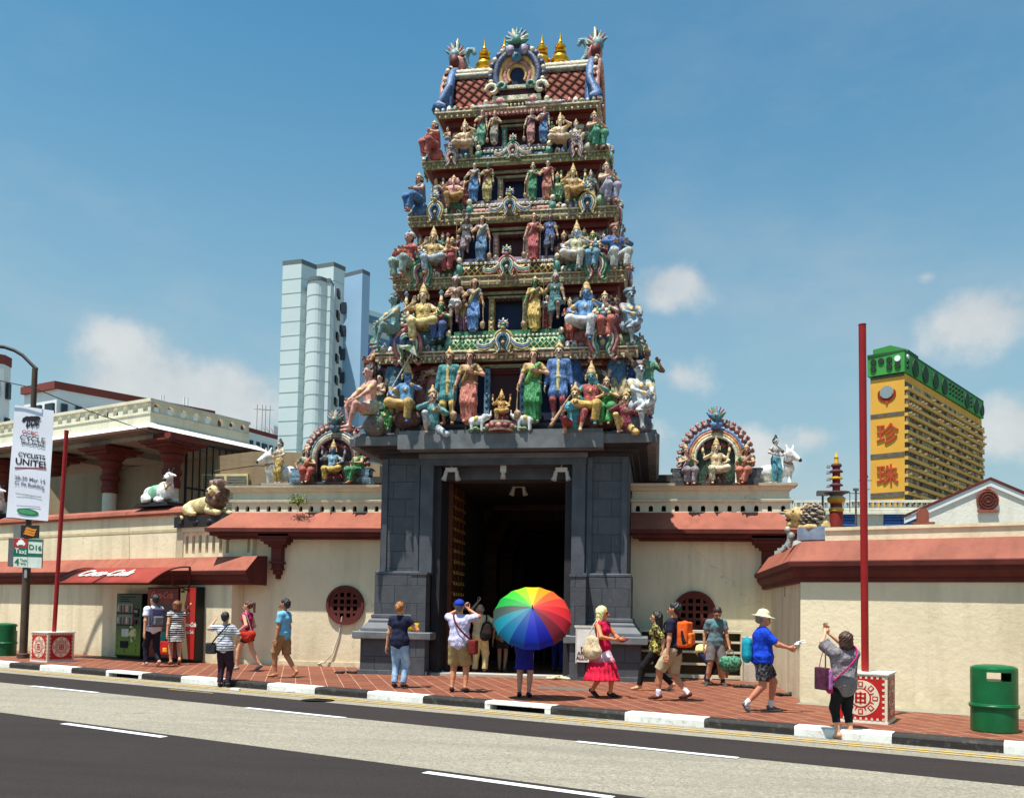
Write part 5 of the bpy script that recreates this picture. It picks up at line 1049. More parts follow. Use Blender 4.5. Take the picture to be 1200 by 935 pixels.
# ---------------------------------------------------------------- boundary walls
CRE = mat_wall((232, 217, 184), .42); CRE2 = mat_wall((230, 215, 182), .55, 'cream_plaster'); TER = mat_red((154, 88, 70)); TERD = mat_red((98, 46, 40), 'dark_red_paint'); PALE = mat_wall((224, 214, 186), .5, 'pale_plaster')
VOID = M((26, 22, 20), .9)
def arch_row(b, P, A, D, n, pitch, w, h, m, round_=True, depth=.06):
    """dark little arched openings proud of nothing: recessed boxes set on a wall face"""
    for i in range(n):
        c = Vector(P)+Vector(A)*(i*pitch)
        pts = [(-w/2, 0), (w/2, 0), (w/2, h-w/2)] + [(w/2*math.cos(rad(a)), h-w/2+w/2*math.sin(rad(a))) for a in (30, 60, 90, 120, 150)] + [(-w/2, h-w/2)]
        b.extr(pts, c, A, (0, 0, 1), D, m)
def pierced(b, x0, x1, z0, z1, n, w, h, zb, P, A, D, m=0):
    """a slab along A pierced by n arched holes (real openings): piers between holes, band below and above"""
    P, A, D = map(Vector, (P, A, D)); L = x1-x0; pitch = L/n
    def bxx(a0, a1, c0, c1): b.extr([(a0, c0), (a1, c0), (a1, c1), (a0, c1)], P, A, (0, 0, 1), D, m)
    if zb > z0: bxx(x0, x1, z0, zb)
    bxx(x0, x1, zb+h, z1)
    for i in range(n+1):
        c = x0+i*pitch; a0 = max(x0, c-(pitch-w)/2); a1 = min(x1, c+(pitch-w)/2); bxx(a0, a1, zb, zb+h)
    for i in range(n):   # spandrels rounding the hole tops
        c = x0+(i+.5)*pitch; r = w/2
        for s_ in (-1, 1):
            pts = [(c+s_*r, zb+h-r), (c+s_*r, zb+h), (c, zb+h)] + [(c+s_*r*math.sin(rad(a)), zb+h-r+r*math.cos(rad(a))) for a in (22, 45, 68)]
            b.extr(pts if s_ > 0 else pts[::-1], P, A, (0, 0, 1), D, m)
def window_round(par, x, y, z, r=.52):
    b = MB(); n = 32
    for (r0_, r1_, y0, y1, m) in ((r*.86, r, -.07, .05, 0), (r*.72, r*.86, -.04, .05, 0)):
        vs = []
        for yy in (y0, y1):
            for rr in (r0_, r1_): vs += [(x+rr*math.cos(2*math.pi*i/n), y+yy, z+rr*math.sin(2*math.pi*i/n)) for i in range(n)]
        for i in range(n):
            j = (i+1) % n; b.add([vs[i], vs[j], vs[n+j], vs[n+i], vs[2*n+i], vs[2*n+j], vs[3*n+j], vs[3*n+i]], [(0, 3, 2, 1), (4, 5, 6, 7), (2, 3, 7, 6), (0, 1, 5, 4)], m)
    fr = b.build('round_window', [TERD], par)
    b = MB(); rr = r*.78
    for i in range(-2, 3):
        a = i*.345*r; hl = math.sqrt(max(rr*rr-a*a, .001)); w = .036
        b.box(x+a-w, x+a+w, y-.03, y+.02, z-hl, z+hl, 0); b.box(x-hl, x+hl, y-.028, y+.018, z+a-w, z+a+w, 0)
    b.build('window_grille', [TERD], fr)
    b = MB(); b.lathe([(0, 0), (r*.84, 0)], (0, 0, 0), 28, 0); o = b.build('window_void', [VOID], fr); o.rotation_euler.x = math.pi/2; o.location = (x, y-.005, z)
def bay_wall(xa, xb, Y, name_lbl, xo=None, wc=None, right=False):
    """wall beside the gate: cream plaster, little tiled roof, pierced parapet"""
    t = empty('boundary_wall', ((xa+xb)/2, Y, 0), label=name_lbl, cat='wall'); sh = Vector((-(xa+xb)/2, -Y, 0))
    def pt(b, n, m): o = b.build(n, m, t); o.location = sh; return o
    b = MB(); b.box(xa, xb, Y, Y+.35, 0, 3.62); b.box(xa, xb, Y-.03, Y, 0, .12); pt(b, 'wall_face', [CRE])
    x0, x1 = (xa-.45, xb) if not right else (xa, xb+.62)
    b = MB(); ey, ty = Y-.52, Y-.02
    # sloped roof slab with hipped free end
    h0 = .42
    top = [(x0+(0 if right else h0*1.2), ty, 4.06), (x1-(h0*1.2 if right else 0), ty, 4.06), (x1-(h0*1.2 if right else 0), Y+.3, 4.06), (x0+(0 if right else h0*1.2), Y+.3, 4.06)]
    bot = [(x0, ey, 3.60), (x1, ey, 3.60), (x1, Y+.5, 3.60), (x0, Y+.5, 3.60)]
    b.hexa(bot, top, 0); pt(b, 'tiled_roof', [TER])
    b = MB(); b.box(x0-.03, x1+(.03 if right else 0), ey-.04, Y+.5, 3.50, 3.60, 1); b.box(x0+.06, x1-(.06 if right else 0), ey+.06, Y+.4, 3.40, 3.50, 1); b.box(x0+.2, x1-(.2 if right else 0), ey+.22, Y+.2, 3.34, 3.40, 1)
    pt(b, 'eaves', [TER, TERD])
    b = MB(); px0, px1 = (xa-.02, xb) if not right else (xa, xb-.02+.42)
    ph = (px1-px0); n = int(ph/.30)
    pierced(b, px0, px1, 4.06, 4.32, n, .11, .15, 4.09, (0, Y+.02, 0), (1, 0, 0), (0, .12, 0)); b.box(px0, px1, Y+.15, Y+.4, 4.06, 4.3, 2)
    b.rectloft(px0, px1, Y+.02, Y+.42, [(0, 4.32), (.05, 4.33), (.06, 4.38), (0, 4.42), (-.02, 4.46), (-.02, 4.60), (.03, 4.62), (.05, 4.66), (.10, 4.70), (.14, 4.72), (.15, 4.78), (.0, 4.80)], 0)
    pt(b, 'parapet', [PALE, TERD, VOID])
    return t, pt
lw, lpt = bay_wall(-11.35, -6.55, 22.6, 'cream wall left of the gate with a round red window and a small tiled roof')
window_round(lw, -8.08+(11.35+6.55)/2, 0, 1.62)
rw, rpt = bay_wall(-.65, 2.80, 22.6, 'cream wall right of the gate behind the shoe shelf, with a round red window', right=True)
window_round(rw, .92-(2.80-.65)/2, 0, 1.60)
# corbel under the eaves
def corbel(pt, x, y, z, s=1.0, name='bracket'):
    b = MB()
    for (hw_, z0, z1, d) in ((.42, 0, .10, .46), (.36, -.10, 0, .42), (.30, -.17, -.10, .36), (.20, -.24, -.17, .30), (.14, -.62, -.24, .24), (.18, -.68, -.62, .28), (.13, -.80, -.68, .22), (.16, -.84, -.80, .24), (.10, -.96, -.84, .18), (.05, -1.08, -.96, .12)):
        b.box(x-hw_*s, x+hw_*s, y-d*s, y, z+z0*s, z+z1*s)
    pt(b, name, [TERD])
corbel(lpt, -9.95, 22.6, 3.36)
for i, (x, z) in enumerate([(2.78, 3.36)]): corbel(rpt, x-.12, 22.6, z)
# downpipe hose on the wall under the left window
b = MB(); b.tube([PY(401, 722, 22.57), PY(397, 745, 22.57), PY(390, 765, 22.56), PY(380, 776, 22.5), PG(366, 779, .02)], .018, 6); tag(b.build('hose', [M((190, 186, 176))]), 'thin pale hose hanging from the round window to the pavement', 'hose')
# small weed growing on the little roof
b = MB(); c = PY(349, 588, 22.3)
for i in range(260):
    d = Vector((rng.normal(0, .13), rng.normal(0, .08), abs(rng.normal(0, .10)))); p = c+d+Vector((0, 0, -.04)); a = Vector(rng.normal(0, 1, 3)).normalized()*.035; e = Vector(rng.normal(0, 1, 3)).normalized()*.02
    b.add([p-a, p+e, p+a, p-e], [(0, 1, 2, 3)], i % 3)
for i in range(9): b.tube([c+Vector((0, .05, -.12)), c+Vector((rng.normal(0, .1), 0, .08))], .006, 4, 3)
tag(b.build('weed', [M((110, 130, 50), .6), M((150, 150, 70), .6), M((70, 96, 40), .6), M((90, 70, 40))]), 'small green weed sprouting from the parapet foot above the little roof', 'plant')
# ---- right: side wall and street wall with red coping
def road_prism(b, prof, s0, s1, m=0, sm=False):  # prof (n,z)
    b.extr(prof, R(s0, 0), RN, (0, 0, 1), RU*(s1-s0), m, sm)
t = empty('boundary_wall', R(6, 3.65), label='cream street wall with a heavy red sloping coping behind the green litter bin', cat='wall'); tw_sh = -R(6, 3.65)
def tpt(b, n, m): o = b.build(n, m, t); o.location = tw_sh; return o
A0 = Vector((2.62, 17.08, 0)); s_a = (A0-RK).dot(RU)
b = MB(); road_prism(b, [(3.65, 0), (3.65, 2.35), (4.0, 2.35), (4.0, 0)], s_a, 24)
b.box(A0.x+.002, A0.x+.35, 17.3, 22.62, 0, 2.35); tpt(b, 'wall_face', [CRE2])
cop = [(-.02, 2.18), (-.10, 2.20), (-.10, 2.27), (-.16, 2.29), (-.20, 2.36), (-.20, 2.42), (-.27, 2.44), (-.27, 2.52), (-.29, 2.54)]
def coping_path(b, pts, prof, cap, m0=1, m1=0):
    """sweep (out,z) profile along plan points with given mitred outward normals"""
    n = len(prof); vs = []
    for (p, nn) in pts: vs += [Vector(p) - Vector(nn)*(-o)*-1 + Vector((0, 0, z)) if False else Vector(p)+Vector(nn)*(-o)*(-1)*(-1) + Vector((0, 0, z)) for o, z in prof]
    for i in range(len(pts)-1):
        for j in range(n-1): b.add([vs[i*n+j], vs[(i+1)*n+j], vs[(i+1)*n+j+1], vs[i*n+j+1]], [(0, 1, 2, 3)], m0 if j < cap else m1)
nst = -RN
corner_n = (Vector((-1, 0, 0)) + nst); corner_n = corner_n/(1+Vector((-1, 0, 0)).dot(nst)) 
pts = [(Vector((A0.x, 22.6, 0)), Vector((-1, 0, 0))), (A0, corner_n), (R(24, 3.65), nst)]
prof = [(-o, z) for o, z in [(.02, 2.14), (.0-.02, 2.18)]] 
prof = [(.01, 2.16), (.09, 2.18), (.09, 2.26), (.13, 2.27), (.20, 2.37), (.20, 2.44), (.26, 2.46), (.27, 2.54), (.24, 2.56), (-.02, 2.93), (-.35, 2.95)]
def sweep(b, pts, prof, cap):
    n = len(prof); vs = [[p + nn*o + Vector((0, 0, z)) for o, z in prof] for p, nn in pts]
    for i in range(len(pts)-1):
        for j in range(n-1): b.add([vs[i][j], vs[i+1][j], vs[i+1][j+1], vs[i][j+1]], [(0, 1, 2, 3)], 1 if j < cap else 0)
b = MB(); sweep(b, pts, prof, 8); tpt(b, 'coping', [TER, TERD])
b = MB(); road_prism(b, [(4.05, 2.9), (4.05, 3.12), (4.02, 3.14), (4.02, 3.20), (4.5, 3.20), (4.5, 2.9)], s_a+.35, 24); tpt(b, 'upper_parapet', [CRE2])
b = MB(); b.box(2.62-.0, 2.65, 19.2, 19.28, 1.95, 2.15); tpt(b, 'wall_fitting', [DRED])
# ---- left street wall, upper wall, balustrade
t2 = empty('boundary_wall', R(-18, 3.4), label='long cream street wall with a red sloping coping behind the lamp post', cat='wall')
def lp2(b, n, m, par=None):
    o = b.build(n, m, t2); o.location = -R(-18, 3.4); return o
sE = -12.5
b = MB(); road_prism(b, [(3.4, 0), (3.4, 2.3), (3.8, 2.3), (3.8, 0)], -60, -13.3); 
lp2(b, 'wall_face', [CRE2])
b = MB(); b.box(R(-13.3, 3.4).x, R(-13.3, 3.4).x+.2, 23.0, 23.4, 0, 2.3)
ec = R(sE, 3.4); nE = Vector((1, 0, 0)); cE = (nE+nst)/(1+nE.dot(nst))
b = MB(); pts = [(R(-60, 3.4), nst), (ec, nst)]
prof = [(.01, 2.10), (.08, 2.12), (.08, 2.19), (.13, 2.20), (.20, 2.28), (.20, 2.34), (.28, 2.37), (.30, 2.46), (.27, 2.48), (-.10, 2.86), (-.45, 2.88)]
sweep(b, pts, prof, 8); b.extr([(-o, z) for o, z in prof]+[(.45, 2.1)], ec, RN, (0, 0, 1), RU*.004, 1); lp2(b, 'coping', [TER, TERD])
sB = -15.75; sC = -13.0
b = MB(); road_prism(b, [(3.75, 2.86), (3.75, 4.10), (4.1, 4.10), (4.1, 2.86)], -60, sB); b.extr([(3.74, 3.62), (3.74, 3.70), (3.75, 3.70), (3.75, 3.62)], R(-60, 0), RN, (0, 0, 1), RU*(60+sB), 1)
b.extr([(3.75, 2.86), (3.75, 4.10), (7.5, 4.10), (7.5, 2.86)], R(sB-.3, 0), RN, (0, 0, 1), RU*.3, 0)
lp2(b, 'upper_wall', [CRE2, M((190, 176, 140))])
b = MB(); road_prism(b, [(3.66, 4.10), (3.64, 4.16), (3.68, 4.26), (3.9, 4.36), (4.2, 4.36), (4.2, 4.10)], -60, sB+.12); b.extr([(3.7, 4.10), (3.7, 4.26), (4.2, 4.34), (7.5, 4.34), (7.5, 4.10)], R(sB-.4, 0), RN, (0, 0, 1), RU*.5, 0); lp2(b, 'upper_coping', [TER])
b = MB(); L_ = sC-sB; pierced(b, 0, L_, 2.86, 3.64, 10, .12, .52, 2.98, R(sB, 3.78), RU, RN*.16); road_prism(b, [(3.70, 3.60), (3.70, 3.72), (4.05, 3.72), (4.05, 3.60)], sB, sC); road_prism(b, [(4.2, 2.8), (4.2, 3.6), (4.25, 3.6), (4.25, 2.8)], sB, sC, 1)
lp2(b, 'balustrade', [CRE2, M((150, 130, 96))])
# fill wall joining the street wall to the recessed wall
b = MB(); p = R(-13.3, 3.4); b.box(p.x-.05, -11.3, 22.85, 23.2, 0, 3.0); b.box(p.x+.35, -11.3, 22.80, 22.85, 0, 1.95, 0); lp2(b, 'wall_link', [CRE2])
b = MB(); b.box(-12.6, -11.0, 23.2, 27, 2.8, 3.0); lp2(b, 'flat_roof', [CRE2])
# ---- pavilion behind the left wall
pav = empty('temple_pavilion', R(-22, 9), label='cream temple pavilion with red columns and a flat pierced parapet roof, behind the street wall', cat='pavilion')
def pp(b, n, m): o = b.build(n, m, pav); o.location = -R(-22, 9); return o
PCRE = mat_wall((220, 213, 190), .45, 'pavilion_plaster')
# corner of the roof seen at (168,478); left side runs parallel to the street, right side runs back
cn = R(-19.0, 5.2)       # street-side corner of the eaves
def at_rn(px, py, n):
    d = ray(px, py); t = (RK + RN*n - CAMP).dot(RN)/d.dot(RN); return CAMP + d*t
sc_ = -20.5
sh = -R(-22, 9)
b = MB()
P0 = [R(-60, 6), R(sc_, 6), R(sc_, 14), R(-60, 14)]
def slab(b, s1, n0, n1, z0, z1, m=0, s0=-60): b.extr([(n0, z0), (n1, z0), (n1, z1), (n0, z1)], R(s0, 0), RN, (0, 0, 1), RU*(s1-s0), m)
b.hexa([R(-60, 6, 7.42), R(sc_, 6, 7.42), R(sc_, 11.6, 7.42), R(-60, 11.6, 7.42)], [R(-60, 6.5, 7.72), R(sc_-.5, 6.5, 7.72), R(sc_-.5, 11.2, 7.72), R(-60, 11.2, 7.72)], 0)
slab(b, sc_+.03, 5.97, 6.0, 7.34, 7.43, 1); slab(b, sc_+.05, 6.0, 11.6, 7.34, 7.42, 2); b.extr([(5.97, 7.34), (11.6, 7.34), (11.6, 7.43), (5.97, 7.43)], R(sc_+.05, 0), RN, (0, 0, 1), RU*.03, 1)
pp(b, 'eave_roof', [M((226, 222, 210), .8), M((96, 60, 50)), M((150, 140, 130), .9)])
b = MB(); sp = sc_-.55
def ring_wall(b, n0, z0, z1, th, off=0.): slab(b, sp+off, n0-off, n0-off+th, z0, z1); b.extr([(n0-off+th, z0), (10.9, z0), (10.9, z1), (n0-off+th, z1)], R(sp+off-th, 0), RN, (0, 0, 1), RU*th, 0)
ring_wall(b, 6.5, 7.72, 8.08, .2); ring_wall(b, 6.5, 8.46, 8.56, .24, .06); ring_wall(b, 6.5, 8.05, 8.10, .22, .03)
pierced(b, 0, 24, 8.10, 8.46, 44, .28, .28, 8.14, R(sp-24, 6.5), RU, RN*.14)
pierced(b, 0, 4.38, 8.10, 8.46, 8, .28, .28, 8.14, R(sp, 6.5), RN, RU*-.14)
slab(b, sp-.5, 7.5, 10.8, 8.0, 8.1)
pp(b, 'roof_parapet', [PCRE])
def column(s, n, zb=3.0):
    q = R(s, n); c = empty('column', q, RA); c.parent = pav; c.location = q + sh
    b = MB(); b.lathe([(.24, zb), (.24, 5.55)], (0, 0, 0), 16); b.build('column_shaft', [PCRE], c)
    b = MB(); b.lathe([(.27, 5.52), (.30, 5.60), (.30, 5.78), (.26, 5.80), (.26, 5.95), (.33, 6.0), (.34, 6.14), (.28, 6.18), (.28, 6.38), (.30, 6.40), (.40, 6.52), (.42, 6.64), (.36, 6.66), (.50, 6.80), (.52, 6.90)], (0, 0, 0), 12, 0)
    for (w, z0, z1) in ((.62, 6.88, 6.98), (.75, 6.98, 7.04), (.80, 7.04, 7.10)): b.box(-w, w, -w, w, z0, z1)
    b.box(-.5, .5, -.5, .5, 7.10, 7.34); b.build('column_capital', [MAR2], c)
MAR2 = mat_red((122, 58, 48), 'maroon_column_paint')
for s, n in ((-20.6, 7.1), (-24.0, 7.1), (-27.4, 7.1), (-30.8, 7.1), (-20.6, 11.2), (-24.0, 11.2), (-27.4, 11.2)): column(s, n)
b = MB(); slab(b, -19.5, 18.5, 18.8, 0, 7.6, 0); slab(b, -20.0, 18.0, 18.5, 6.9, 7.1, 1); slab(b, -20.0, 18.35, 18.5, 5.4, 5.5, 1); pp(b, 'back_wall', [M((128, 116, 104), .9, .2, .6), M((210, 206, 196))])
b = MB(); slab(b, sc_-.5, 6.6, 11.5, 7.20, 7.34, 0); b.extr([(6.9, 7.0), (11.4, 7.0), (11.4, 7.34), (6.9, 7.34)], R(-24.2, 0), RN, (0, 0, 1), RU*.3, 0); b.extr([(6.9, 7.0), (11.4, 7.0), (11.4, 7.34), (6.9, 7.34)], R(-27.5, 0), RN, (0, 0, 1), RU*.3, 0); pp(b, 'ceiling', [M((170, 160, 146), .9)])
# iron grille on the right-hand side
b = MB(); q0 = 7.5
for i in range(13): n_ = q0+.05+i*.29; b.tube([R(-20.45, n_, 4.2), R(-20.45, n_, 7.2)], .028 if i % 6 else .05, 5)
for z in (5.6, 7.2, 4.4): b.tube([R(-20.45, q0, z), R(-20.45, q0+3.6, z)], .035, 5)
pp(b, 'iron_grille', [M((30, 26, 28), .6)])
b = MB()
for i in range(5): b.tube([R(-21.3+.17*i, 6.9, 4.0), R(-21.3+.17*i, 6.9, 5.55)], .022, 5)
for z in (5.55, 5.3, 4.4): b.tube([R(-21.35, 6.9, z), R(-20.6, 6.9, z)], .025, 5)
pp(b, 'railing', [M((30, 26, 28), .6)])
# hall behind with tan sheeting and a louvred window
hall = empty('temple_hall', (-12, 31, 0), label='tan brown rear hall between the pavilion and the gate with a louvred window', cat='building')
hz = [PY(px, py, 30) for px, py in ((445, 545), (400, 535), (345, 530), (296, 529))]; b = MB(); b.extr([(-23, 0), (-9.5, 0)]+[(max(p.x, -23), p.z) for p in hz]+[(-23, 6.1)], (0, 30, 0), (1, 0, 0), (0, 0, 1), (0, .3, 0), 0)
o = b.build('hall_wall', [mat_wall((156, 134, 106), .5, 'tan_sheet')], hall); o.location = (12, -31, 0)
b = MB(); c = PY(268, 580, 29.9); b.box(c.x-1.0, c.x+.75, 29.8, 29.95, c.z-.6, c.z+.75, 0)
for i in range(14): b.box(c.x-.95, c.x-.16, 29.76, 29.82, c.z-.55+i*.09, c.z-.50+i*.09, 1); b.box(c.x-.04, c.x+.7, 29.76, 29.82, c.z-.55+i*.09, c.z-.50+i*.09, 1)
o = b.build('louvred_window', [M((214, 200, 150)), M((120, 118, 108))], hall); o.location = (12, -31, 0)
b = MB()
for (p, q) in (((252, 552), (300, 545)), ((255, 560), (330, 590)), ((300, 545), (440, 552))): b.tube([PY(p[0], p[1], 29.8), PY(q[0], q[1], 29.8)], .03, 4)
o = b.build('sheet_seam', [M((100, 84, 66))], hall); o.location = (12, -31, 0)

# ---------------------------------------------------------------- wall-top sculptures
def iso_obj(name, groups, cols, h, loc, rz=0., sc=1.0, parent=None, kk=.04, fold=False):
    V, Q, G = isomesh(groups, h, kk); o = bpy.data.objects.new(name, mkmesh(name, V, Q, G, [c if not isinstance(c, tuple) else paint(c) for c in cols])); C.objects.link(o)
    o.location = loc; o.rotation_euler.z = rz; o.scale = (sc,)*3
    if parent: o.parent = parent
    return o
def cow_groups():    # lying bull, body along X, head towards +X, turned a little to the viewer (-Y); 1.3 m long
    B = [((-.42, 0, .30), (.30, 0, .34), .25, .24, (1, .85, 1)), ((.30, 0, .36), (.46, -.02, .52), .19, .14, (1, .85, 1)), ((.10, 0, .56), (.20, 0, .58), .10, .10, o_), ((.44, -.02, .52), (.52, -.08, .74), .12, .11, o_),
         ((.52, -.10, .82), (.60, -.26, .72), .115, .075, o_), ((.60, -.26, .72), (.62, -.31, .69), .072, .06, o_),
         ((.10, -.20, .10), (.42, -.26, .08), .09, .06, o_), ((.42, -.26, .08), (.30, -.30, .05), .055, .05, o_), ((.10, .2, .10), (.50, .22, .10), .09, .06, o_),
         ((-.40, -.20, .16), (-.15, -.28, .10), .15, .07, o_), ((-.15, -.28, .10), (-.42, -.30, .06), .055, .045, o_), ((.38, -.05, .40), (.42, -.08, .20), .06, .03, o_), ((-.62, .0, .42), (-.66, -.1, .1), .035, .025, o_),
         ((.45, -.06, .86), (.30, -.10, .84), .05, .03, (1, .6, 1)), ((.60, -.04, .86), (.74, -.02, .82), .05, .03, (1, .6, 1))]
    H = [((.48, -.06, .92), (.42, -.03, 1.06), .03, .014, o_), ((.58, -.06, .92), (.66, -.03, 1.06), .03, .014, o_), ((.60, -.31, .70), (.63, -.35, .66), .065, .06, o_), ((.465, -.19, .82), (.47, -.20, .82), .03, .03, o_), ((.61, -.17, .84), (.615, -.18, .84), .03, .03, o_), ((-.66, -.1, .1), (-.66, -.12, .02), .035, .03, o_)]
    N = [((.36, -.14, .60), (.46, -.15, .44), .03, .03, o_), ((.46, -.15, .44), (.58, -.08, .56), .03, .03, o_)]
    S = [((-.20, 0, .32), (.0, 0, .34), .265, .262, (.85, .87, 1))]
    return [B, H, N, S]
def on_upper(px): p = at_rn(px, 592, 3.95); return p
def cow(px, label, sc, rz, zt=4.38, n=3.95):
    p = at_rn(px, 592, n); t = empty('cow_statue', (p.x, p.y, zt), RA, label=label, cat='cow statue')
    b = MB(); b.box(-.80*sc, .80*sc, -.34*sc, .34*sc, 0, .05, 0); b.box(-.72*sc, .72*sc, -.30*sc, .30*sc, .05, .11, 0); b.build('plinth', [M((40, 36, 38), .7)], t)
    iso_obj('cow', cow_groups(), [paint((226, 224, 220)), (40, 36, 34), (170, 130, 60), (120, 190, 150)], .02, (0, 0, .10), rz, sc, t)
cow(187, 'white cow statue with green saddle cloth lying at the end of the upper wall', .95, 0)
cow(-7, 'white cow statue cut by the left picture edge behind the cycling banner', .95, 0)
def lion(px, py):
    p = at_rn(px, py, 3.9); t = empty('lion_statue', (p.x, p.y, 3.72), RA, label='yellow lying lion statue with brown mane on a black base above the balustrade', cat='lion statue')
    b = MB(); b.box(-1.1, 1.1, -.26, .26, 0, .30, 0)
    for x in (-.8, -.2, .35, .85): b.ball((x, -.25, .12), (.12, .05, .09), 0, 7, 5)
    b.build('plinth', [M((36, 32, 34), .6, .3, 5)], t)
    B = [((-.62, 0, .27), (.25, 0, .36), .22, .25, (1, .9, 1)), ((-.66, -.12, .2), (-.45, -.22, .10), .19, .10, o_), ((-.45, -.24, .08), (-.2, -.30, .06), .07, .06, o_), ((.20, -.16, .16), (.60, -.26, .07), .12, .07, o_), ((.60, -.26, .07), (.75, -.28, .06), .075, .07, o_), ((.30, .16, .16), (.8, .1, .07), .11, .07, o_),
         ((.42, -.14, .70), (.42, -.28, .66), .16, .12, o_), ((.42, -.28, .62), (.42, -.36, .59), .10, .075, o_), ((-.86, 0, .25), (-1.0, -.12, .08), .05, .035, o_), ((-1.0, -.12, .08), (-.72, -.3, -.05), .035, .045, o_)]
    Mn = [((.40, .04, .72), (.40, .0, .42), .30, .24, (1, .85, 1)), ((.42, -.08, .42), (.42, -.20, .40), .2, .15, o_), ((.30, -.10, .88), (.56, -.10, .88), .12, .12, o_), ((.24, -.2, .6), (.28, -.24, .42), .09, .08, o_), ((.60, -.2, .6), (.56, -.24, .42), .09, .08, o_)]
    D = [((.36, -.36, .72), (.365, -.37, .72), .025, .025, o_), ((.48, -.36, .72), (.485, -.37, .72), .025, .025, o_), ((.40, -.43, .65), (.44, -.43, .65), .028, .028, o_), ((.36, -.40, .55), (.48, -.40, .55), .018, .018, o_)]
    V, Q, G = isomesh([B, Mn, D], .02, .05)
    # carve locks into the mane
    m = np.isin(np.arange(len(V)), Q[G == 1]); ph = np.sin(V[:, 0]*34+V[:, 2]*9)*np.sin(V[:, 2]*21+V[:, 1]*14); c = np.array([.40, .0, .58]); dd = V-c; V[m] += (dd/np.linalg.norm(dd, axis=1)[:, None]*ph[:, None]*.028)[m]
    o = bpy.data.objects.new('lion', mkmesh('lion', V, Q, G, [paint((226, 196, 124)), paint((130, 88, 64)), paint((50, 34, 28))])); C.objects.link(o); o.parent = t; o.location = (0, 0, .30)
lion(244, 600)
# right lion, looking left over the wall corner, mane of stone leaves
p = PG(956, 800); t = empty('lion_statue', (2.80, 17.75, 3.06), RA, label='roaring golden lion statue with dark leafy mane on the right wall corner', cat='lion statue')
b = MB(); b.box(-.15, .62, -.34, .34, -.1, .24, 0); b.build('plinth', [M((120, 132, 150), .6, .3, 4)], t)
B = [((-.05, -.02, .60), (-.26, -.04, .66), .27, .23, o_), ((-.28, -.04, .68), (-.48, -.06, .68), .16, .12, o_), ((-.24, -.02, .42), (-.46, -.04, .38), .16, .10, o_), ((-.48, -.04, .74), (-.62, -.04, .80), .05, .03, (1, 1.5, .8)), ((-.2, -.16, .80), (-.3, -.16, .80), .07, .06, o_), ((.02, -.22, .84), (.05, -.24, .9), .07, .04, o_), ((-.10, -.20, .26), (.15, -.30, .26), .09, .09, o_), ((.15, -.30, .26), (.30, -.28, .25), .10, .10, o_), ((.1, 0, .3), (.5, 0, .3), .22, .2, o_)]
V, Q, G = isomesh([B, [((-.30, -.235, .74), (-.31, -.24, .74), .035, .035, o_), ((-.34, -.02, .53), (-.50, -.04, .52), .09, .08, (1, 1.5, .7))]], .018, .04)
o = bpy.data.objects.new('lion', mkmesh('lion', V, Q, G, [paint((215, 170, 80)), paint((60, 34, 28))])); C.objects.link(o); o.parent = t; o.scale = (.92,)*3
b = MB(); b.ball((.14, 0, .52), (.30, .30, .34), 1, 14, 10)
for i in range(11):
    th = rad(32+i*13.5)                  # rows of stone leaves from the face backwards
    x = .16-.32*math.cos(th); r_ = .34*math.sin(th)
    for j in range(max(6, int(r_*50))):
        ph = 2*math.pi*(j+.5*(i % 2))/max(6, int(r_*50)); q = Vector((x, r_*.86*math.cos(ph), .52+r_*math.sin(ph)))
        if q.z < .25: continue
        o2 = (q-Vector((.14, 0, .52))).normalized(); t2 = (Vector((1, 0, -.25))-o2*Vector((1, 0, -.25)).dot(o2)); t2 = t2.normalized() if t2.length > .01 else Vector((0, 0, 1))
        b.tube([q-t2*.03, q+o2*.05+t2*.03, q+o2*.03+t2*.11], [.035, .038, .008], 5, (i+j) % 2)
b.build('mane', [paint((170, 150, 124)), paint((104, 84, 70))], t)
b = MB(); b.tube([(-.45, -.1, -.25), (-.38, -.12, -.05), (-.42, -.1, .12)], [.10, .09, .07], 7, 0); b.ball((-.46, -.12, .2), (.09, .09, .1), 1, 7, 5); b.ball((-.35, -.15, .02), (.1, .09, .12), 0, 7, 5); b.tube([(-.5, -.1, -.25), (-.62, -.14, -.38)], [.09, .05], 6, 0); b.build('carved_support', [paint((150, 150, 145)), paint((190, 180, 160))], t); t.scale = (.70, .70, .72)

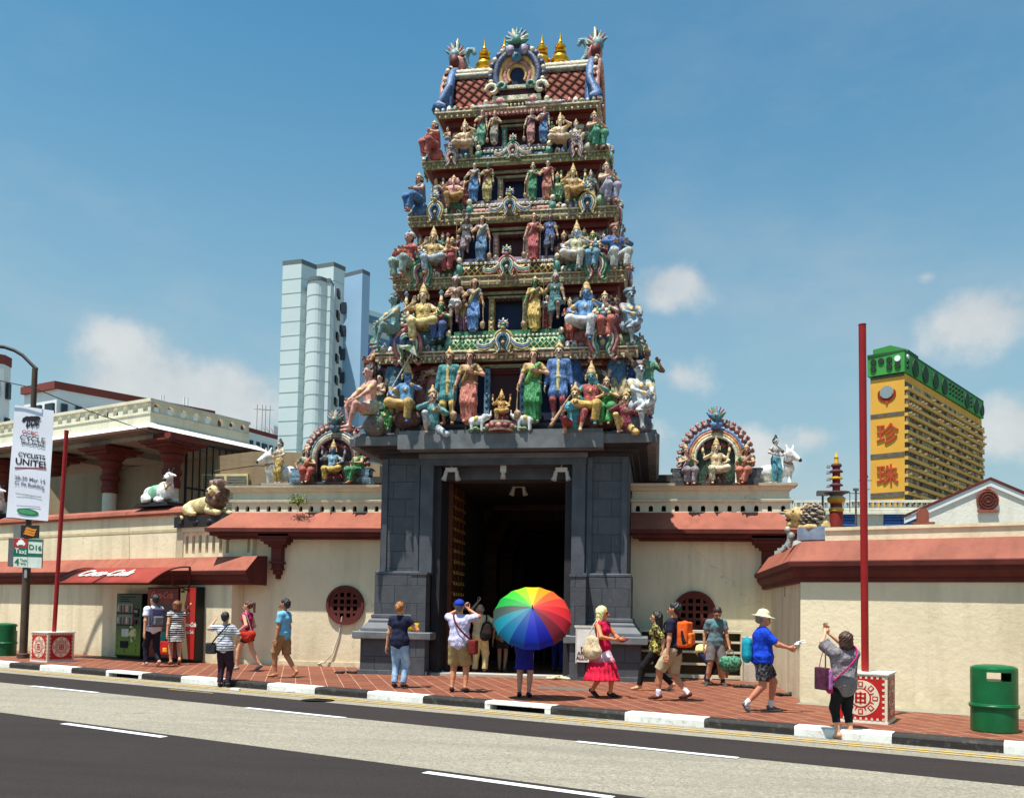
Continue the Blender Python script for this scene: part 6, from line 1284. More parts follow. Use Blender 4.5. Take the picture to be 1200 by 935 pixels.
def shrine(px, Y, zt, label, pal, specs):
    x = PY(px, 560, Y).x; t = empty('wall_shrine', (x, Y, zt), label=label, cat='shrine')
    b = MB(); b.box(-1.0, 1.0, -.25, .45, 0, .06, 0); b.build('shrine_base', [M((70, 66, 66))], t)
    b = MB(); r1, cz = .66, .72
    for r, th, m, y in ((.62, .055, 0, .14), (.69, .05, 1, .16), (.56, .045, 2, .12), (.76, .045, 3, .18)):
        b.tube([(r*.92, y, .06)]+[(r*.92*math.cos(rad(a)), y, cz+r*1.0*math.sin(rad(a))) for a in range(0, 181, 12)]+[(-r*.92, y, .06)], th, 7, m)
    for i in range(21):
        a = rad(-8+i*9.8); c = Vector((.86*math.cos(a)*.95, .2, cz+.90*math.sin(a)))
        b.ball(c, (.085, .06, .085), 4, 7, 5); b.tube([c, c+Vector((.14*math.cos(a+.4), -.03, .14*math.sin(a+.4)))], [.055, .03], 5, 5); b.ball(c+Vector((0, -.06, 0)), (.04, .03, .04), 6, 6, 4)
        c2 = Vector((.98*math.cos(a)*.95, .22, cz+1.0*math.sin(a))); b.ball(c2, (.05, .04, .06), 5, 6, 4)
    for s_ in (-1, 1):
        for k in range(3): b.ball((s_*(.66+.03*k), .05, .62-.16*k), (.13, .09, .10), (7, 3, 8)[k], 7, 5)
    for i in range(7): a = rad(15+i*25); b.tube([(0, .12, 1.72), (.13*math.cos(a), .10, 1.78+.12*math.sin(a)), (.24*math.cos(a), .08, 1.84+.2*math.sin(a))], [.08, .075, .02], 6, (7, 5, 3, 6)[i % 4])
    b.ball((0, .02, 1.74), (.12, .09, .14), 8, 8, 6); b.ball((0, .04, 1.56), (.16, .08, .11), 3, 8, 5); b.ball((0, -.06, 1.78), .05, 6, 6, 5)
    b.build('shrine_arch', [paint(c) for c in pal], t)
    b = MB(); pts = [(-.56, 0.06), (.56, .06), (.56, cz)]+[(.56*math.cos(rad(a)), cz+.60*math.sin(rad(a))) for a in range(12, 180, 12)]+[(-.56, cz)]
    b.extr(pts, (0, .22, 0), (1, 0, 0), (0, 0, 1), (0, .14, 0), 0)
    for i in range(5): b.ball((-.36+.18*i, .20, 1.12-.05*abs(i-2)), (.11, .03, .08), 1, 8, 4)
    b.build('niche_back', [paint(pal[9] if len(pal) > 9 else (90, 40, 40)), paint((150, 50, 46))], t)
    for s_ in (-1, 1):
        b = MB(); x = s_*.93
        for (w, z0, z1, m) in ((.19, 0, .17, 0), (.13, .17, .24, 1), (.14, .24, .38, 0), (.18, .38, .43, 1)): b.box(x-w, x+w, -.22, .12, z0, z1, m)
        b.box(x-.14, x+.14, -.225, -.22, .03, .13, 1); b.build('side_pedestal', [paint(specs['ped']), paint(scl255(specs['ped'], .7))], t)
    for key, x, y, z, H, cols, rz in specs['figs']: statue('figure', key, cols, Vector((x, y, z)), H, t, rz, None, 1.0, **POSE[key])
    return t
def scl255(c, k): return tuple(int(v*k) for v in c)
shrine(390, 22.70, 4.80, 'arched wall shrine with a blue seated god in yellow wrap, left of the gate', [(150, 140, 120), (205, 190, 150), (96, 60, 56), (80, 110, 130), (140, 70, 60), (170, 90, 76), (206, 176, 150), (90, 130, 100), (60, 120, 120), (70, 30, 32)],
       dict(ped=(110, 150, 175), figs=[('deity', 0, -.02, .02, .76, dict(skin=(90, 120, 160), up=(110, 170, 200), low=(228, 184, 50), prop=(140, 40, 50), sash=(200, 200, 200)), 0),
                                      ('sitlady2', -.72, -.08, .0, .74, dict(up=(50, 140, 100), low=(205, 84, 60), sash=(210, 110, 70), skin=(215, 160, 130)), .35), ('sitlady2', .72, -.08, .0, .74, dict(up=(110, 170, 80), low=(50, 150, 90), sash=(120, 180, 90), skin=(215, 160, 130)), -.35)]))
shrine(839, 22.70, 4.72, 'arched wall shrine with a cream seated god against dark green, right of the gate', [(206, 170, 90), (190, 100, 60), (222, 214, 190), (80, 130, 190), (160, 96, 90), (180, 110, 100), (150, 130, 130), (70, 150, 110), (50, 130, 140), (30, 70, 46)],
       dict(ped=(84, 80, 84), figs=[('deity', 0, -.02, .02, .78, dict(skin=(232, 200, 160), up=(226, 190, 140), low=(236, 224, 180), prop=(90, 50, 46), sash=(200, 160, 80)), 0),
                                      ('sitlady', -.74, -.08, .0, .74, dict(up=(60, 130, 90), low=(170, 150, 160), sash=(160, 140, 150), skin=(215, 160, 140)), .35), ('sitlady2', .72, -.08, .0, .74, dict(up=(40, 120, 80), low=(215, 120, 84), sash=(200, 110, 80), skin=(190, 120, 90)), -.35)]))
# attendants with cows at the outer ends of the parapets
def cowherd(px, zt, s_, label, cols):
    x = PY(px, 565, 22.75).x; t = empty('cowherd_statue', (x, 22.75, zt), label=label, cat='statue')
    b = MB(); b.box(-.42, .5, -.2, .35, 0, .05); b.build('plinth', [M((150, 140, 124))], t)
    statue('figure', 'attendplain', cols, Vector((0, 0, .05)), .66, t, .5*s_, None, 1.0, pz=dict(hL=(.16, -.22, 1.08), hR=(-.16, -.22, 1.08), eL=(1, .1, -.5), eR=(-1, .1, -.5)), head='topknotm', up='none', low='dhotil')
    B = [((s_*.0, .22, .35), (s_*.30, .15, .42), .20, .17, o_), ((s_*.25, .12, .5), (s_*.33, -.02, .70), .12, .11, o_), ((s_*.33, -.04, .76), (s_*.52, -.14, .60), .11, .065, o_), ((s_*.28, -.02, .86), (s_*.24, 0, .98), .04, .02, o_), ((s_*.40, .02, .86), (s_*.42, .04, .98), .04, .02, o_), ((s_*.12, .2, .3), (s_*.14, .2, .03), .06, .05, o_), ((s_*.34, .1, .4), (s_*.34, .08, .03), .07, .05, o_), ((-s_*.2, .25, .35), (-s_*.22, .25, .05), .09, .06, o_), ((0, .22, .3), (-s_*.2, .25, .33), .2, .19, o_)]
    iso_obj('cow', [B, [((s_*.54, -.155, .59), (s_*.56, -.165, .57), .05, .045, o_)], [((s_*.22, .0, .56), (s_*.38, -.06, .50), .035, .035, o_)]], [(228, 226, 222), (40, 34, 34), (160, 110, 60)], .018, (0, 0, .05), 0, 1.0, t)
cowherd(327, 4.80, -1, 'statue of a cowherd in yellow wrap hugging a white cow, left parapet end', dict(skin=(214, 190, 160), low=(215, 175, 60), sash=(190, 60, 40), gold=(190, 150, 70)))
cowherd(909, 4.72, 1, 'statue of a cowherd in turquoise wrap beside a white cow, right parapet end', dict(skin=(190, 186, 182), low=(60, 160, 180), gold=(150, 90, 70)))
# ---------------------------------------------------------------- street furniture
DG = M((44, 40, 40), .6)
# lamp post with banner and taxi-stop signs
base = PG(27, 771); lean = 0
t = empty('lamp_post', base, label='brown lamp post at the left edge carrying a cycling banner and taxi signs', cat='lamp post')
SCL = 1050/((base-CAMP).dot(cf)); 
def up_(px, py):                         # height above the base at that post
    d = ray(px, py); k = (base-CAMP).dot(cf)/d.dot(cf); return (CAMP + d*k)
LX = cr.copy(); LX.z = 0; LX.normalize()
def lp(px, py, dy=0.): p = up_(px, py) - base; return LX*p.dot(LX) + Vector((0, 0, p.z)) + Vector((0, dy, 0))
pol = M((78, 62, 50), .6, .25, 3); b = MB()
zt = lp(41, 428).z; b.tube([(0, 0, 0), (0, 0, lp(36, 620).z)], .105, 12); b.tube([(0, 0, lp(36, 620).z), (0, 0, zt)], .075, 12); b.lathe([(.16, 0), (.16, .12), (.11, .14)], (0, 0, 0), 12); b.build('post', [pol], t)
b = MB(); b.tube([Vector((.06, 0, zt))-Vector((0, 0, .02)), lp(30, 424), lp(18, 412), lp(8, 406), lp(-4, 402), lp(-60, 396)], .05, 8); b.build('lamp_arm', [DG], t)
b = MB(); p = lp(-75, 396); b.ball(p, (.4, .15, .09), 0, 10, 6); b.build('lamp_head', [M((120, 120, 120))], t)
def quadpx(b, corners, dy, th, m): P = [lp(x, y, dy) for x, y in corners]; b.hexa([P[0], P[1], P[1]+Vector((0, th, 0)), P[0]+Vector((0, th, 0))], [P[3], P[2], P[2]+Vector((0, th, 0)), P[3]+Vector((0, th, 0))], m)
# banner cloth, slightly rippled
g = NT('banner_cloth'); g.col(lin((226, 226, 236))); g.set(.7); g.b.inputs['Transmission Weight'].default_value = 0.0; BAN = g.m
b = MB(); nx, ny = 10, 24; c0, c1, c2, c3 = (8, 606), (57, 610.5), (61.5, 480), (15, 473); vs = []
for j in range(ny+1):
    for i in range(nx+1):
        u, v = i/nx, j/ny; x = (c0[0]*(1-u)+c1[0]*u)*(1-v)+(c3[0]*(1-u)+c2[0]*u)*v; y = (c0[1]*(1-u)+c1[1]*u)*(1-v)+(c3[1]*(1-u)+c2[1]*u)*v
        vs.append(lp(x, y, -.16+.005*math.sin(u*7+v*3)+.006*math.sin(v*11)))
b.add(vs, [(j*(nx+1)+i, j*(nx+1)+i+1, (j+1)*(nx+1)+i+1, (j+1)*(nx+1)+i) for j in range(ny) for i in range(nx)], 0, True)
b.tube([lp(14, 474, -.14), lp(62, 481, -.14)], .018, 6, 1); b.tube([lp(8, 606, -.14), lp(57, 610.5, -.14)], .018, 6, 1); bn = b.build('banner', [BAN, DG], t)
INK = M((34, 32, 40), .7); RINK = M((176, 44, 50), .7); GINK = M((30, 110, 70), .6); GRI = M((120, 120, 132), .7)
bx_ = (lp(50, 480)-lp(20, 475.5)).normalized(); by_ = (lp(37, 480)-lp(32, 600)).normalized()
def px2m(a): return a/SCL
def btxt(s, px, py, h, m, bold=.0, sx=1., al='CENTER'): return text(s, px2m(h), m, lp(px, py, -.174), bx_, by_, bn, 'lettering', al, bold, ext=.001, sx=sx)
btxt('OCBC', 34, 506.5, 6, RINK, 0.0021, 1.15); btxt('CYCLE', 37, 514, 9.0, INK, 0.0014, 1.12); btxt('SINGAPORE', 37.5, 520, 5, INK, 0.0014, 1.05)
btxt('CYCLISTS', 36.5, 534, 7.5, INK, 0.0035, 1.0); btxt('UNITE!', 35.5, 542.3, 10.0, INK, 0.0049, 1.18)
btxt('28-30 Mar 14', 35, 561.5, 6.2, GRI, 0.0021, 1.08); btxt('F1 Pit Building', 34.5, 568, 6.0, GRI, 0.0021, 1.02)
b = MB(); quadpx(b, [(17, 548.6), (54, 549.2), (54, 547.6), (17, 546.8)], -.175, .004, 0); b.build('underline', [RINK], bn)
btxt('www.cyclesingapore.com', 34, 580, 3.0, GRI, 0.0014, 1.0)
b = MB(); quadpx(b, [(20, 592.6), (48, 594.2), (48, 593.5), (20, 591.9)], -.175, .004, 0); b.build('thin_rule', [GRI], bn)
b = MB(); c = lp(33.5, 600, -.173); pts = [c + bx_*px2m(13*math.cos(a)) + by_*px2m(4.0*math.sin(a)) for a in [i*math.pi/12 for i in range(24)]]; b.add(pts, [tuple(range(24))], 0)
pts = [c-Vector((0, .003, 0)) + bx_*px2m(11*math.cos(a)-1) + by_*px2m(2.6*math.sin(a)) for a in [i*math.pi/12 for i in range(24)]]; b.add(pts, [tuple(range(24))], 1); b.build('sponsor_oval', [GINK, M((70, 150, 100))], bn)
# riders' heads emblem
b = MB()
for i, (ox, s_) in enumerate(((0, 1.0), (5.5, .95), (10.5, .9))):
    ctr = (30+ox, 492-ox*.08)
    def hp(x, y): return lp(ctr[0]+x*s_, ctr[1]+y*s_, -.172-.002*i)
    b.add([hp(-6, 1), hp(-5, -3), hp(-1, -5.5), hp(4, -5), hp(7, -2), hp(4, 0.5), hp(0, -1), hp(-3, 2)], [(0, 1, 2, 3, 4, 5, 6, 7)], 0)
    b.add([hp(0, -.5), hp(4, .8), hp(4.6, 3), hp(3.6, 4), hp(3.8, 6.5), hp(1.5, 7), hp(.5, 9.5), hp(-1.2, 6), hp(-.5, 3)], [tuple(range(9))], 0)
    b.add([hp(1.2, 1.2), hp(3, 1.8), hp(3.4, 3.2), hp(2.0, 5.2), hp(.8, 3.5)], [tuple(range(5))], 1)
b.build('riders_emblem', [INK, BAN], bn)
# bus-lane style hook sign and taxi plates
b = MB(); quadpx(b, [(16, 630), (46, 630.5), (46, 615.5), (16, 615)], -.13, .02, 0); quadpx(b, [(25, 630), (46.3, 630.5), (46.3, 615.3), (25, 615)], -.14, .006, 1)
for k in range(3): b.add([lp(28+k*1.0, 625.5-k*3.0, -.15), lp(40+k*1.0, 628.5-k*3.0, -.15), lp(42.5+k*1.0, 626-k*3.0, -.15), lp(38+k*.5, 625.6-k*3.0, -.15), lp(30.5+k*1.0, 623-k*3.0, -.15)], [(0, 1, 2, 3, 4)], 2)
b.build('interchange_sign', [M((112, 112, 112)), M((36, 36, 36)), M((214, 130, 40))], t)
WS = M((214, 222, 212), .5)
b = MB(); quadpx(b, [(9.5, 663.5), (50, 665.5), (50.5, 631.5), (10, 630)], -.11, .02, 0)
quadpx(b, [(17, 641), (33.5, 641.5), (33.8, 631), (17.3, 630.5)], -.135, .01, 1); quadpx(b, [(17, 652), (33.5, 652.5), (33.6, 641.6), (17.1, 641.1)], -.135, .01, 2)
quadpx(b, [(17, 664), (33.3, 664.8), (33.5, 652.6), (17, 652.1)], -.135, .01, 3); quadpx(b, [(33.9, 665), (50, 665.6), (50.4, 632), (34.3, 631)], -.135, .01, 3)
quadpx(b, [(34.2, 634), (50.3, 634.8), (50.4, 632.2), (34.3, 631.3)], -.14, .012, 2); quadpx(b, [(34.1, 652), (50.2, 652.6), (50.2, 648.6), (34.1, 648)], -.14, .012, 2)
tx = b.build('taxi_sign', [M((96, 96, 98)), M((170, 50, 44), .5), M((20, 104, 80), .5), WS], t)
WI = M((232, 236, 232), .6)
text('Taxi', px2m(8), WI, lp(25.4, 646, -.14), bx_, (0, 0, 1), tx, 'lettering', bold=0.0021); text('D16', px2m(8), GINK, lp(42.3, 641.8, -.14), bx_, (0, 0, 1), tx, 'lettering', bold=0.0042, sx=1.1)
text('4', px2m(11), GINK, lp(21.2, 658.4, -.14), bx_, (0, 0, 1), tx, 'lettering', bold=0.0049); text('Taxis\nonly', px2m(4), GINK, lp(28.8, 658.2, -.14), bx_, (0, 0, 1), tx, 'lettering')
b = MB(); c = (25.4, 636); 
def cp(x, y): return lp(c[0]+x, c[1]+y, -.14)
b.add([cp(-5, 2.2), cp(5, 2.2), cp(5, -.4), cp(3.6, -.8), cp(2.6, -3.2), cp(-2.6, -3.2), cp(-3.6, -.8), cp(-5, -.4)], [tuple(range(8))], 0); b.add([cp(-4.2, 3.2), cp(-2.6, 3.2), cp(-2.6, 2.2), cp(-4.2, 2.2)], [(0, 1, 2, 3)], 0); b.add([cp(2.6, 3.2), cp(4.2, 3.2), cp(4.2, 2.2), cp(2.6, 2.2)], [(0, 1, 2, 3)], 0)
b.add([cp(-1, -3.4), cp(1, -3.4), cp(1, -4.4), cp(-1, -4.4)], [(0, 1, 2, 3)], 0); b.build('taxi_symbol', [WI], tx)
b = MB(); quadpx(b, [(29.5, 677), (32.5, 677), (32.5, 667), (29.5, 667)], -.115, .005, 0); b.build('post_sticker', [M((150, 150, 150))], t)
# overhead wire
b = MB(); b.tube([up_(0, 446)+Vector((-3, 0, .1)), up_(0, 446), up_(41, 455), up_(80, 473)+Vector((0, 1, 0)), up_(135, 492)+Vector((0, 5, 0))], .014, 5); tag(b.build('overhead_wire', [DG]), 'thin black wire crossing the lamp post towards the pavilion roof', 'wire')
# red poles standing in decorated boxes
RPOL = M((150, 24, 24), .45, .12, 3); BRED = (184, 34, 30); BCRM = (228, 206, 176)
def mat_box():
    g = NT('box_card'); g.col(g.mix(g.rng(g.noise(3), .3, .7), scl(lin((224, 206, 178)), .9), lin((228, 212, 188)))); g.set(.6); return g.m
BOXC, BOXR = mat_box(), M((180, 30, 28), .5, .1, 3)
def deco_face(t, P, X, nr, w, h):
    """red field with pinked edges and a round cut-paper medallion, all as thin relief on one face of the box"""
    X, nr = Vector(X).normalized(), Vector(nr).normalized(); P = Vector(P); Z = Vector((0, 0, 1)); b = MB()
    def poly(pts, lift, m): 
        q = [P+nr*lift+X*x+Z*z for x, z in pts]; a = (q[1]-q[0]).cross(q[2]-q[1]); b.add(q if a.dot(nr) > 0 else q[::-1], [tuple(range(len(q)))], m)
    poly([(-w/2, 0), (w/2, 0), (w/2, h), (-w/2, h)], .003, 0); tw = w/17; th = h/15
    for i in range(9):
        if i < 9: x = -w/2+(2*i)*tw; poly([(x, h), (x+tw, h), (x+tw*.8, h-tw*.9), (x+tw*.2, h-tw*.9)], .006, 1); poly([(x, 0), (x+tw, 0), (x+tw*.8, tw*.9), (x+tw*.2, tw*.9)], .006, 1)
    for i in range(8): z = (2*i)*th; poly([(-w/2, z), (-w/2, z+th), (-w/2+tw*.9, z+th*.8), (-w/2+tw*.9, z+th*.2)], .006, 1); poly([(w/2, z), (w/2, z+th), (w/2-tw*.9, z+th*.8), (w/2-tw*.9, z+th*.2)], .006, 1)
    cz = h/2; R0 = min(w, h)*.41; sx_ = w/h if w < h else 1
    def circ(r, n=36): return [(r*sx_*math.cos(2*math.pi*i/n), cz+r*math.sin(2*math.pi*i/n)) for i in range(n)]
    poly(circ(R0), .007, 1)
    for i in range(8):
        a = i*math.pi/4; ca, sa = math.cos(a), math.sin(a)
        def rp(u, v): return ((u*ca-v*sa)*sx_, cz+u*sa+v*ca)
        poly([rp(R0*.62, -R0*.13), rp(R0*.92, -R0*.13), rp(R0*.92, R0*.13), rp(R0*.62, R0*.13)], .010, 0); poly([rp(R0*.68, -R0*.065), rp(R0*.86, -R0*.065), rp(R0*.86, R0*.065), rp(R0*.68, R0*.065)], .013, 1)
        a += math.pi/8; ca, sa = math.cos(a), math.sin(a); poly([rp(R0*.56, -R0*.05), rp(R0*.76, -R0*.02), rp(R0*.76, R0*.02), rp(R0*.56, R0*.05)], .010, 0)
    poly(circ(R0*.56), .010, 0); poly(circ(R0*.48), .013, 1); s_ = R0
    for (x0, x1, z0, z1) in ((-.06, .06, -.34, .34), (-.30, .30, -.06, .06), (-.30, -.18, -.3, .3), (.18, .30, -.3, .3), (-.3, .3, .2, .28), (-.3, .3, -.28, -.2)): poly([(x0*s_*sx_, cz+z0*s_), (x1*s_*sx_, cz+z0*s_), (x1*s_*sx_, cz+z1*s_), (x0*s_*sx_, cz+z1*s_)], .016, 0)
    b.build('cut_paper_pattern', [BOXR, BOXC], t)
def deco_box(corner, wl, wr, h, rz, label, pole_px, ptop, lr, plab):
    """corner = nearest vertical edge; left face runs wl, right face wr"""
    t = empty('decorated_box', corner, rz, label=label, cat='decorated box'); b = MB()
    b.box(-wl, 0, 0, wr, .02, h, 0); b.box(-wl-.02, .02, -.02, wr+.02, h, h+.02, 1); b.box(-wl-.01, .01, -.01, wr+.01, 0, .03, 1); b.build('box_body', [BOXC, M((225, 220, 210), .6)], t)
    deco_face(t, (-wl/2, -.002, .05), (1, 0, 0), (0, -1, 0), wl*.90, h-.08); deco_face(t, (.002, wr/2, .05), (0, 1, 0), (1, 0, 0), wr*.86, h-.08)
    pc = Vector(corner) + Matrix.Rotation(rz, 3, 'Z') @ Vector((-wl*lr, wr/2, h+.02)); top = ptop(pc); tt = empty('red_pole', pc, label=plab, cat='pole'); b = MB()
    d = top-pc; b.tube([(0, 0, 0), d], .055, 12); b.tube([d, d*1.003], .058, 12); b.build('pole', [RPOL], tt)
    return t
def hitz(px, py, P):     # the point of that pixel at the distance of P
    d = ray(px, py); k = (P-CAMP).dot(cf)/d.dot(cf); return CAMP+d*k
ang = rad(9.2+8)
cnr = PG(1040, 849); deco_box(cnr, .74, .74, .72, RA, 'red and cream decorated box on the kerb behind the photographing woman', 1013, lambda p: hitz(1010.5, 381, p), .50, 'tall dark red pole rising from the decorated box by the right wall')
cnr = PG(55, 776); t_ = deco_box(cnr, .74, .74, .76, RA, 'red and cream decorated box beside the lamp post', 62, lambda p: hitz(78, 505, p), .45, 'shorter leaning red pole rising from the decorated box by the lamp post')
# litter bins
def bin_(loc, label, rz=0.):
    t = empty('litter_bin', loc, rz, label=label, cat='litter bin'); t['group'] = 'green litter bins'; G_ = M((12, 92, 50), .35, .2, 3); GD = M((8, 60, 34), .4)
    r = .355; n = 40; b = MB(); hz0, hz1 = .83, .97
    prof = [(r*.97, .0), (r, .02), (r, .38), (r+.02, .39), (r+.02, .45), (r, .46), (r, hz0)]
    b.lathe(prof, (0, 0, 0), n); b2 = []
    for j in range(n):      # ring with two slots, so the opening is real
        a0, a1 = 2*math.pi*j/n, 2*math.pi*(j+1)/n; am = math.degrees((a0+a1)/2) % 360
        if 245 < am < 305 or 65 < am < 125: continue
        q = [Vector((r*math.cos(a), r*math.sin(a), z)) for z in (hz0, hz1) for a in (a0, a1)]; b.add([q[0], q[1], q[3], q[2]], [(0, 1, 2, 3)], 0, True); qi = [Vector((p.x*.95, p.y*.95, p.z)) for p in q]; b.add([qi[1], qi[0], qi[2], qi[3]], [(0, 1, 2, 3)], 1, True)
    b.lathe([(r, hz1), (r, 1.02), (r*.97, 1.045), (r*.8, 1.07), (r*.4, 1.085), (0, 1.09)], (0, 0, 0), n); b.build('bin_body', [G_, GD], t)
    b = MB(); b.tube([(r*1.015*math.cos(rad(a)), r*1.015*math.sin(rad(a)), .42) for a in range(0, 361, 9)], .024, 6); b.build('hoop', [G_], t)
    b = MB(); b.lathe([(r*.9, .1), (r*.9, .80)], (0, 0, 0), 20); b.build('liner', [M((30, 34, 32))], t); t.scale = (.85, .85, .86)
p = PG(1168, 858); bin_(p+Vector((.02, .15, 0)), 'green round litter bin standing on the pavement by the right wall', rad(-10))
p = PG(1, 768); bin_(p+Vector((0, .15, 0)), 'green round litter bin cut off by the left edge of the picture', rad(120))
# vending machines and their awning
def vend(p0, p1, dn, h, label, front, extra=None, side=(16, 14, 14)):
    s0 = (p0-RK).dot(RU); s1 = (p1-RK).dot(RU); t = empty('vending_machine', R((s0+s1)/2, 3.36), RA, label=label, cat='vending machine'); w = s1-s0
    b = MB(); b.box(-w/2, w/2, -dn, 0, .06, h, 0); b.box(-w/2+.03, w/2-.03, -dn+.03, 0, 0, .06, 1); b.box(-w/2+.02, w/2-.02, -dn-.012, -dn, .10, h-.03, 2)
    b.build('cabinet', [M(side, .45), M((12, 12, 12)), front], t, bevel=.012); return t, w, -dn-.012
def at_wall(px, py=770): d = ray(px, py); k = (RK+RN*3.15-CAMP).dot(RN)/d.dot(RN); return CAMP+d*k
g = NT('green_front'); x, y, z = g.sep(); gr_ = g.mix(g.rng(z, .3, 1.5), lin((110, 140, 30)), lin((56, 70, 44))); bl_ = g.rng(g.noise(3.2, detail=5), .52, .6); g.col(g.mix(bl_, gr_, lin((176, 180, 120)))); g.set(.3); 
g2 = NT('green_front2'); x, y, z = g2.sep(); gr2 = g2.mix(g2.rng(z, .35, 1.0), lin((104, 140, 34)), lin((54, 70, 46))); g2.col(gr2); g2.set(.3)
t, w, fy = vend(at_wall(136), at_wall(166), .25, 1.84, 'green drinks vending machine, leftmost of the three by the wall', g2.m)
b = MB(); b2 = MB()
for r_, z in enumerate((1.32, .98)):
    for i in range(6): x = -w*.40+i*w*.115; b.lathe([(.028, 0), (.03, .02), (.03, .16), (.02, .19)], (x, fy-.0, z), 8, i % 3); b.box(x-.035, x+.035, fy-.03, fy, z-.05, z-.01, 3)
b.build('sample_can', [M((190, 190, 180), .4), M((60, 66, 60), .4), M((150, 60, 40), .4), M((30, 30, 30))], t)
b = MB(); b.box(-w*.42, w*.16, fy-.008, fy, .94, 1.24, 0); b.box(-w*.42, w*.16, fy-.008, fy, 1.28, 1.56, 0); b.build('display_window', [M((120, 128, 120), .2)], t)
b = MB(); b.box(-w*.28, .02, fy-.02, fy, .30, .50, 0); b.box(-w*.24, -.02, fy-.03, fy-.02, .34, .46, 1); b.build('delivery_slot', [M((34, 36, 34)), M((8, 8, 8))], t)
b = MB(); b.box(-w*.24, w*.02, fy-.012, fy, .62, .84, 0); b.box(w*.22, w*.40, fy-.02, fy, 1.18, 1.42, 1); b.box(w*.24, w*.38, fy-.03, fy-.02, 1.3, 1.38, 2); b.box(w*.26, w*.34, fy-.03, fy, .98, 1.1, 1); b.build('coin_panel', [M((200, 206, 200)), M((20, 22, 20)), M((120, 140, 130))], t)
b = MB(); c = Vector((w*.16, fy-.003, .72))
for i in range(14): a = i*math.pi/7+.2; rr = .16 if i % 2 else .2; b.ball(c+Vector((rr*math.cos(a)*.8, 0, rr*math.sin(a))), (.06, .004, .05), i % 3, 7, 4)
b.ball(c, (.11, .005, .11), 1, 10, 5)
for i in range(9): b.ball((rng.uniform(-w*.42, w*.42), fy-.002, rng.uniform(.14, .55)), (.05, .003, .025), 2, 6, 4, Matrix.Rotation(rng.uniform(0, 3), 3, 'Y'))
b.build('printed_splash', [M((150, 160, 80), .4), M((200, 200, 150), .4), M((60, 96, 30), .4)], t)
b = MB()
for i in range(3): b.box(-w*.36, -w*.36+w*(.6, .34, .42)[i], fy-.004, fy, 1.73-.06*i, 1.755-.06*i, 0)
b.build('printed_bars', [M((20, 30, 20))], t)
def coke_front(name, cream=True):
    g = NT(name); x, y, z = g.sep(); n = g.noise(2.2, detail=2)
    xx = g.math('ADD', x, g.math('MULTIPLY', g.math('SUBTRACT', n, .5), .25)); u = g.math('ADD', xx, g.math('MULTIPLY', z, -.16))
    c_ = g.mix(g.rng(u, -.36, -.34), lin((214, 190, 130)), lin((172, 36, 28))); low = g.rng(z, .78, .80)
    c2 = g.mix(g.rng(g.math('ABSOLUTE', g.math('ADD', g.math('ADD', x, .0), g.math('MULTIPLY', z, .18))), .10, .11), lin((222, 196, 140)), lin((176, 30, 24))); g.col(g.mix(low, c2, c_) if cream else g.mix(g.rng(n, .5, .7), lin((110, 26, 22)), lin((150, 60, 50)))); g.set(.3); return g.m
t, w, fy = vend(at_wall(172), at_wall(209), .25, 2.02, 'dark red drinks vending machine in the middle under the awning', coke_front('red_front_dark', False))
b = MB(); b.box(-w*.42, w*.36, fy-.015, fy, .5, 1.55, 0); b.build('display_window', [M((70, 50, 44), .15)], t)
WSC = M((230, 224, 214), .5)
text('Coca-Cola', .27, M((200, 120, 110)), (-.05, fy-.006, 1.80), (1, 0, 0), (0, 0, 1), t, 'lettering', bold=.006, shear=.4, sx=.8)
t, w, fy = vend(at_wall(211), at_wall(230, 772), .27, 2.04, 'red and cream drinks vending machine, rightmost of the three', coke_front('red_front'))
text('Coca-Cola', .16, WSC, (.10, fy-.006, 1.02), (1, 0, 0), (0, 0, 1), t, 'lettering', bold=.004, shear=.4, sx=.75); text('Coca-Cola', .13, WSC, (.04, fy-.006, .82), (1, 0, 0), (0, 0, 1), t, 'lettering', shear=.4, sx=.8)
b = MB()
for i in range(10): b.ball((-.12+.05*(i % 5)+.03*(i//5), fy-.004, 1.25+.08*(i//2)), (.035, .004, .06), i % 2, 6, 4, Matrix.Rotation(.5*i, 3, 'Y'))
b.box(-w*.42, -w*.2, fy-.006, fy, 1.88, 1.94, 2); b.build('printed_splash', [M((110, 20, 18), .4), M((220, 150, 120), .4), M((30, 24, 24))], t)
# curved awning
s0, s1 = (at_wall(112)-RK).dot(RU)+.15, (at_wall(232)-RK).dot(RU)
t = empty('awning', R((s0+s1)/2, 3.1, 1.98), RA, label='curved red awning with white drinks-brand script over the vending machines', cat='awning'); L_ = 4.55
b = MB(); n = 10; cs = [(-1.30*math.cos(math.pi/2*i/n)**1.0, .02+.52*math.sin(math.pi/2*i/n)) for i in range(n+1)]
x0, x1 = -2.45, 1.75
cs = [(-1.25+1.25*u, .13+.46*(1-(1-u)**2.2)) for u in [i/n for i in range(n+1)]]
vs = [(x, y, z) for y, z in cs for x in (x0, x1)] + [(x, y, z-.02) for y, z in cs for x in (x0, x1)]; k = 2*(n+1)
b.add(vs, [(2*i, 2*i+1, 2*i+3, 2*i+2) for i in range(n)]+[(k+2*i+2, k+2*i+3, k+2*i+1, k+2*i) for i in range(n)]+[(0, k, k+1, 1)], 0, True); aw = b.build('canopy', [M((138, 56, 46), .7, .25, 1.5, spec=.15)], t)
b = MB(); b.tube([(x1, y, z) for y, z in cs], .022, 6); b.tube([(x0, y, z) for y, z in cs], .022, 6); b.tube([(x1, 0, cs[-1][1]), (x1, 0, -.1)], .03, 6); b.tube([(x1, -.55, .45), (x1, -.55, .1), (x1, 0, -.05)], .025, 6); b.build('awning_frame', [M((90, 20, 20))], t)
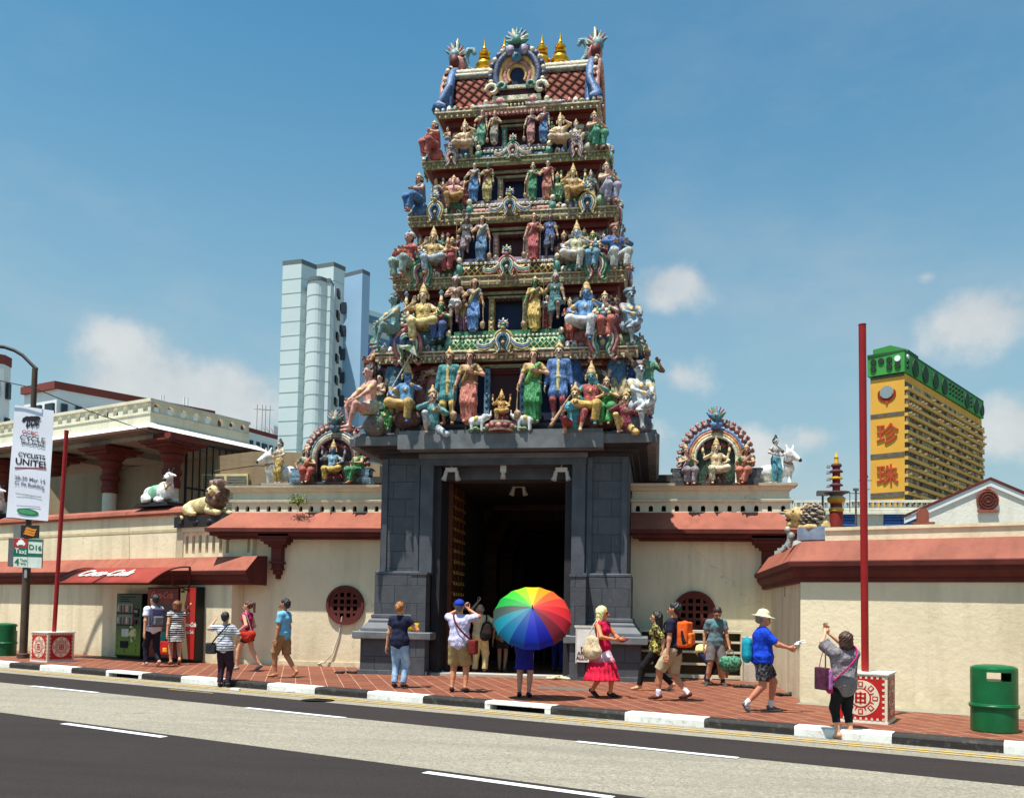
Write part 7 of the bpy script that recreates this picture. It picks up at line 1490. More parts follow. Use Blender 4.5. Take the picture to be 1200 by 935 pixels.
q = cs[3]; q1 = cs[2]; q2 = cs[4]; sl = Vector((0, q2[0]-q1[0], q2[1]-q1[1])); nn = Vector((1, 0, 0)).cross(sl.normalized())
text('Coca-Cola', .52, WSC, tuple(Vector((-.62, q[0], q[1]))+nn*.02), (1, 0, 0), sl, aw, 'lettering', bold=.014, shear=.45, sx=1.0, ext=.002)
# shoe shelf and cabinet on the right
t = empty('shoe_shelf', (1.05, 22.2, 0), label='pale wooden shoe shelf with open tiers standing by the right round window', cat='shelf'); SW = M((206, 196, 170), .7, .15, 4)
for z, wz in ((.02, .08), (.33, .05), (.62, .05), (.86, .05), (1.10, .06)):
    b = MB(); b.box(-1.45, .98, -.28, .12, z, z+wz); b.build('shelf_board', [SW], t)
for x in (-1.45, -.55, .22, .93):
    b = MB(); b.box(x, x+.05, -.285, .12, 0, 1.10); b.build('shelf_side', [SW], t)
b = MB(); b.box(-1.45, .98, .10, .13, 0, 1.10); b.build('shelf_back', [M((96, 84, 70))], t)
t = empty('cabinet', (2.32, 21.9, 0), label='grey white cabinet standing in the corner between the shelf and side wall', cat='cabinet'); b = MB(); b.box(-.28, .22, -.3, .3, 0, .98); b.box(-.31, .25, -.33, .3, .98, 1.03); b.box(-.29, .23, -.31, -.30, .0, .40); b.build('cabinet_body', [mat_wall((196, 190, 176), .5, 'grey_cabinet')], t)
# notice leaning on the right pier
c = hitz(690, 769, Vector((-1.1, 20.2, .5))); t = empty('notice_board', (c.x, 20.35, 0), label='white notice board leaning on the right gate pier behind the pink skirt', cat='sign')
b = MB(); b.box(-.32, .32, 0, .03, .42, 1.22, 0); b.box(-.35, .35, -.01, .04, 1.20, 1.25, 1); b.box(-.32, -.29, -.005, .035, .40, 1.2, 1); b.box(.29, .32, -.005, .035, .40, 1.2, 1); b.build('board', [M((222, 218, 210), .5), M((200, 196, 188))], t)
text('SHOES\nARE NOT\nALLOWED', .105, M((90, 30, 34)), (-.05, -.006, .62), (1, 0, 0), (0, 0, 1), t, 'lettering', bold=.003)
# paper cup on the ledge
c = Vector((-1.95, 20.36, 1.01)); t = empty('paper_cup', hitz(671, 745, Vector((-1.9, 20.5, 1.0))), label='white paper cup standing on the ledge of the right gate pier', cat='cup')
t.location = (t.location.x, 20.52, 1.0); b = MB(); b.lathe([(.035, 0), (.05, .13), (.055, .13), (.055, .14), (.0, .14)], (0, 0, 0), 14); b.build('cup', [M((230, 226, 220), .5)], t)
# floodlights under the lintel
for i, (px, py, Y, two, lab) in enumerate(((529, 553, 20.95, 2, 'white twin floodlight at the left end of the gate lintel'), (590, 551, 20.95, 1, 'white single floodlight in the middle of the gate lintel'), (658, 553, 20.95, 2, 'white twin floodlight at the right end of the gate lintel'), (608, 571, 22.6, 2, 'white twin floodlight hanging deeper inside the gate passage'))):
    p = PY(px, py, Y); t = empty('floodlight', p, label=lab, cat='floodlight'); t['group'] = 'floodlights in the gateway'; W_ = M((196, 190, 180), .5)
    b = MB(); b.box(-.14, .14, -.05, .08, .0, .10) if two == 2 else b.box(-.07, .07, -.05, .08, -.05, .12); b.tube([(0, 0, .1), (0, 0, .3 if Y < 22 else .45)], .02, 6); b.build('bracket', [W_], t)
    for s_ in ((-1, 1) if two == 2 else (0,)):
        b = MB(); b.tube([(s_*.13, 0, .02), (s_*.15, -.02, -.10), (s_*.18, -.04, -.2)], [.045, .05, .07], 10); b.build('lamp_head', [W_], t)
# shoes left on the ground
def shoe_pile(px, py, cols, n, label, spread=.22, parent=None):
    p = PG(px, py); words = ('leftmost', 'second from the left', 'third from the left', 'fourth from the left', 'rightmost') if n == 5 else (('leftmost', 'second from the left', 'third from the left', 'rightmost') if n == 4 else (('leftmost', 'middle', 'rightmost') if n == 3 else ('left', 'right')))
    for i in range(n):
        q = p + Vector((-spread + 2*spread*i/(n-1), rng.uniform(-.10, .10), 0)); c = cols[i % len(cols)]
        V, Q, G = isomesh([[((-.03, -.07, .03), (.03, -.07, .03), .03, .03, (1, 1, .9)), ((0, -.10, .025), (0, .05, .03), .036, .034, (1, 1, .8)), ((0, .05, .035), (0, .10, .045), .034, .032, o_)]], .012, .03)
        o = bpy.data.objects.new('shoe', mkmesh('shoe', V, Q, G, [M(c, .6)])); C.objects.link(o); o.location = q; o.rotation_euler.z = rng.uniform(0, 6.28); tag(o, words[i] + ' ' + label, 'shoe', 'shoes left on the pavement')
shoe_pile(657, 796, [(200, 190, 160), (60, 50, 44), (180, 160, 110)], 5, 'shoe at the right foot of the gateway opening')
shoe_pile(738, 787+9, [(40, 34, 32), (190, 180, 160)], 3, 'shoe by the outer foot of the right gate pier', .15)
shoe_pile(405, 789, [(30, 26, 26)], 2, 'black shoe on the pavement beside the left gate pier', .12)
shoe_pile(878, 806, [(34, 28, 26)], 4, 'dark shoe in front of the corner cabinet', .2)
shoe_pile(925, 815, [(36, 28, 26), (60, 44, 36)], 5, 'dark shoe at the foot of the right side wall', .2)
shoe_pile(516, 788, [(30, 26, 24), (200, 200, 200)], 3, 'shoe against the left side of the gateway', .14)
b = MB(); p = PG(585, 791); b.box(p.x-.11, p.x+.11, p.y-.03, p.y+.06, 0, .05); tag(b.build('yellow_block', [M((232, 200, 40), .5)]), 'small bright yellow plastic block on the gate threshold', 'wedge')
for px, py, lab in ((276, 808, 'white paper scrap on the road beside the woman in striped shirt'), (341, 810, 'small white litter scrap on the road under the kerb')):
    b = MB(); p = PG(px, py, -.12); b.box(p.x-.09, p.x+.09, p.y-.05, p.y+.05, -.12, -.09); tag(b.build('litter', [M((235, 235, 235))]), lab, 'litter')
# ---------------------------------------------------------------- people on the pavement
def cloth(c, pat=None, c2=(240, 240, 240), s=.05, rough=.85, fold=.02):
    g = NT('cloth'); L = lin(c)
    a = g.mix(g.rng(g.noise(6), .3, .7), scl(L, .82), scl(L, 1.12)); x, y, z = g.sep()
    if pat == 'stripe':
        w = g.math('ADD', z, g.math('MULTIPLY', g.noise(4), .04)); f = g.math('FRACT', g.math('MULTIPLY', w, 1/s)); a = g.mix(g.math('GREATER_THAN', f, .52), a, lin(c2))
    if pat == 'print': a = g.mix(g.rng(g.noise(22, detail=3), .5, .56), a, lin(c2))
    if pat == 'ombre': a = g.mix(g.rng(g.math('ADD', z, g.math('MULTIPLY', g.noise(5), .06)), .86, .70), lin(c2), a)
    if pat == 'denim': a = g.mix(g.rng(g.noise(3.5, detail=3), .45, .65), a, lin(c2))
    g.col(a); g.set(rough, 0, .25); g.bump(g.math('ADD', g.noise(1., g.map((9, 9, 5)), 3), g.math('MULTIPLY', g.noise(60), .08)), fold*2.2, .8); return g.m
_sk = {}
def skinm(c):
    if c not in _sk:
        g = NT('skin'); L = lin(c); g.col(g.mix(g.rng(g.noise(9), .3, .7), scl(L, .88), scl(L, 1.1))); g.set(.5, 0, .4); g.b.inputs['Subsurface Weight'].default_value = .0; _sk[c] = g.m
    return _sk[c]
HAIRM = {}
def hairm(c):
    if c not in HAIRM:
        g = NT('hair'); L = lin(c); g.col(g.mix(g.rng(g.noise(1., g.map((60, 60, 8)), 3), .3, .7), scl(L, .6), scl(L, 1.4))); g.set(.45, 0, .5); g.bump(g.noise(1., g.map((90, 90, 10)), 2), .008, .8); HAIRM[c] = g.m
    return HAIRM[c]
def person(px, py, H, rz, label, pz, head, skin, hair, garments, shoe, z=0.0, fem=False, fat=1.0, hatc=None, hatname='cap', h=.0135, off=(0, 0), armR=1.0):
    P = PG(px, py, z) + Vector((off[0], off[1], 0)); J = skeleton(pz); s = H/1.75
    A = Acc(); V, Q, G = isomesh([body_prims(J, fat, fem, armR) + (sum(feet(J), []))], h, .03); A.add(V, Q, 0)
    for s_ in 'LR':
        V, Q = hand_mesh(pz.get('hand'+s_, 'relax')); m, t, mir = hand_xf(J, s_, pz); A.add(V @ m.T*1.08 + t, Q[:, ::-1] if mir else Q, 0)
    m, t = head_xf(J, pz); kids = []
    for gi, V, Q in head_mesh(head, .008):
        W = V @ m.T*1.10 + t
        if gi in (0, 2, 3): A.add(W, Q, {0: 0, 2: 1, 3: 2}[gi])
        else: kids.append((gi, W, Q))
    body = bpy.data.objects.new('person', A.mesh('person', [skinm(skin), M((24, 18, 18), .3), M((150, 70, 64), .5)])); C.objects.link(body)
    body.location = P; body.rotation_euler.z = rz; body.scale = (s, s, s); tag(body, label, 'person')
    def kid(name, V, Q, mats, G=None):
        o = bpy.data.objects.new(name, mkmesh(name, V, Q, G if G is not None else np.zeros(len(Q)), mats)); C.objects.link(o); o.parent = body; return o
    for gi, W, Q in kids: kid('hair' if gi == 1 else hatname, W, Q, [hairm(hair) if gi == 1 else (hatc or cloth((220, 210, 180)))])
    for name, prims, mat in garments(J, fat, fem):
        V, Q, G = isomesh([prims], h, .035)
        if name in ('shirt', 'dress', 'skirt', 'shorts', 'trousers'):   # soft folds
            n = np.sin(V[:, 0]*31+V[:, 2]*13)*np.sin(V[:, 1]*27-V[:, 2]*17)*.0035 + np.sin(V[:, 2]*44+V[:, 0]*12)*.002; c = V.mean(0); d = V-c; d[:, 2] = 0; V = V + d/(np.linalg.norm(d, axis=1)[:, None]+1e-6)*n[:, None]
        if name == 'skirt' and mat.get('pleat'):
            c = np.array(J['p']); d = V-c; a = np.arctan2(d[:, 1], d[:, 0]); k = np.clip((c[2]-V[:, 2])/.6, 0, 1); V[:, :2] += (d[:, :2]/(np.linalg.norm(d[:, :2], axis=1)[:, None]+1e-6))*(np.sin(a*22)*.018*k)[:, None]
        kid(name, V, Q, [mat['m']])
    if shoe:
        for i, pr in enumerate(feet(J, 'shoe')):
            V, Q, G = isomesh([pr], .011, .03); sole = (V[Q].mean(1)[:, 2] < V[:, 2].min()+.025).astype(int)
            if shoe.get('flip'): keep = V[Q].mean(1)[:, 2] < V[:, 2].min()+.030; Q = Q[keep]; sole = sole[keep]
            kid('shoe', V, Q, [M(shoe['c'], .6), M(shoe.get('sole', (210, 205, 200)), .6)], sole)
            if shoe.get('sock'):
                a, k_ = J['a'+'LR'[i]], J['k'+'LR'[i]]; V, Q, G = isomesh([[(V3(a), V3(lerpv(a, k_, shoe.get('sh', .22))), .045, .050, o_)]], .011, .02); kid('sock', V, Q, [cloth(shoe['sock'])])
    body['J'] = 0; del body['J']
    mt = Matrix.Translation(P) @ Matrix.Rotation(rz, 4, 'Z') @ Matrix.Scale(s, 4)
    return body, J, (lambda v: mt @ Vector(v)), mt
def G_(name, m, **k): return dict(m=m, **k)
def isothing(name, groups, mats, mt, label, cat, h=.011, kk=.03, extra=None):
    V, Q, G = isomesh(groups, h, kk); me = mkmesh(name, V, Q, G, mats); o = bpy.data.objects.new(name, me); C.objects.link(o)
    c = Vector(V.mean(0)); me.transform(Matrix.Translation(-c)); o.matrix_world = mt @ Matrix.Translation(c); tag(o, label, cat)
    return o
def strap(o, pts, mt, m, r=.012, name='strap', n=6):
    """strap as child of bag o; pts in figure space, smoothed"""
    pts = [Vector(p) for p in pts]; q = []
    for i in range(len(pts)-1):
        p0, p1, p2, p3 = pts[max(i-1, 0)], pts[i], pts[i+1], pts[min(i+2, len(pts)-1)]
        for k in range(5):
            t = k/5; q.append(.5*((2*p1)+(p2-p0)*t+(2*p0-5*p1+4*p2-p3)*t*t+(3*p1-p0-3*p2+p3)*t*t*t))
    q.append(pts[-1]); b = MB(); b.tube(q, r, n, 0, flat=.45); s = b.build(name, [m]); s.matrix_world = mt
    bpy.context.view_layer.update(); s.parent = o; s.matrix_parent_inverse = o.matrix_world.inverted(); return s
def backpack(J, mt, cols, label, w=.15, hh=.24, side=0.0):
    c = J['che'] + Vector((side, .20, -.10)); g0 = [(V3(c+Vector((0, 0, -hh*.5))), V3(c+Vector((0, 0, hh*.5))), w, w*.9, (1.05, .72, 1))]
    g0 = [(V3(c), (w*.78, w*.42, hh*.72), .035, 0, o_, 'box'), (V3(c+Vector((0, 0, hh*.62))), V3(c+Vector((0, 0, hh*.7))), w*.62, w*.4, (1.1, .7, 1))]
    g1 = [(V3(c+Vector((0, .10, -hh*.28))), (w*.55, w*.22, hh*.30), .025, 0, o_, 'box')]; g2 = [(V3(c+Vector((-w*.7, .0, hh*.2))), V3(c+Vector((-w*.7, .04, -hh*.5))), w*.35, w*.4, o_), (V3(c+Vector((w*.7, .0, hh*.2))), V3(c+Vector((w*.7, .04, -hh*.5))), w*.35, w*.4, o_)]
    o = isothing('backpack', [g0, g1, g2], [cloth(cols[0]), cloth(cols[1]), cloth(cols[2])], mt, label, 'backpack')
    for s_ in (-1, 1): strap(o, [c+Vector((s_*.09, -.06, .18)), J['nk']+Vector((s_*.11, .02, .035)), J['che']+Vector((s_*.13, -.135, .02)), c+Vector((s_*.15, -.08, -.22))], mt, cloth(cols[2]), .022)
    return o
T = lambda c, **k: cloth(c, **k)
def tee(c, sleeve=.6, **k):
    def f(J, fat, fem, sl=sleeve): return ('shirt', upper(J, fem, fat, sleeve=sl, off=.017), G_('', cloth(c, **k)))
    return f
def shorts_(c, frac=.85, loose=.028, **k): return lambda J, fat, fem: ('shorts', lower(J, frac, loose, fat, .012), G_('', cloth(c, **k)))
def trous_(c, loose=.014, frac=1.92, **k): return lambda J, fat, fem: ('trousers', lower(J, frac, loose, fat, .006), G_('', cloth(c, **k)))
def W(*fs): return lambda J, fat, fem: [f(J, fat, fem) for f in fs]
HD = rad
# 1 man with grey backpack
wk = lambda a=.24, b=.26, **k: dict(dict(fL=(.09, -a, .085), fR=(-.09, b, .13), tR=(-.1, -1, -.5), hL=(.25, .10, .82), hR=(-.25, -.16, .84)), **k)
bd, J, w, mt = person(178, 781, 1.80, HD(-128), 'young man in white t-shirt and dark trousers walking past the vending machines', wk(.14, .20, hR=(-.26, -.18, .86), hy=.35), 'short', (196, 138, 104), (24, 18, 16), W(tee((214, 214, 226)), trous_((32, 26, 42))), dict(c=(200, 150, 130)))
backpack(J, mt, ((74, 70, 98), (110, 108, 112), (40, 38, 48)), 'grey and blue backpack worn by the man in white t-shirt at the vending machines', .16, .26)
# 2 woman in striped dress
def stripe_dress(J, fat, fem): return ('dress', upper(J, True, fat, sleeve=.25, off=.018)+lower(J, .42, .05, fat, .03)+[(V3(J['p']), V3(J['p']-Vector((0, 0, .30))), .15, .20, (1, .85, 1), 'flat')], G_('', cloth((30, 28, 34), 'stripe', (226, 222, 220), .058)))
person(205, 779, 1.66, HD(-140), 'woman in black and white striped mini dress beside the vending machines', wk(.12, .14), 'bob', (206, 150, 118), (120, 70, 40), W(stripe_dress), dict(c=(150, 90, 70), sole=(90, 60, 50)), fem=True)
bt = isothing('shopping_bag', [[((0, 0, 0), (.11, .04, .16), .012, 0, o_, 'box')], [((.02, -.05, -.05), (.05, .006, .05), .005, 0, o_, 'box')]], [cloth((190, 34, 30)), cloth((236, 190, 40))], Matrix.Translation(PG(193, 778)+Vector((0, 0, .42))), 'small red and yellow shopping bag held low by the striped dress woman', 'bag')
isothing('shopping_bag', [[((-.05, 0, -.08), (.04, 0, .12), .11, .09, (1, .5, 1))]], [cloth((40, 140, 130))], Matrix.Translation(PG(188, 776)+Vector((0, .1, .62))), 'teal shopping bag between the man with backpack and the striped dress woman', 'bag')
# 3 woman in striped shirt on the road pointing left
bd, J, w, mt = person(262, 805, 1.56, HD(183), 'woman in white striped shirt and maroon trousers standing on the road, pointing left', dict(hR=(.0, 0, 0), hL=(.40, -.28, 1.52), eL=(1, .2, -.6), handL='relax', fL=(.10, 0, .075), fR=(-.10, .02, .075)) | dict(hR=(-.20, -.22, 1.02), eR=(-1, .4, -.4)), 'short', (200, 146, 112), (22, 18, 18), W(tee((216, 214, 218), .75, pat='stripe', c2=(110, 110, 126), s=.055), trous_((50, 26, 40), .018)), dict(c=(30, 26, 28), sole=(30, 26, 28)), z=-.13, fem=True, fat=1.12)
o = isothing('shoulder_bag', [[((.30, .07, .90), (.09, .03, .10), .03, 0, o_, 'box')]], [cloth((44, 44, 46))], mt, 'black shoulder bag of the woman pointing on the road', 'bag'); strap(o, [(.27, .12, 1.0), (.14, .16, 1.16), (-.02, .15, 1.34), (-.12, .04, 1.475), (-.06, -.13, 1.34), (.2, -.12, 1.06)], mt, cloth((36, 34, 36)), .018)
# 4 woman in magenta top
bd, J, w, mt = person(288, 786, 1.68, HD(-92), 'woman in magenta tank top and dark shorts walking left with a red shoulder bag', wk(.20, .34, hR=(-.2, -.1, .95), hL=(.22, -.10, 1.0)), 'pony', (214, 158, 126), (84, 52, 34), W(tee((170, 36, 96), 0), shorts_((46, 36, 38), .45)), dict(c=(120, 118, 120), sole=(200, 200, 200)), fem=True)
o = isothing('shoulder_bag', [[((.20, .02, .92), (.24, .26, .92), .10, .10, (.8, 1, 1)), ((.20, .08, .84), (.24, .22, .84), .10, .10, (.8, 1, 1))]], [cloth((176, 44, 26), fold=.04)], mt, 'red leather shoulder bag of the woman in magenta top', 'bag'); strap(o, [(.22, .05, 1.0), (.2, .04, 1.3), (.16, .03, 1.46), (.2, .12, 1.3), (.23, .24, 1.0)], mt, cloth((190, 170, 150)), .012)
# 5 man in light blue
person(331, 794, 1.74, HD(-95), 'bearded man in light blue t-shirt and khaki shorts walking left in flip flops', wk(.12, .28, tR=(-.1, -1, -.9), hL=(.25, -.06, .80), hR=(-.25, .02, .80), hL_=0), 'moustache', (178, 118, 84), (26, 20, 18), W(tee((112, 176, 208), .65), shorts_((150, 116, 78), .95)), dict(c=(70, 44, 34), sole=(40, 30, 26), flip=True))
# 6 woman in navy with yellow map
bd, J, w, mt = person(467, 806, 1.70, HD(172), 'woman in navy shirt and light jeans holding a yellow camera by the gate', dict(fL=(.10, 0, .075), fR=(-.10, .0, .075), hR=(-.20, -.30, 1.18), eR=(-1, .3, -.7), handR='grip', hL=(.30, -.02, .80)), 'bun', (200, 140, 108), (150, 92, 40), W(tee((24, 26, 52), .45), trous_((128, 158, 190), .016, pat='denim', c2=(170, 194, 214))), dict(c=(36, 30, 34)), fem=True, fat=1.08)
isothing('camera', [[((-.15, -.34, 1.24), (.11, .03, .06), .012, 0, o_, 'box')], [((-.22, -.40, 1.2), (-.22, -.44, 1.19), .035, .035, o_)]], [cloth((226, 180, 30)), M((30, 30, 30))], mt, 'yellow cased camera held up by the woman in navy shirt', 'camera')
# 7 man with blue cap photographing
bd, J, w, mt = person(537, 811, 1.76, HD(178), 'man in blue cap, pale lilac shirt and khaki shorts photographing the gateway', dict(fL=(.13, 0, .075), fR=(-.13, .0, .075), hL=(.10, -.30, 1.56), hR=(-.10, -.30, 1.56), eL=(1, .1, -.55), eR=(-1, .1, -.55), handL='grip', handR='grip', hdL=(0, 0, .6), hdR=(0, 0, .6), hp=-.12), 'cap', (196, 130, 98), (90, 84, 80), W(tee((196, 190, 222), .75, fold=.04), shorts_((156, 132, 92), .95, .034)), dict(c=(60, 40, 34), sole=(40, 30, 28)), hatc=cloth((20, 50, 160)), fat=1.12)
isothing('camera', [[((0, -.36, 1.60), (.07, .025, .04), .01, 0, o_, 'box')], [((0, -.40, 1.6), (0, -.48, 1.6), .035, .035, o_)]], [M((24, 24, 26), .5), M((40, 40, 44), .4)], mt, 'black camera held to the face of the man in blue cap', 'camera')
o = isothing('shoulder_bag', [[((-.28, .02, .86), (.045, .10, .11), .025, 0, o_, 'box')]], [cloth((120, 36, 34))], mt, 'dark red shoulder bag hanging at the hip of the man in blue cap', 'bag'); strap(o, [(-.27, .06, .97), (-.12, .17, 1.12), (.03, .175, 1.3), (.11, .06, 1.485), (.05, -.16, 1.3), (-.2, -.12, 1.05)], mt, cloth((110, 30, 40)), .024)
# 8 man in beige inside the gateway
bd, J, w, mt = person(562, 789, 1.72, HD(176), 'man in beige shirt and long beige trousers at the gate threshold, raising one hand', dict(fL=(.13, 0, .075), fR=(-.13, .0, .075), hL=(.16, -.28, 1.78), eL=(1, 0, -.3), handL='grip', hR=(-.22, -.05, 1.12), eR=(-1, .4, -.3), hp=-.15), 'bald', (190, 140, 110), (130, 120, 110), W(tee((206, 180, 140), .7), trous_((200, 172, 122), .024)), dict(c=(40, 34, 30)), fat=1.1)
isothing('backpack', [[((-.22, .18, 1.18), (-.20, .20, 1.02), .12, .14, (1.1, .8, 1)), ((-.20, .22, .98), (-.18, .22, .94), .13, .12, (1.1, .8, 1))], [((-.18, .10, 1.46), (-.2, .2, 1.2), .02, .02, o_)]], [cloth((34, 24, 22)), cloth((20, 16, 16))], mt, 'black backpack slung on one shoulder of the man in beige', 'backpack')
# 9 woman with olive top
person(588, 787, 1.62, HD(180), 'woman in olive patterned top inside the gateway, left of the umbrella', dict(fL=(.07, 0, .075), fR=(-.07, .0, .075)), 'bob', (180, 130, 100), (40, 30, 26), W(tee((120, 112, 80), .5, pat='print', c2=(160, 150, 110)), shorts_((50, 40, 40), .6)), dict(c=(120, 100, 90)), fem=True)
# 10 woman under the rainbow umbrella
def blue_dress(J, fat, fem): return ('dress', upper(J, True, fat, sleeve=.4, off=.018)+[(V3(J['p']+Vector((0, 0, .1))), V3(J['p']-Vector((0, 0, .40))), .13, .175, (1.08, .85, 1), 'flat')], G_('', cloth((20, 22, 110))))
bd, J, w, mt = person(614, 817, 1.66, HD(180), 'woman in dark blue dress hidden under the large rainbow umbrella', dict(fL=(.09, 0, .075), fR=(-.09, .0, .075), hL=(.12, -.22, 1.18), hR=(-.12, -.22, 1.18), handL='grip', handR='grip'), 'long', (180, 128, 104), (30, 24, 22), W(blue_dress), dict(c=(24, 22, 26), sole=(24, 22, 26)), fem=True)
uc = w((-.10, 0, 0)); ctr = hitz(623.5, 724, Vector((uc.x, uc.y-.32, 1.4))); ax = (CAMP-ctr).normalized(); ax = (Vector((ax.x, ax.y, 0)).normalized()*math.cos(rad(39)) + Vector((0, 0, 1))*math.sin(rad(39))).normalized()
t = empty('umbrella', ctr, label='large rainbow striped umbrella shading the woman in blue', cat='umbrella')
e1 = Vector((0, 0, 1)); e1 = (e1-ax*e1.dot(ax)).normalized(); e2 = ax.cross(e1)   # e2 to the viewer's left/right
if e2.dot(cr) < 0: e2 = -e2
UC = [(236, 206, 20), (240, 150, 20), (232, 96, 40), (226, 60, 50), (214, 40, 44), (170, 30, 46), (116, 30, 44), (20, 20, 150), (16, 40, 170), (10, 70, 150), (16, 110, 150), (20, 130, 150), (60, 74, 66), (20, 160, 60), (60, 200, 50), (150, 215, 30)]
Ru, Hu = .71, .30; N_ = 16
def upt(a, u, sag=0): 
    r = Ru*math.sin(u*math.pi/2*.92)/math.sin(math.pi/2*.92)*(1-sag); hh_ = Hu*(math.cos(u*math.pi/2*.92)-math.cos(math.pi/2*.92))/(1-math.cos(math.pi/2*.92)); return (e1*math.cos(a)+e2*math.sin(a))*r + ax*hh_
for i in range(N_):
    a0, a1 = 2*math.pi*(i-.5)/N_, 2*math.pi*(i+.5)/N_; b = MB(); vs = []; nu, na = 8, 4
    for j in range(nu+1):
        for k in range(na+1): kk_ = k/na; vs.append(upt(a0+(a1-a0)*kk_, j/nu, .030*math.sin(math.pi*kk_)))
    b.add(vs, [(j*(na+1)+k, j*(na+1)+k+1, (j+1)*(na+1)+k+1, (j+1)*(na+1)+k) for j in range(nu) for k in range(na)], 0, True)
    g = NT('umbrella_cloth'); g.col(scl(lin(UC[i]), .95)); g.set(.55, 0, .3); g.l(g.b.outputs[0], g.out.inputs[0])
    tr = g.n('ShaderNodeBsdfTranslucent'); tr.inputs[0].default_value = (*lin(UC[i]), 1); ms = g.n('ShaderNodeMixShader'); ms.inputs[0].default_value = .3; g.l(g.b.outputs[0], ms.inputs[1]); g.l(tr.outputs[0], ms.inputs[2]); g.l(ms.outputs[0], g.out.inputs[0])
    o = b.build('canopy_panel', [g.m], t); rb = MB(); rb.tube([upt(a0, q/8)-ax*.004 for q in range(9)], .004, 5); rb.build('rib', [M((40, 40, 44))], t)
b = MB(); b.tube([ax*(Hu+.07), ax*Hu, -ax*.55], [.008, .012, .010], 8); b.build('shaft', [M((50, 40, 40))], t); b = MB(); b.tube([-ax*.55, -ax*.62, -ax*.66+e1*.03, -ax*.62+e1*.06], .014, 7); b.build('handle', [M((30, 24, 24))], t)
# 11 teal shirted visitor at the right jamb
bd, J, w, mt = person(653, 787, 1.62, HD(170), 'person in teal shirt and blue trousers standing inside the gateway right of the umbrella', dict(fL=(.10, 0, .075), fR=(-.10, .0, .075), hL=(.27, -.12, .9)), 'bob', (180, 130, 100), (40, 30, 26), W(tee((70, 160, 176), .6), trous_((30, 30, 90), .02)), dict(c=(40, 34, 40)), fem=True)
person(634, 779, 1.60, HD(185), 'dim figure in dark clothes deep inside the gateway', dict(), 'short', (150, 100, 80), (20, 16, 16), W(tee((44, 36, 44)), trous_((30, 26, 34))), dict(c=(30, 26, 26)))
# 12 blonde woman in pink
def pinkskirt(J, fat, fem):
    P = [(V3(J['p']+Vector((0, 0, .14))), V3(J['p']+Vector((0, 0, .02))), .125, .15, (1.02, .9, 1)), (V3(J['p']+Vector((0, 0, .0))), V3(J['p']-Vector((0, -.0, .36))), .155, .30, (1, .9, .8)), (V3(J['p']-Vector((0, 0, .30))), V3(J['p']-Vector((0, .0, .60))), .26, .375, (1, .9, .9), 'flat')]
    return ('skirt', P, G_('', cloth((206, 26, 62), 'ombre', (232, 214, 226), fold=.03), pleat=True))
bd, J, w, mt = person(705, 817, 1.68, HD(62), 'blonde woman in pink top and long ombre pink skirt walking right with sunglasses', wk(.14, .16, hL=(.10, -.34, 1.13), hR=(-.12, -.34, 1.12), eL=(1, .3, -.6), eR=(-1, .3, -.6), hy=.5), 'blonde', (208, 126, 80), (238, 214, 150), W(tee((196, 16, 66), 0), pinkskirt), dict(c=(40, 26, 26), sole=(30, 22, 22)), fem=True, fat=1.08)
o = isothing('shoulder_bag', [[((-.29, .05, 1.08), (-.29, .05, .90), .11, .155, (.5, 1.25, 1)), ((-.29, .05, .88), (-.29, .05, .84), .16, .14, (.5, 1.3, .8))]], [cloth((206, 184, 150), fold=.04)], mt, 'large cream shoulder bag of the blonde woman in pink', 'bag'); strap(o, [(-.28, .2, 1.05), (-.24, .10, 1.3), (-.17, .02, 1.475), (-.24, -.04, 1.3), (-.28, -.08, 1.05)], mt, cloth((206, 184, 150)), .02)
isothing('notebook', [[((.0, -.44, 1.10), (.08, -.46, 1.13), .07, .06, (1, 1, .5))]], [cloth((120, 50, 40))], mt, 'brown purse held in the hands of the blonde woman in pink', 'purse')
# 13 woman in black
bd, J, w, mt = person(768, 809, 1.66, HD(-92), 'woman in black with very long dark hair striding left beside the right gate pier', wk(.34, .36, pel=(0, 0, .87), tR=(-.1, -1, -.6), hR=(-.25, -.05, .80), hL=(.24, .16, .84)), 'verylong', (196, 146, 112), (20, 16, 16), W(tee((60, 54, 40), .95, pat='print', c2=(190, 180, 90)), trous_((22, 20, 24), .010)), dict(c=(214, 176, 130), sole=(190, 150, 110), flip=True), fem=True)
# 14 man with orange backpack
bd, J, w, mt = person(789, 821, 1.80, HD(-112), 'man in navy t-shirt and beige shorts with an orange backpack walking left', wk(.24, .24, pel=(0, 0, .90), hR=(-.25, .02, .80), hL=(.26, -.02, .80), tR=(-.1, -1, -.3)), 'short', (190, 130, 98), (28, 22, 22), W(tee((28, 26, 48), .6), shorts_((176, 160, 128), .95, .034)), dict(c=(84, 40, 30), sole=(60, 30, 24), sock=(226, 214, 226), sh=.20))
backpack(J, mt, ((220, 90, 28), (232, 110, 40), (24, 24, 30)), 'orange and black backpack worn by the man in navy t-shirt', .15, .26)
# 15 person bending over
person(826, 801, 1.62, HD(60), 'blonde woman in cream top bending down to her shoes behind the man with orange backpack', dict(pel=(0, .10, .80), lean=1.45, hL=(.12, -.52, .20), hR=(-.10, -.46, .18), eL=(.5, -.5, 0), eR=(-.5, -.5, 0), fL=(.09, .02, .075), fR=(-.09, -.06, .075), hp=.9), 'long', (206, 150, 116), (196, 140, 60), W(tee((222, 200, 130), .3), trous_((34, 34, 70), .014)), dict(c=(190, 150, 120), sole=(120, 90, 70)), fem=True)
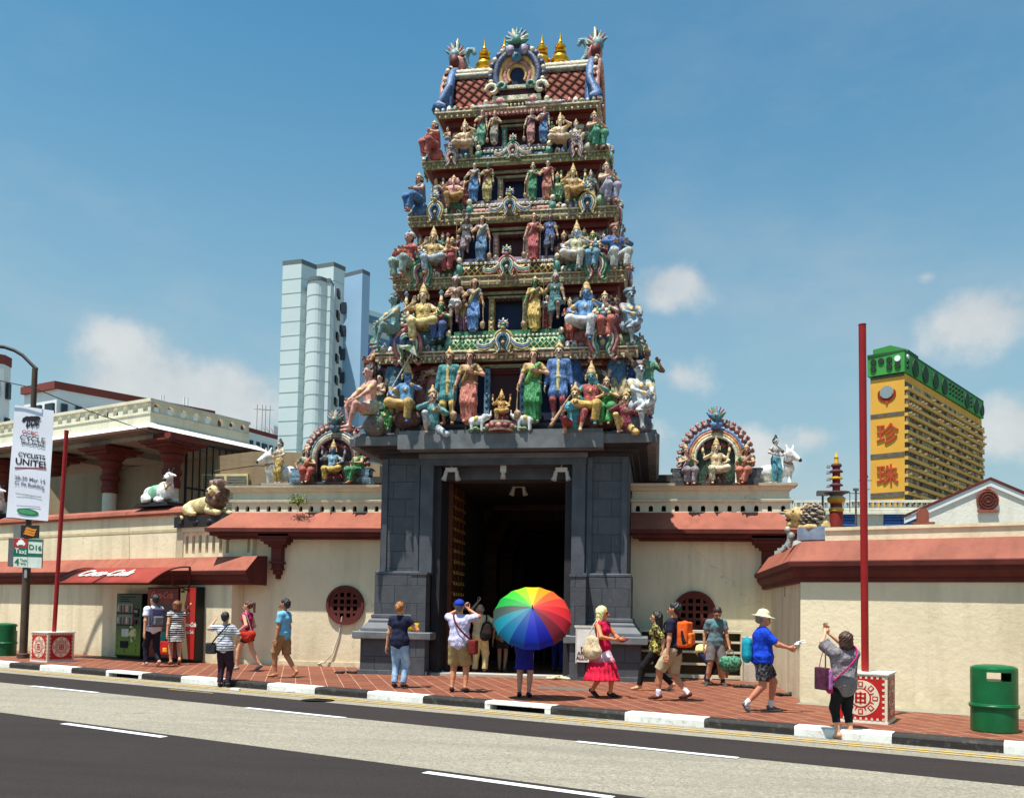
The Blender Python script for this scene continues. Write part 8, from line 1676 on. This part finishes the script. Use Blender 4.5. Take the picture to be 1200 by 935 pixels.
# 16 man in grey with green bag
bd, J, w, mt = person(838, 803, 1.74, HD(14), 'man in grey t-shirt looking down, holding a green bag by the shoe shelf', dict(fL=(.16, -.04, .075), fR=(-.18, .0, .075), tR=(-.5, -1, -.1), hL=(.27, -.12, .86), handL='grip', hR=(-.25, .02, .86), hp=.62, lean=.08), 'moustache', (190, 136, 104), (50, 34, 28), W(tee((104, 112, 120), .6, pat='denim', c2=(84, 130, 134)), shorts_((108, 100, 100), .9, .03)), dict(c=(60, 60, 64), sole=(214, 210, 204), sock=(44, 40, 40), sh=.12))
o = isothing('hand_bag', [[((.16, -.16, .52), (.40, -.16, .52), .14, .14, (1, .75, 1)), ((.20, -.16, .46), (.36, -.16, .46), .14, .14, (1, .75, 1))]], [cloth((90, 150, 120), pat='print', c2=(40, 84, 66))], mt, 'green printed hand bag carried by the man in grey', 'bag'); strap(o, [(.18, -.16, .62), (.22, -.16, .76), (.28, -.16, .80), (.34, -.16, .76), (.38, -.16, .62)], mt, cloth((150, 170, 150)), .014)
# 17 man in blue shirt with hat
bd, J, w, mt = person(893, 834, 1.66, HD(96), 'heavy man in bright blue shirt, cream sun hat and patterned black shorts walking right', wk(.16, .30, pel=(0, 0, .90), tR=(-.1, -1, -1.3), hL=(.10, -.46, 1.10), hR=(-.14, -.42, 1.10), eL=(1, .5, -.6), eR=(-1, .5, -.6), handL='grip', handR='grip', hp=.15), 'sunhat', (190, 124, 96), (120, 110, 100), W(tee((14, 62, 190), .85, fold=.04), shorts_((34, 32, 36), .8, .03, pat='print', c2=(90, 90, 96))), dict(c=(96, 96, 100), sole=(220, 218, 214), sock=(214, 212, 210), sh=.20), fat=1.38, hatc=cloth((214, 206, 170)), hatname='sun_hat')
isothing('backpack', [[((.0, .26, 1.16), (0, .26, .96), .12, .13, (1.2, .7, 1))]], [cloth((20, 140, 160))], mt, 'teal drawstring bag on the back of the man in bright blue shirt', 'backpack')
isothing('leaflet', [[((-.02, -.56, 1.16), (.06, -.74, 1.2), .035, .02, (1, 1, .5)), ((.0, -.6, 1.2), (-.05, -.7, 1.24), .03, .02, (1, 1, .4))]], [cloth((232, 232, 236))], mt, 'crumpled white leaflet held out by the man in bright blue shirt', 'leaflet')
# 18 woman photographing from the road
def drape(J, fat, fem): P = upper(J, True, fat, sleeve=.9, off=.028, thick=1.35); P += [(V3(J['p']+Vector((0, 0, .05))), V3(J['p']-Vector((.03, 0, .08))), .165, .17, (1.1, .9, 1)), (V3(J['sL']), V3(J['wai']+Vector((.12, 0, 0))), .08, .1, o_), (V3(J['sR']), V3(J['wai']-Vector((.12, 0, 0))), .08, .1, o_)]; return ('shirt', P, G_('', cloth((128, 120, 124), fold=.06)))
bd, J, w, mt = person(989, 866, 1.50, HD(203), 'woman in loose grey top and black capri trousers on the road raising a phone', dict(fL=(.09, -.02, .075), fR=(-.11, .04, .075), hL=(.12, -.34, 1.72), hR=(.02, -.32, 1.66), eL=(1, .1, -.4), eR=(-1, -.2, -.6), handL='grip', handR='grip', hp=-.1), 'bob', (206, 150, 118), (70, 40, 30), W(drape, trous_((24, 22, 26), .016, 1.55)), dict(c=(206, 160, 140), sole=(180, 130, 110), flip=True), z=-.13, fem=True, fat=1.08)
isothing('phone', [[((.07, -.42, 1.80), (.035, .006, .065), .004, 0, o_, 'box')]], [M((30, 30, 34), .3)], mt, 'dark phone held up by the woman in loose grey top', 'phone')
o = isothing('tote_bag', [[((.38, -.03, .98), (.035, .13, .16), .02, 0, o_, 'box')], [((.325, -.0, .97), (.02, .11, .14), .02, 0, o_, 'box')]], [cloth((84, 36, 60)), cloth((190, 110, 180))], mt, 'purple tote bag hanging from the arm of the woman in loose grey top', 'bag'); strap(o, [(.38, -.12, 1.14), (.34, -.10, 1.36), (.30, -.06, 1.46), (.34, .0, 1.36), (.38, .06, 1.14)], mt, cloth((90, 50, 60)), .012)
o = isothing('sling_bag', [[((.25, -.10, .86), (.25, -.02, .80), .07, .07, (.7, 1, 1))]], [cloth((190, 30, 110))], mt, 'magenta sling bag of the woman in loose grey top', 'bag'); strap(o, [(.24, .08, .95), (.06, .21, 1.18), (-.10, .20, 1.36), (-.15, .05, 1.5), (-.06, -.16, 1.34), (.24, -.12, .95)], mt, cloth((200, 30, 120)), .026)
# ---------------------------------------------------------------- far buildings
def PD(px, py, dist):                    # point at a given horizontal distance
    d = ray(px, py); return CAMP + d*(dist/math.hypot(d.x, d.y))
def lvl(px, py, P):                      # height seen at pixel above plan point P's distance
    return PD(px, py, math.hypot(P.x, P.y)).z
FW = M((226, 230, 228), .8, .10, .15); WIN = M((46, 56, 66), .3, .3, .4); MINT = M((194, 206, 206), .9, .05, .12, spec=.1); MINTD = M((168, 184, 184), .8, .1, .2); FB = M((146, 176, 202), .8, .06, .1); BRR = M((120, 58, 50), .8, .15, .3)
def fbuild(name, label, cat='apartment block', loc=(0, 0, 0)):
    t = empty(name, loc, label=label, cat=cat); sh = -Vector(loc)
    def pt(b, n, m, par=None): o = b.build(n, m, par or t); o.location = sh if par is None else (0, 0, 0); return o
    return t, pt
def facade_windows(b, A, B, z0, z1, nfl, ncol, ww, wh, m=0, out=.12, sill=None):
    """windows as shallow boxes on the wall from plan point A to B"""
    A, B = Vector(A), Vector(B); d = (B-A); L = d.length; d = d/L; nrm = Vector((d.y, -d.x, 0)); mt = Matrix((d, nrm, Vector((0, 0, 1)))).transposed()
    for f in range(nfl):
        z = z0 + (f+.5)*(z1-z0)/nfl
        for c in range(ncol):
            p = A + d*((c+.5)*L/ncol) + Vector((0, 0, z)); b.obox(p, (ww, out*2, wh), mt, m)
            if sill is not None: b.obox(p+nrm*.5+Vector((0, 0, wh*.62)), (ww*1.15, 1.1, .18), mt, sill)
# mint tower: three vertical slabs stepping, seams between storeys
D = 150
def plan(px, dist): p = PD(px, 430, dist); return Vector((p.x, p.y, 0))
def dist_for(px, py, z):                 # how far away a height z shows at that pixel
    d = ray(px, py); return (z-CAMH)*math.hypot(d.x, d.y)/d.z
def prism(b, pts, z0, z1, m=0): b.extr([(p.x, p.y) for p in pts], (0, 0, z0), (1, 0, 0), (0, 1, 0), (0, 0, z1-z0), m)
cM = plan(378, 155)
tw_, mp_ = fbuild('apartment_tower', 'tall pale mint green apartment tower with rounded front, rising left of the temple tower', loc=tuple(cM))
a, b_, c_ = plan(325, 152), plan(355, 150), plan(371, 160)
z1 = lvl(330, 309, a)
def seams(b, pts, z0, z1, n, m=1):
    for k in range(1, n):
        z = z0+(z1-z0)*k/n
        for i in range(len(pts)-1):
            A, B = pts[i], pts[i+1]; d = (B-A).normalized(); nr = Vector((d.y, -d.x, 0)); b.extr([(0, -.07), ((B-A).length, -.07), ((B-A).length, .07), (0, .07)], A+Vector((0, 0, z))+nr*.04, d, (0, 0, 1), -nr*.2, m)
def slabblock(px0, px1, px2, d0, d1, d2, ytop, pyref, name='tower_slab', mats=None, cap=True):
    B = plan(px1, d1); z = lvl(pyref[0], pyref[1], B); A = plan(px0, dist_for(*pyref[2], z)); E = plan(px2, dist_for(*pyref[3], z)); bk = (E-B); b = MB(); prism(b, [A, B, E, A+bk], 0, z, 0)
    seams(b, [A, B, E], z*.1, z, 22); b2 = z; 
    if cap: prism(b, [A+(A-B)*.02, B, E, A+bk], z, z+.8, 2)
    mp_(b, name, mats or [MINT, MINTD, M((96, 104, 106))]); return A, B, E, z
slabblock(328, 350, 368, 150, 147, 156, 0, (352, 309, (331, 311.5), (369, 316)))
slabblock(366, 388, 402, 158, 156, 166, 0, (389, 312, (368, 315.5), (402, 318)))
# rounded bay
b = MB(); A, B = plan(358, 143), plan(386, 141); zt = lvl(375, 331, A); pts = [plan(357, 148), plan(358, 143.5)] + [plan(358+i*3.2, 143.2-1.2*math.sin(i/8*math.pi)) for i in range(1, 8)] + [plan(385, 142.5), plan(389, 145), plan(390, 150)]
prism(b, pts, 0, zt, 0); seams(b, pts, zt*.1, zt, 21); prism(b, [p+Vector((0, -.15, 0)) for p in pts], zt, zt+.6, 2); mp_(b, 'rounded_bay', [MINT, MINTD, M((96, 104, 106))])
b = MB(); A = plan(390, 150); B = plan(401, 160); prism(b, [A, B, B+Vector((0, 8, 0)), A+Vector((-4, 6, 0))], 0, lvl(395, 335, A), 0); d = (B-A).normalized(); nr = Vector((d.y, -d.x, 0)); mt = Matrix((d, nr, Vector((0, 0, 1)))).transposed()
for k in range(13):
    for q in (.3, .68): b.obox(A.lerp(B, q)+Vector((0, 0, 10+k*3.7-(1.3 if q > .5 else 0)))+nr*.1, ((B-A).length*.2, .5, 1.2), mt, 1)
mp_(b, 'window_bay', [MINT, M((44, 40, 44), .5)])
b = MB(); B = plan(422, 147); z = lvl(423, 320, B); A = plan(401, dist_for(399, 325, z)); E = plan(431, dist_for(431, 324, z)); prism(b, [A, B, E, A+(E-B)], 0, z, 0); 
for k in range(12): b.obox(A.lerp(B, .04)+Vector((0, -.2, 8+k*3.9)), (.8, .5, 1.8), Matrix.Identity(3), 1)
prism(b, [A, B, E, A+(E-B)], z, z+.7, 2); mp_(b, 'blue_slab', [FB, WIN, M((90, 100, 110))])
t, pt = fbuild('apartment_tower', 'white and blue striped tower just left of the temple tower, behind its figures', loc=tuple(plan(445, 190)))
A = plan(430, 185); z = lvl(432, 346, A); B = plan(470, dist_for(470, 359, z)); b = MB(); prism(b, [A, B, B+Vector((2, 12, 0)), A+Vector((2, 12, 0))], 0, z-3, 0)
for k in range(14): 
    zz = z-5-k*4.1; b.obox((A+B)/2+Vector((0, -.5, zz)), ((B-A).length*1.0, 1.0, 1.3), Matrix.Rotation(math.atan2((B-A).y, (B-A).x), 3, 'Z'), 1)
for k in (6, 7): pass
b.obox((A+B)/2+Vector((0, -.8, z-11)), ((B-A).length, 1.2, 2.6), Matrix.Rotation(math.atan2((B-A).y, (B-A).x), 3, 'Z'), 2)
b.obox((A+B)/2+Vector((0, -.8, z-17)), ((B-A).length, 1.2, 2.0), Matrix.Rotation(math.atan2((B-A).y, (B-A).x), 3, 'Z'), 2)
pt(b, 'tower_body', [MINT, M((90, 120, 140)), M((40, 100, 170))])
# white flats with brown roof rim behind the pavilion
def flats(p0, p1, p2, ytop, label, nfl, nc1, nc2, dist, name='apartment_block'):
    """p1: (px, dist) of the near corner; p0, p2: (px, py) where the roof line ends"""
    B = plan(*p1); z = lvl(p1[0], ytop, B); A = plan(p0[0], dist_for(*p0, z)); E = plan(p2[0], dist_for(*p2, z)); t, pt = fbuild(name, label, loc=tuple(B))
    b = MB(); prism(b, [A, B, E, A+(E-B)], 0, z, 0); pt(b, 'block_body', [FW])
    b = MB(); c = (A+E)/2; G_ = [A, B, E, A+(E-B)]; G2 = [c+(q-c)*1.04 for q in G_]; prism(b, G2, z, z+.9, 0); pt(b, 'roof_rim', [BRR])
    for k, (P, Q, nc) in enumerate(((A, B, nc1), (B, E, nc2))):
        d = (Q-P).normalized(); nr = Vector((d.y, -d.x, 0)); mt = Matrix((d, nr, Vector((0, 0, 1)))).transposed(); L = (Q-P).length
        for f in range(nfl):
            for c_ in range(nc):
                b = MB(); p = P+d*((c_+.5)*L/nc)+Vector((0, 0, z-2.4-f*3.3)); big = (c_ % 3 == 2)
                b.obox(p+nr*.05, ((L/nc)*(.72 if big else .42), .5, 1.5), mt, 0)
                if big: b.obox(p+nr*.5+Vector((0, 0, -1.2)), ((L/nc)*.8, 1.2, .7), mt, 1)
                pt(b, 'window', [WIN, FW])
    return t, pt
flats((30, 463), (68, 118), (250, 489), 456, 'long white apartment block with brown roof rim above the pavilion roof', 4, 3, 12, 120)
flats((-30, 421), (5, 96), (13, 431), 427, 'white apartment tower with window hoods at the left edge', 9, 2, 1, 100)
flats((262, 501), (268, 186), (345, 520), 499, 'low white flats with brown roof rim at the foot of the mint tower', 4, 1, 10, 120)
t, pt = fbuild('rooftop_block', 'dark red rooftop structure behind the pavilion parapet', cat='roof block', loc=tuple(plan(210, 160)))
b = MB(); A = plan(182, 140); z = lvl(182, 470, A); B = plan(246, dist_for(246, 482, z)); prism(b, [A, B, B+Vector((0, 6, 0)), A+Vector((0, 6, 0))], z-5, z, 0); prism(b, [A, B, B+Vector((0, 6, 0)), A+Vector((0, 6, 0))], 0, z-5, 1); pt(b, 'red_parapet', [BRR, FW])
b = MB(); 
for px in (190, 193, 217, 221): p = plan(px, 140); b.tube([p+Vector((0, 0, z-2)), p+Vector((0, 0, z+1))], .12, 4)
pt(b, 'pipe', [FW])
t, pt = fbuild('rooftop_block', 'small white lift tower with aerials beside the mint tower', cat='roof block', loc=tuple(plan(312, 200)))
A = plan(306, 200); z = lvl(306, 497, A); b = MB(); B = plan(323, 200); prism(b, [A, B, B+Vector((0, 8, 0)), A+Vector((0, 8, 0))], 0, z, 0); b.obox((A*.7+B*.3)+Vector((0, -.1, z-3)), (1.6, .4, 2.5), Matrix.Identity(3), 1)
for px in (303, 309, 313, 318): p = plan(px, 199); b.tube([p+Vector((0, 0, z-3)), p+Vector((0, 0, z+4))], .06, 4, 2); b.tube([p+Vector((-.8, 0, z+3)), p+Vector((.8, 0, z+3))], .05, 4, 2)
pt(b, 'tower_body', [FW, WIN, M((90, 90, 96))])

# yellow and green slab block
YEL = M((214, 158, 58), .75, .08, .2); YEL2 = M((204, 162, 84), .75, .08, .2); GRE = M((58, 140, 62), .7, .12, .2); GRED = M((34, 76, 44), .7); RDC = M((176, 62, 34), .6)
PB = plan(1060, 203); zt = lvl(1060, 437, PB); PA = plan(1020, dist_for(1020, 443, zt)); PE = plan(1150, dist_for(1150, 492, zt))
t, pt = fbuild('slab_block', 'yellow slab block with green top storey and red characters, behind the right wall', loc=tuple(PB))
zg = lvl(1060, 413, PB)
b = MB(); bk = PE-PB; prism(b, [PA, PB, PE, PA+bk], 0, zt, 0); pt(b, 'block_body', [YEL])
d1 = (PB-PA); L1 = d1.length; d1 = d1/L1; n1_ = Vector((d1.y, -d1.x, 0)); m1_ = Matrix((d1, n1_, Vector((0, 0, 1)))).transposed()
d2 = bk.normalized(); L2 = bk.length; n2_ = Vector((d2.y, -d2.x, 0)); m2_ = Matrix((d2, n2_, Vector((0, 0, 1)))).transposed()
def zface(y): return lvl(1040, y, (PA+PB)/2)
b = MB()
for y0, y1 in ((439, 442), (484, 488), (531, 536), (577, 583)):
    z0, z1 = zface(y1), zface(y0)
    if y0 == 439: z0, z1 = zface(443), zt-.05
    b.obox((PA+PB)/2+Vector((0, 0, (z0+z1)/2))+n1_*.02, (L1*.99, .2, z1-z0), m1_, 0); pt(b, 'louvre_band', [M((92, 84, 76), .8, .3, 1)]); b = MB()
# balcony bands
nf = 22; fh = (zt-12)/nf
bw = MB(); bl = MB()
for f in range(nf):
    z = 10+f*fh+.6
    bl.obox(PB+bk*.5+n2_*.35+Vector((0, 0, z)), (L2, .7, fh*.38), m2_, 0)
    bw.obox(PB+bk*.5+n2_*.08+Vector((0, 0, z+fh*.5)), (L2, .2, fh*.56), m2_, 0)
    for i in range(30):
        q = PB+bk*((i+.5)/30)+n2_*.3+Vector((0, 0, z+fh*.48)); r = rng.random()
        if r < .34: bw.obox(q, (L2/30*.8, .3, fh*.45), m2_, 1)
        elif r < .6: bw.obox(q, (L2/30*.8, .25, fh*.5), m2_, 2)
        if rng.random() < .3: bw.obox(q+n2_*.7+Vector((0, 0, -fh*.3)), (L2/30*.35, .6, fh*.25), m2_, 1)
pt(bl, 'balcony_bands', [YEL2]); pt(bw, 'window_rows', [M((48, 38, 32), .5), M((150, 134, 100)), M((96, 80, 62)), YEL2])
b = MB(); ov = L1*.07; A2 = PA-d1*ov+n1_*ov; B2 = PB+n1_*ov+n2_*ov*.3; E2 = PE+n2_*ov; F2 = PA+bk-d1*ov
prism(b, [A2, B2, E2, F2], zt+.2, zg, 0); prism(b, [A2*.999, B2, E2, F2], zg, zg+.5, 1); pt(b, 'green_storey', [GRE, GRED])
b = MB()
def disc(P, nr, dd, r, m): b.extr([(r*math.cos(i*math.pi/8), r*math.sin(i*math.pi/8)) for i in range(16)], P, dd, (0, 0, 1), nr*.25, m)
Lf = (B2-A2).length
for px_, row, m in ((.17, 1, 0), (.38, 1, 0), (.60, 1, 0), (.82, 1, 1), (.17, 0, 0), (.60, 0, 0), (.82, 0, 0)):
    disc(A2+d1*Lf*px_+Vector((0, 0, zt+.2+(zg-zt)*(.68 if row else .34))), n1_, d1, .62, m); pt(b, 'round_window', [M((24, 46, 30)), FW]); b = MB()
b = MB(); ds = (E2-B2).normalized(); ns = Vector((ds.y, -ds.x, 0)); Ls = (E2-B2).length
for f, r in ((.11, 1.9), (.22, 1.9), (.34, 1.9), (.45, 1.9), (.75, 1.9), (.88, 1.9), (.97, 1.6)): disc(B2+ds*Ls*f+Vector((0, 0, (zt+zg)/2)), ns, ds, r, 0); pt(b, 'round_opening', [M((24, 60, 34)), FW]); b = MB()
for i in range(5):
    for j in range(3): disc(B2+ds*Ls*(.52+.04*i)+Vector((0, 0, zt+1.5+(zg-zt)*.25*j)), ns, ds, .45, 0)
for j in range(3): disc(B2+ds*Ls*.81+Vector((0, 0, zt+1.5+(zg-zt)*.25*j)), ns, ds, .45, 0); disc(B2+ds*Ls*.03+Vector((0, 0, zt+1.5+(zg-zt)*.25*j)), ns, ds, .45, 1 if j == 2 else 0)
pt(b, 'small_openings', [M((24, 60, 34)), FW])
b = MB(); C0 = plan(1023, 212); C1 = plan(1064, 214); zr = lvl(1045, 403, C0); zs = lvl(1024, 410, C0); zb_ = zg
C0b, C1b = C0+bk*.10, C1+bk*.10; md = (C0+C1)/2; 
b.add([C0+Vector((0, 0, zb_)), C1+Vector((0, 0, zb_)), C1+Vector((0, 0, zs)), md+Vector((0, 0, zr)), C0+Vector((0, 0, zs))], [(0, 1, 2, 3, 4)], 0)
off = bk*.12
b.add([p for q in (C0, md, C1) for p in (q+Vector((0, 0, zr if q is md else zs)), q+off+Vector((0, 0, zr if q is md else zs)))], [(0, 2, 3, 1), (2, 4, 5, 3)], 0)
b.add([C1+Vector((0, 0, zb_)), C1+off+Vector((0, 0, zb_)), C1+off+Vector((0, 0, zs)), C1+Vector((0, 0, zs))], [(0, 1, 2, 3)], 1)
pt(b, 'roof_house', [GRE, GRED])
mid = (PA+PB)/2+n1_*.12
def face_pt(px, y): f = (px-1020)/40; P = PA.lerp(PB, f); return P+n1_*.15+Vector((0, 0, lvl(px, y, P)))
hgt = zface(535)-zface(558)
for ch, yc_ in (('\u73cd', 510), ('\u73e0', 558)): text(ch, L1*.66, RDC, face_pt(1040, yc_), d1, (0, 0, 1), t, 'sign_character', bold=.03, ext=.12).location = -PB
b = MB(); c = face_pt(1039.5, 461); r_ = L1*.20
def lune(): 
    o1 = [(r_*1.35*math.cos(rad(a)), -r_*.1+r_*1.25*math.sin(rad(a))) for a in range(150, 391, 12)]
    i1 = [(r_*1.02*math.cos(rad(a)), r_*.15+r_*1.0*math.sin(rad(a))) for a in range(385, 154, -12)]; return o1+i1
L_u = lune(); k_ = len(L_u)//2; pts3 = [c + d1*x + Vector((0, 0, 1))*y for x, y in L_u]
n_ = len(L_u)//2
for i in range(n_-1): b.add([pts3[i], pts3[i+1], pts3[-2-i], pts3[-1-i]], [(0, 1, 2, 3), (3, 2, 1, 0)], 0)
b.extr([(-.25*r_, -1.2*r_), (.25*r_, -1.2*r_), (0.06*r_, -1.75*r_), (-.06*r_, -1.75*r_)], c, d1, (0, 0, 1), n1_*.05, 0)
b.extr([(r_*.95*math.cos(i*math.pi/12), r_*.18+r_*.95*math.sin(i*math.pi/12)) for i in range(24)], c+n1_*.05, d1, (0, 0, 1), n1_*.1, 1); pt(b, 'emblem', [RDC, M((130, 142, 148))])
# low white temple hall with blue shutters and the gable
t, pt = fbuild('temple_hall', 'low white rear hall with pierced parapet and blue shutters behind the right street wall', cat='building', loc=(10, 36, 0))
Yh = 38.0; zA, zB_, zC = PY(1000, 586, Yh).z, PY(1000, 597, Yh).z, PY(1000, 612, Yh).z
b = MB(); xa, xb = PY(930, 590, Yh).x, PY(1100, 590, Yh).x; b.box(xa, 18, Yh, Yh+6, 0, zB_); pierced(b, 0, xb-xa, zB_, zA, 26, .30, .26, zB_+.10, (xa, Yh-.02, 0), (1, 0, 0), (0, .2, 0)); b.box(xa, xb, Yh-.08, Yh+.1, zA-.1, zA)
b.box(xa, xb, Yh-.15, Yh, zB_-.2, zB_-.1); pt(b, 'hall_wall', [mat_wall((226, 222, 206), .4, 'white_plaster')])
for px in (958, 994, 1046, 1066):
    p = PY(px, 610, Yh-.02); b = MB(); b.box(p.x-.34, p.x+.34, Yh-.04, Yh+.02, p.z-.5, p.z+.3, 0); 
    for i in range(6): b.box(p.x-.32, p.x+.32, Yh-.06, Yh-.04, p.z-.45+i*.12, p.z-.38+i*.12, 1)
    pt(b, 'shutter', [M((26, 60, 120)), M((60, 100, 160))])
t, pt = fbuild('gable_building', 'white gabled building with a red clay medallion behind the right street wall', cat='building', loc=(13, 30, 0))
Yg = 30; gp = [PY(1075, 597, Yg), PY(1160, 560, Yg), PY(1245, 590, Yg)]
b = MB(); zlo = gp[0].z; pk = gp[1]; xe = 2*pk.x-gp[0].x
b.add([(gp[0].x, Yg, 0), (xe, Yg, 0), (xe, Yg, zlo), (pk.x, Yg, pk.z), (gp[0].x, Yg, zlo)], [(0, 1, 2, 3, 4)]); pt(b, 'gable_wall', [mat_wall((232, 228, 214), .3, 'white_gable')])
b = MB()
for s_, x in ((-1, gp[0].x-.4), (1, xe+.4)):
    dz = (pk.z-zlo)/(abs(pk.x-gp[0].x)); ze = zlo-dz*.4
    b.hexa([(x, Yg-.08, ze-.06), (pk.x, Yg-.08, pk.z-.06), (pk.x, Yg+.3, pk.z-.06), (x, Yg+.3, ze-.06)] if s_ < 0 else [(pk.x, Yg-.08, pk.z-.06), (x, Yg-.08, ze-.06), (x, Yg+.3, ze-.06), (pk.x, Yg+.3, pk.z-.06)],
           [(x, Yg-.08, ze+.02), (pk.x, Yg-.08, pk.z+.02), (pk.x, Yg+.3, pk.z+.02), (x, Yg+.3, ze+.02)] if s_ < 0 else [(pk.x, Yg-.08, pk.z+.02), (x, Yg-.08, ze+.02), (x, Yg+.3, ze+.02), (pk.x, Yg+.3, pk.z+.02)], 0)
    b.hexa([(x, Yg-.05, ze-.26), (pk.x, Yg-.05, pk.z-.26), (pk.x, Yg, pk.z-.26), (x, Yg, ze-.26)] if s_ < 0 else [(pk.x, Yg-.05, pk.z-.26), (x, Yg-.05, ze-.26), (x, Yg, ze-.26), (pk.x, Yg, pk.z-.26)],
           [(x, Yg-.05, ze-.07), (pk.x, Yg-.05, pk.z-.07), (pk.x, Yg, pk.z-.07), (x, Yg, ze-.07)] if s_ < 0 else [(pk.x, Yg-.05, pk.z-.07), (x, Yg-.05, ze-.07), (x, Yg, ze-.07), (pk.x, Yg, pk.z-.07)], 1)
pt(b, 'gable_roof', [TERD, FW])
b = MB(); c = PY(1157, 586, Yg-.03)
b.extr([(.33*math.cos(rad(a)), .33*math.sin(rad(a))) for a in range(0, 360, 15)], c, (1, 0, 0), (0, 0, 1), (0, -.05, 0), 0); b.extr([(-.12, .3), (.12, .3), (0, .44)], c, (1, 0, 0), (0, 0, 1), (0, -.05, 0), 0); b.box(c.x-.3, c.x+.3, c.y-.08, c.y, c.z-.38, c.z-.31, 0)
for r in (.27, .18, .09): b.tube([(c.x+r*math.cos(rad(a)), c.y-.06, c.z+r*math.sin(rad(a))) for a in range(0, 361, 20)], .022, 5, 1)
for a in range(0, 360, 30): b.tube([(c.x+.06*math.cos(rad(a)), c.y-.06, c.z+.06*math.sin(rad(a))), (c.x+.27*math.cos(rad(a)), c.y-.06, c.z+.27*math.sin(rad(a)))], .014, 4, 1)
pt(b, 'medallion', [TER, TERD])
b = MB(); c = PY(1082, 600, Yg-1.5); b.extr([(-.16, -.3), (.16, -.3), (.16, .0), (.08, .12), (-.08, .12), (-.16, 0)], c, (1, 0, 0), (0, 0, 1), (0, .15, 0), 0); b.box(c.x-.3, c.x+.3, c.y-.1, c.y+.2, c.z-.4, c.z-.3, 0); pt(b, 'small_medallion', [TER])
# red ceremonial column with brass crown
x = PY(980, 612, 24.5).x; zb0 = PY(980, 612, 24.5).z
t = empty('flag_column', (x, 24.5, 0), label='slim red and gold temple flag column with small brass bells behind the right wall', cat='column')
def zz_(y): return PY(980, y, 24.5).z
b = MB(); z0 = 0
b.lathe([(.17, 0), (.17, zz_(600)), (.19, zz_(599)), (.19, zz_(596)), (.15, zz_(595)), (.15, zz_(590)), (.22, zz_(588)), (.24, zz_(584)), (.15, zz_(581)), (.22, zz_(579)), (.34, zz_(577.5)), (.34, zz_(576.5)), (.13, zz_(576))], (0, 0, 0), 14, ms=[0, 1, 1, 2, 0, 1, 1, 2, 3, 3, 3, 3])
b.lathe([(.10, zz_(576)), (.10, zz_(548)), (.12, zz_(547)), (.07, zz_(543)), (.05, zz_(538)), (.06, zz_(536)), (.0, zz_(529))], (0, 0, 0), 10, ms=[0, 4, 4, 1, 1, 1])
for y, w, m in ((568, .17, 4), (560, .16, 1), (552, .17, 4), (545, .14, 4)): b.lathe([(.12, zz_(y+2)), (w, zz_(y+1.5)), (w, zz_(y)), (.12, zz_(y-1.5))], (0, 0, 0), 8, m); b.lathe([(.0, -.0), (.03, 0), (.05, -.05), (.06, -.07)], (-.20, 0, zz_(y)), 8, 3)
for s_ in (-1, 1): b.tube([(s_*.33, -.05, zz_(577)), (s_*.33, -.05, zz_(600))], .012, 4, 3)
b.build('column_shaft', [M((140, 44, 36)), M((206, 160, 50), .4, .2), M((200, 190, 170)), M((110, 100, 100)), M((96, 52, 60))], t)
# rooftop floodlights and aerials on the hall
for px, py, kind in ((964, 580, 0), (1003, 575, 1), (1014, 560, 1), (1022, 545, 2)):
    if kind == 2: continue
    p = PY(px, py, 37); tt = empty('floodlight' if kind == 0 else 'aerial', (p.x, 37, 0), label='small grey floodlight on a post above the white rear hall' if kind == 0 else ('thin aerial mast on the rear hall roof, left of the tall red pole' if px < 1010 else 'thin aerial mast on the rear hall roof, right behind the tall red pole'), cat='floodlight' if kind == 0 else 'aerial')
    b = MB(); b.tube([(0, 0, 5.0), (0, 0, p.z)], .04, 5); 
    if kind == 0: b.box(-.22, .22, -.15, .15, p.z-.02, p.z+.16); 
    else: b.tube([(-.25, 0, p.z-.1), (.25, 0, p.z-.1)], .02, 4); b.tube([(-.18, 0, p.z-.45), (.18, 0, p.z-.45)], .02, 4); b.box(-.1, .1, -.05, .05, p.z, p.z+.1)
    b.build('mast', [M((90, 88, 84))], tt)
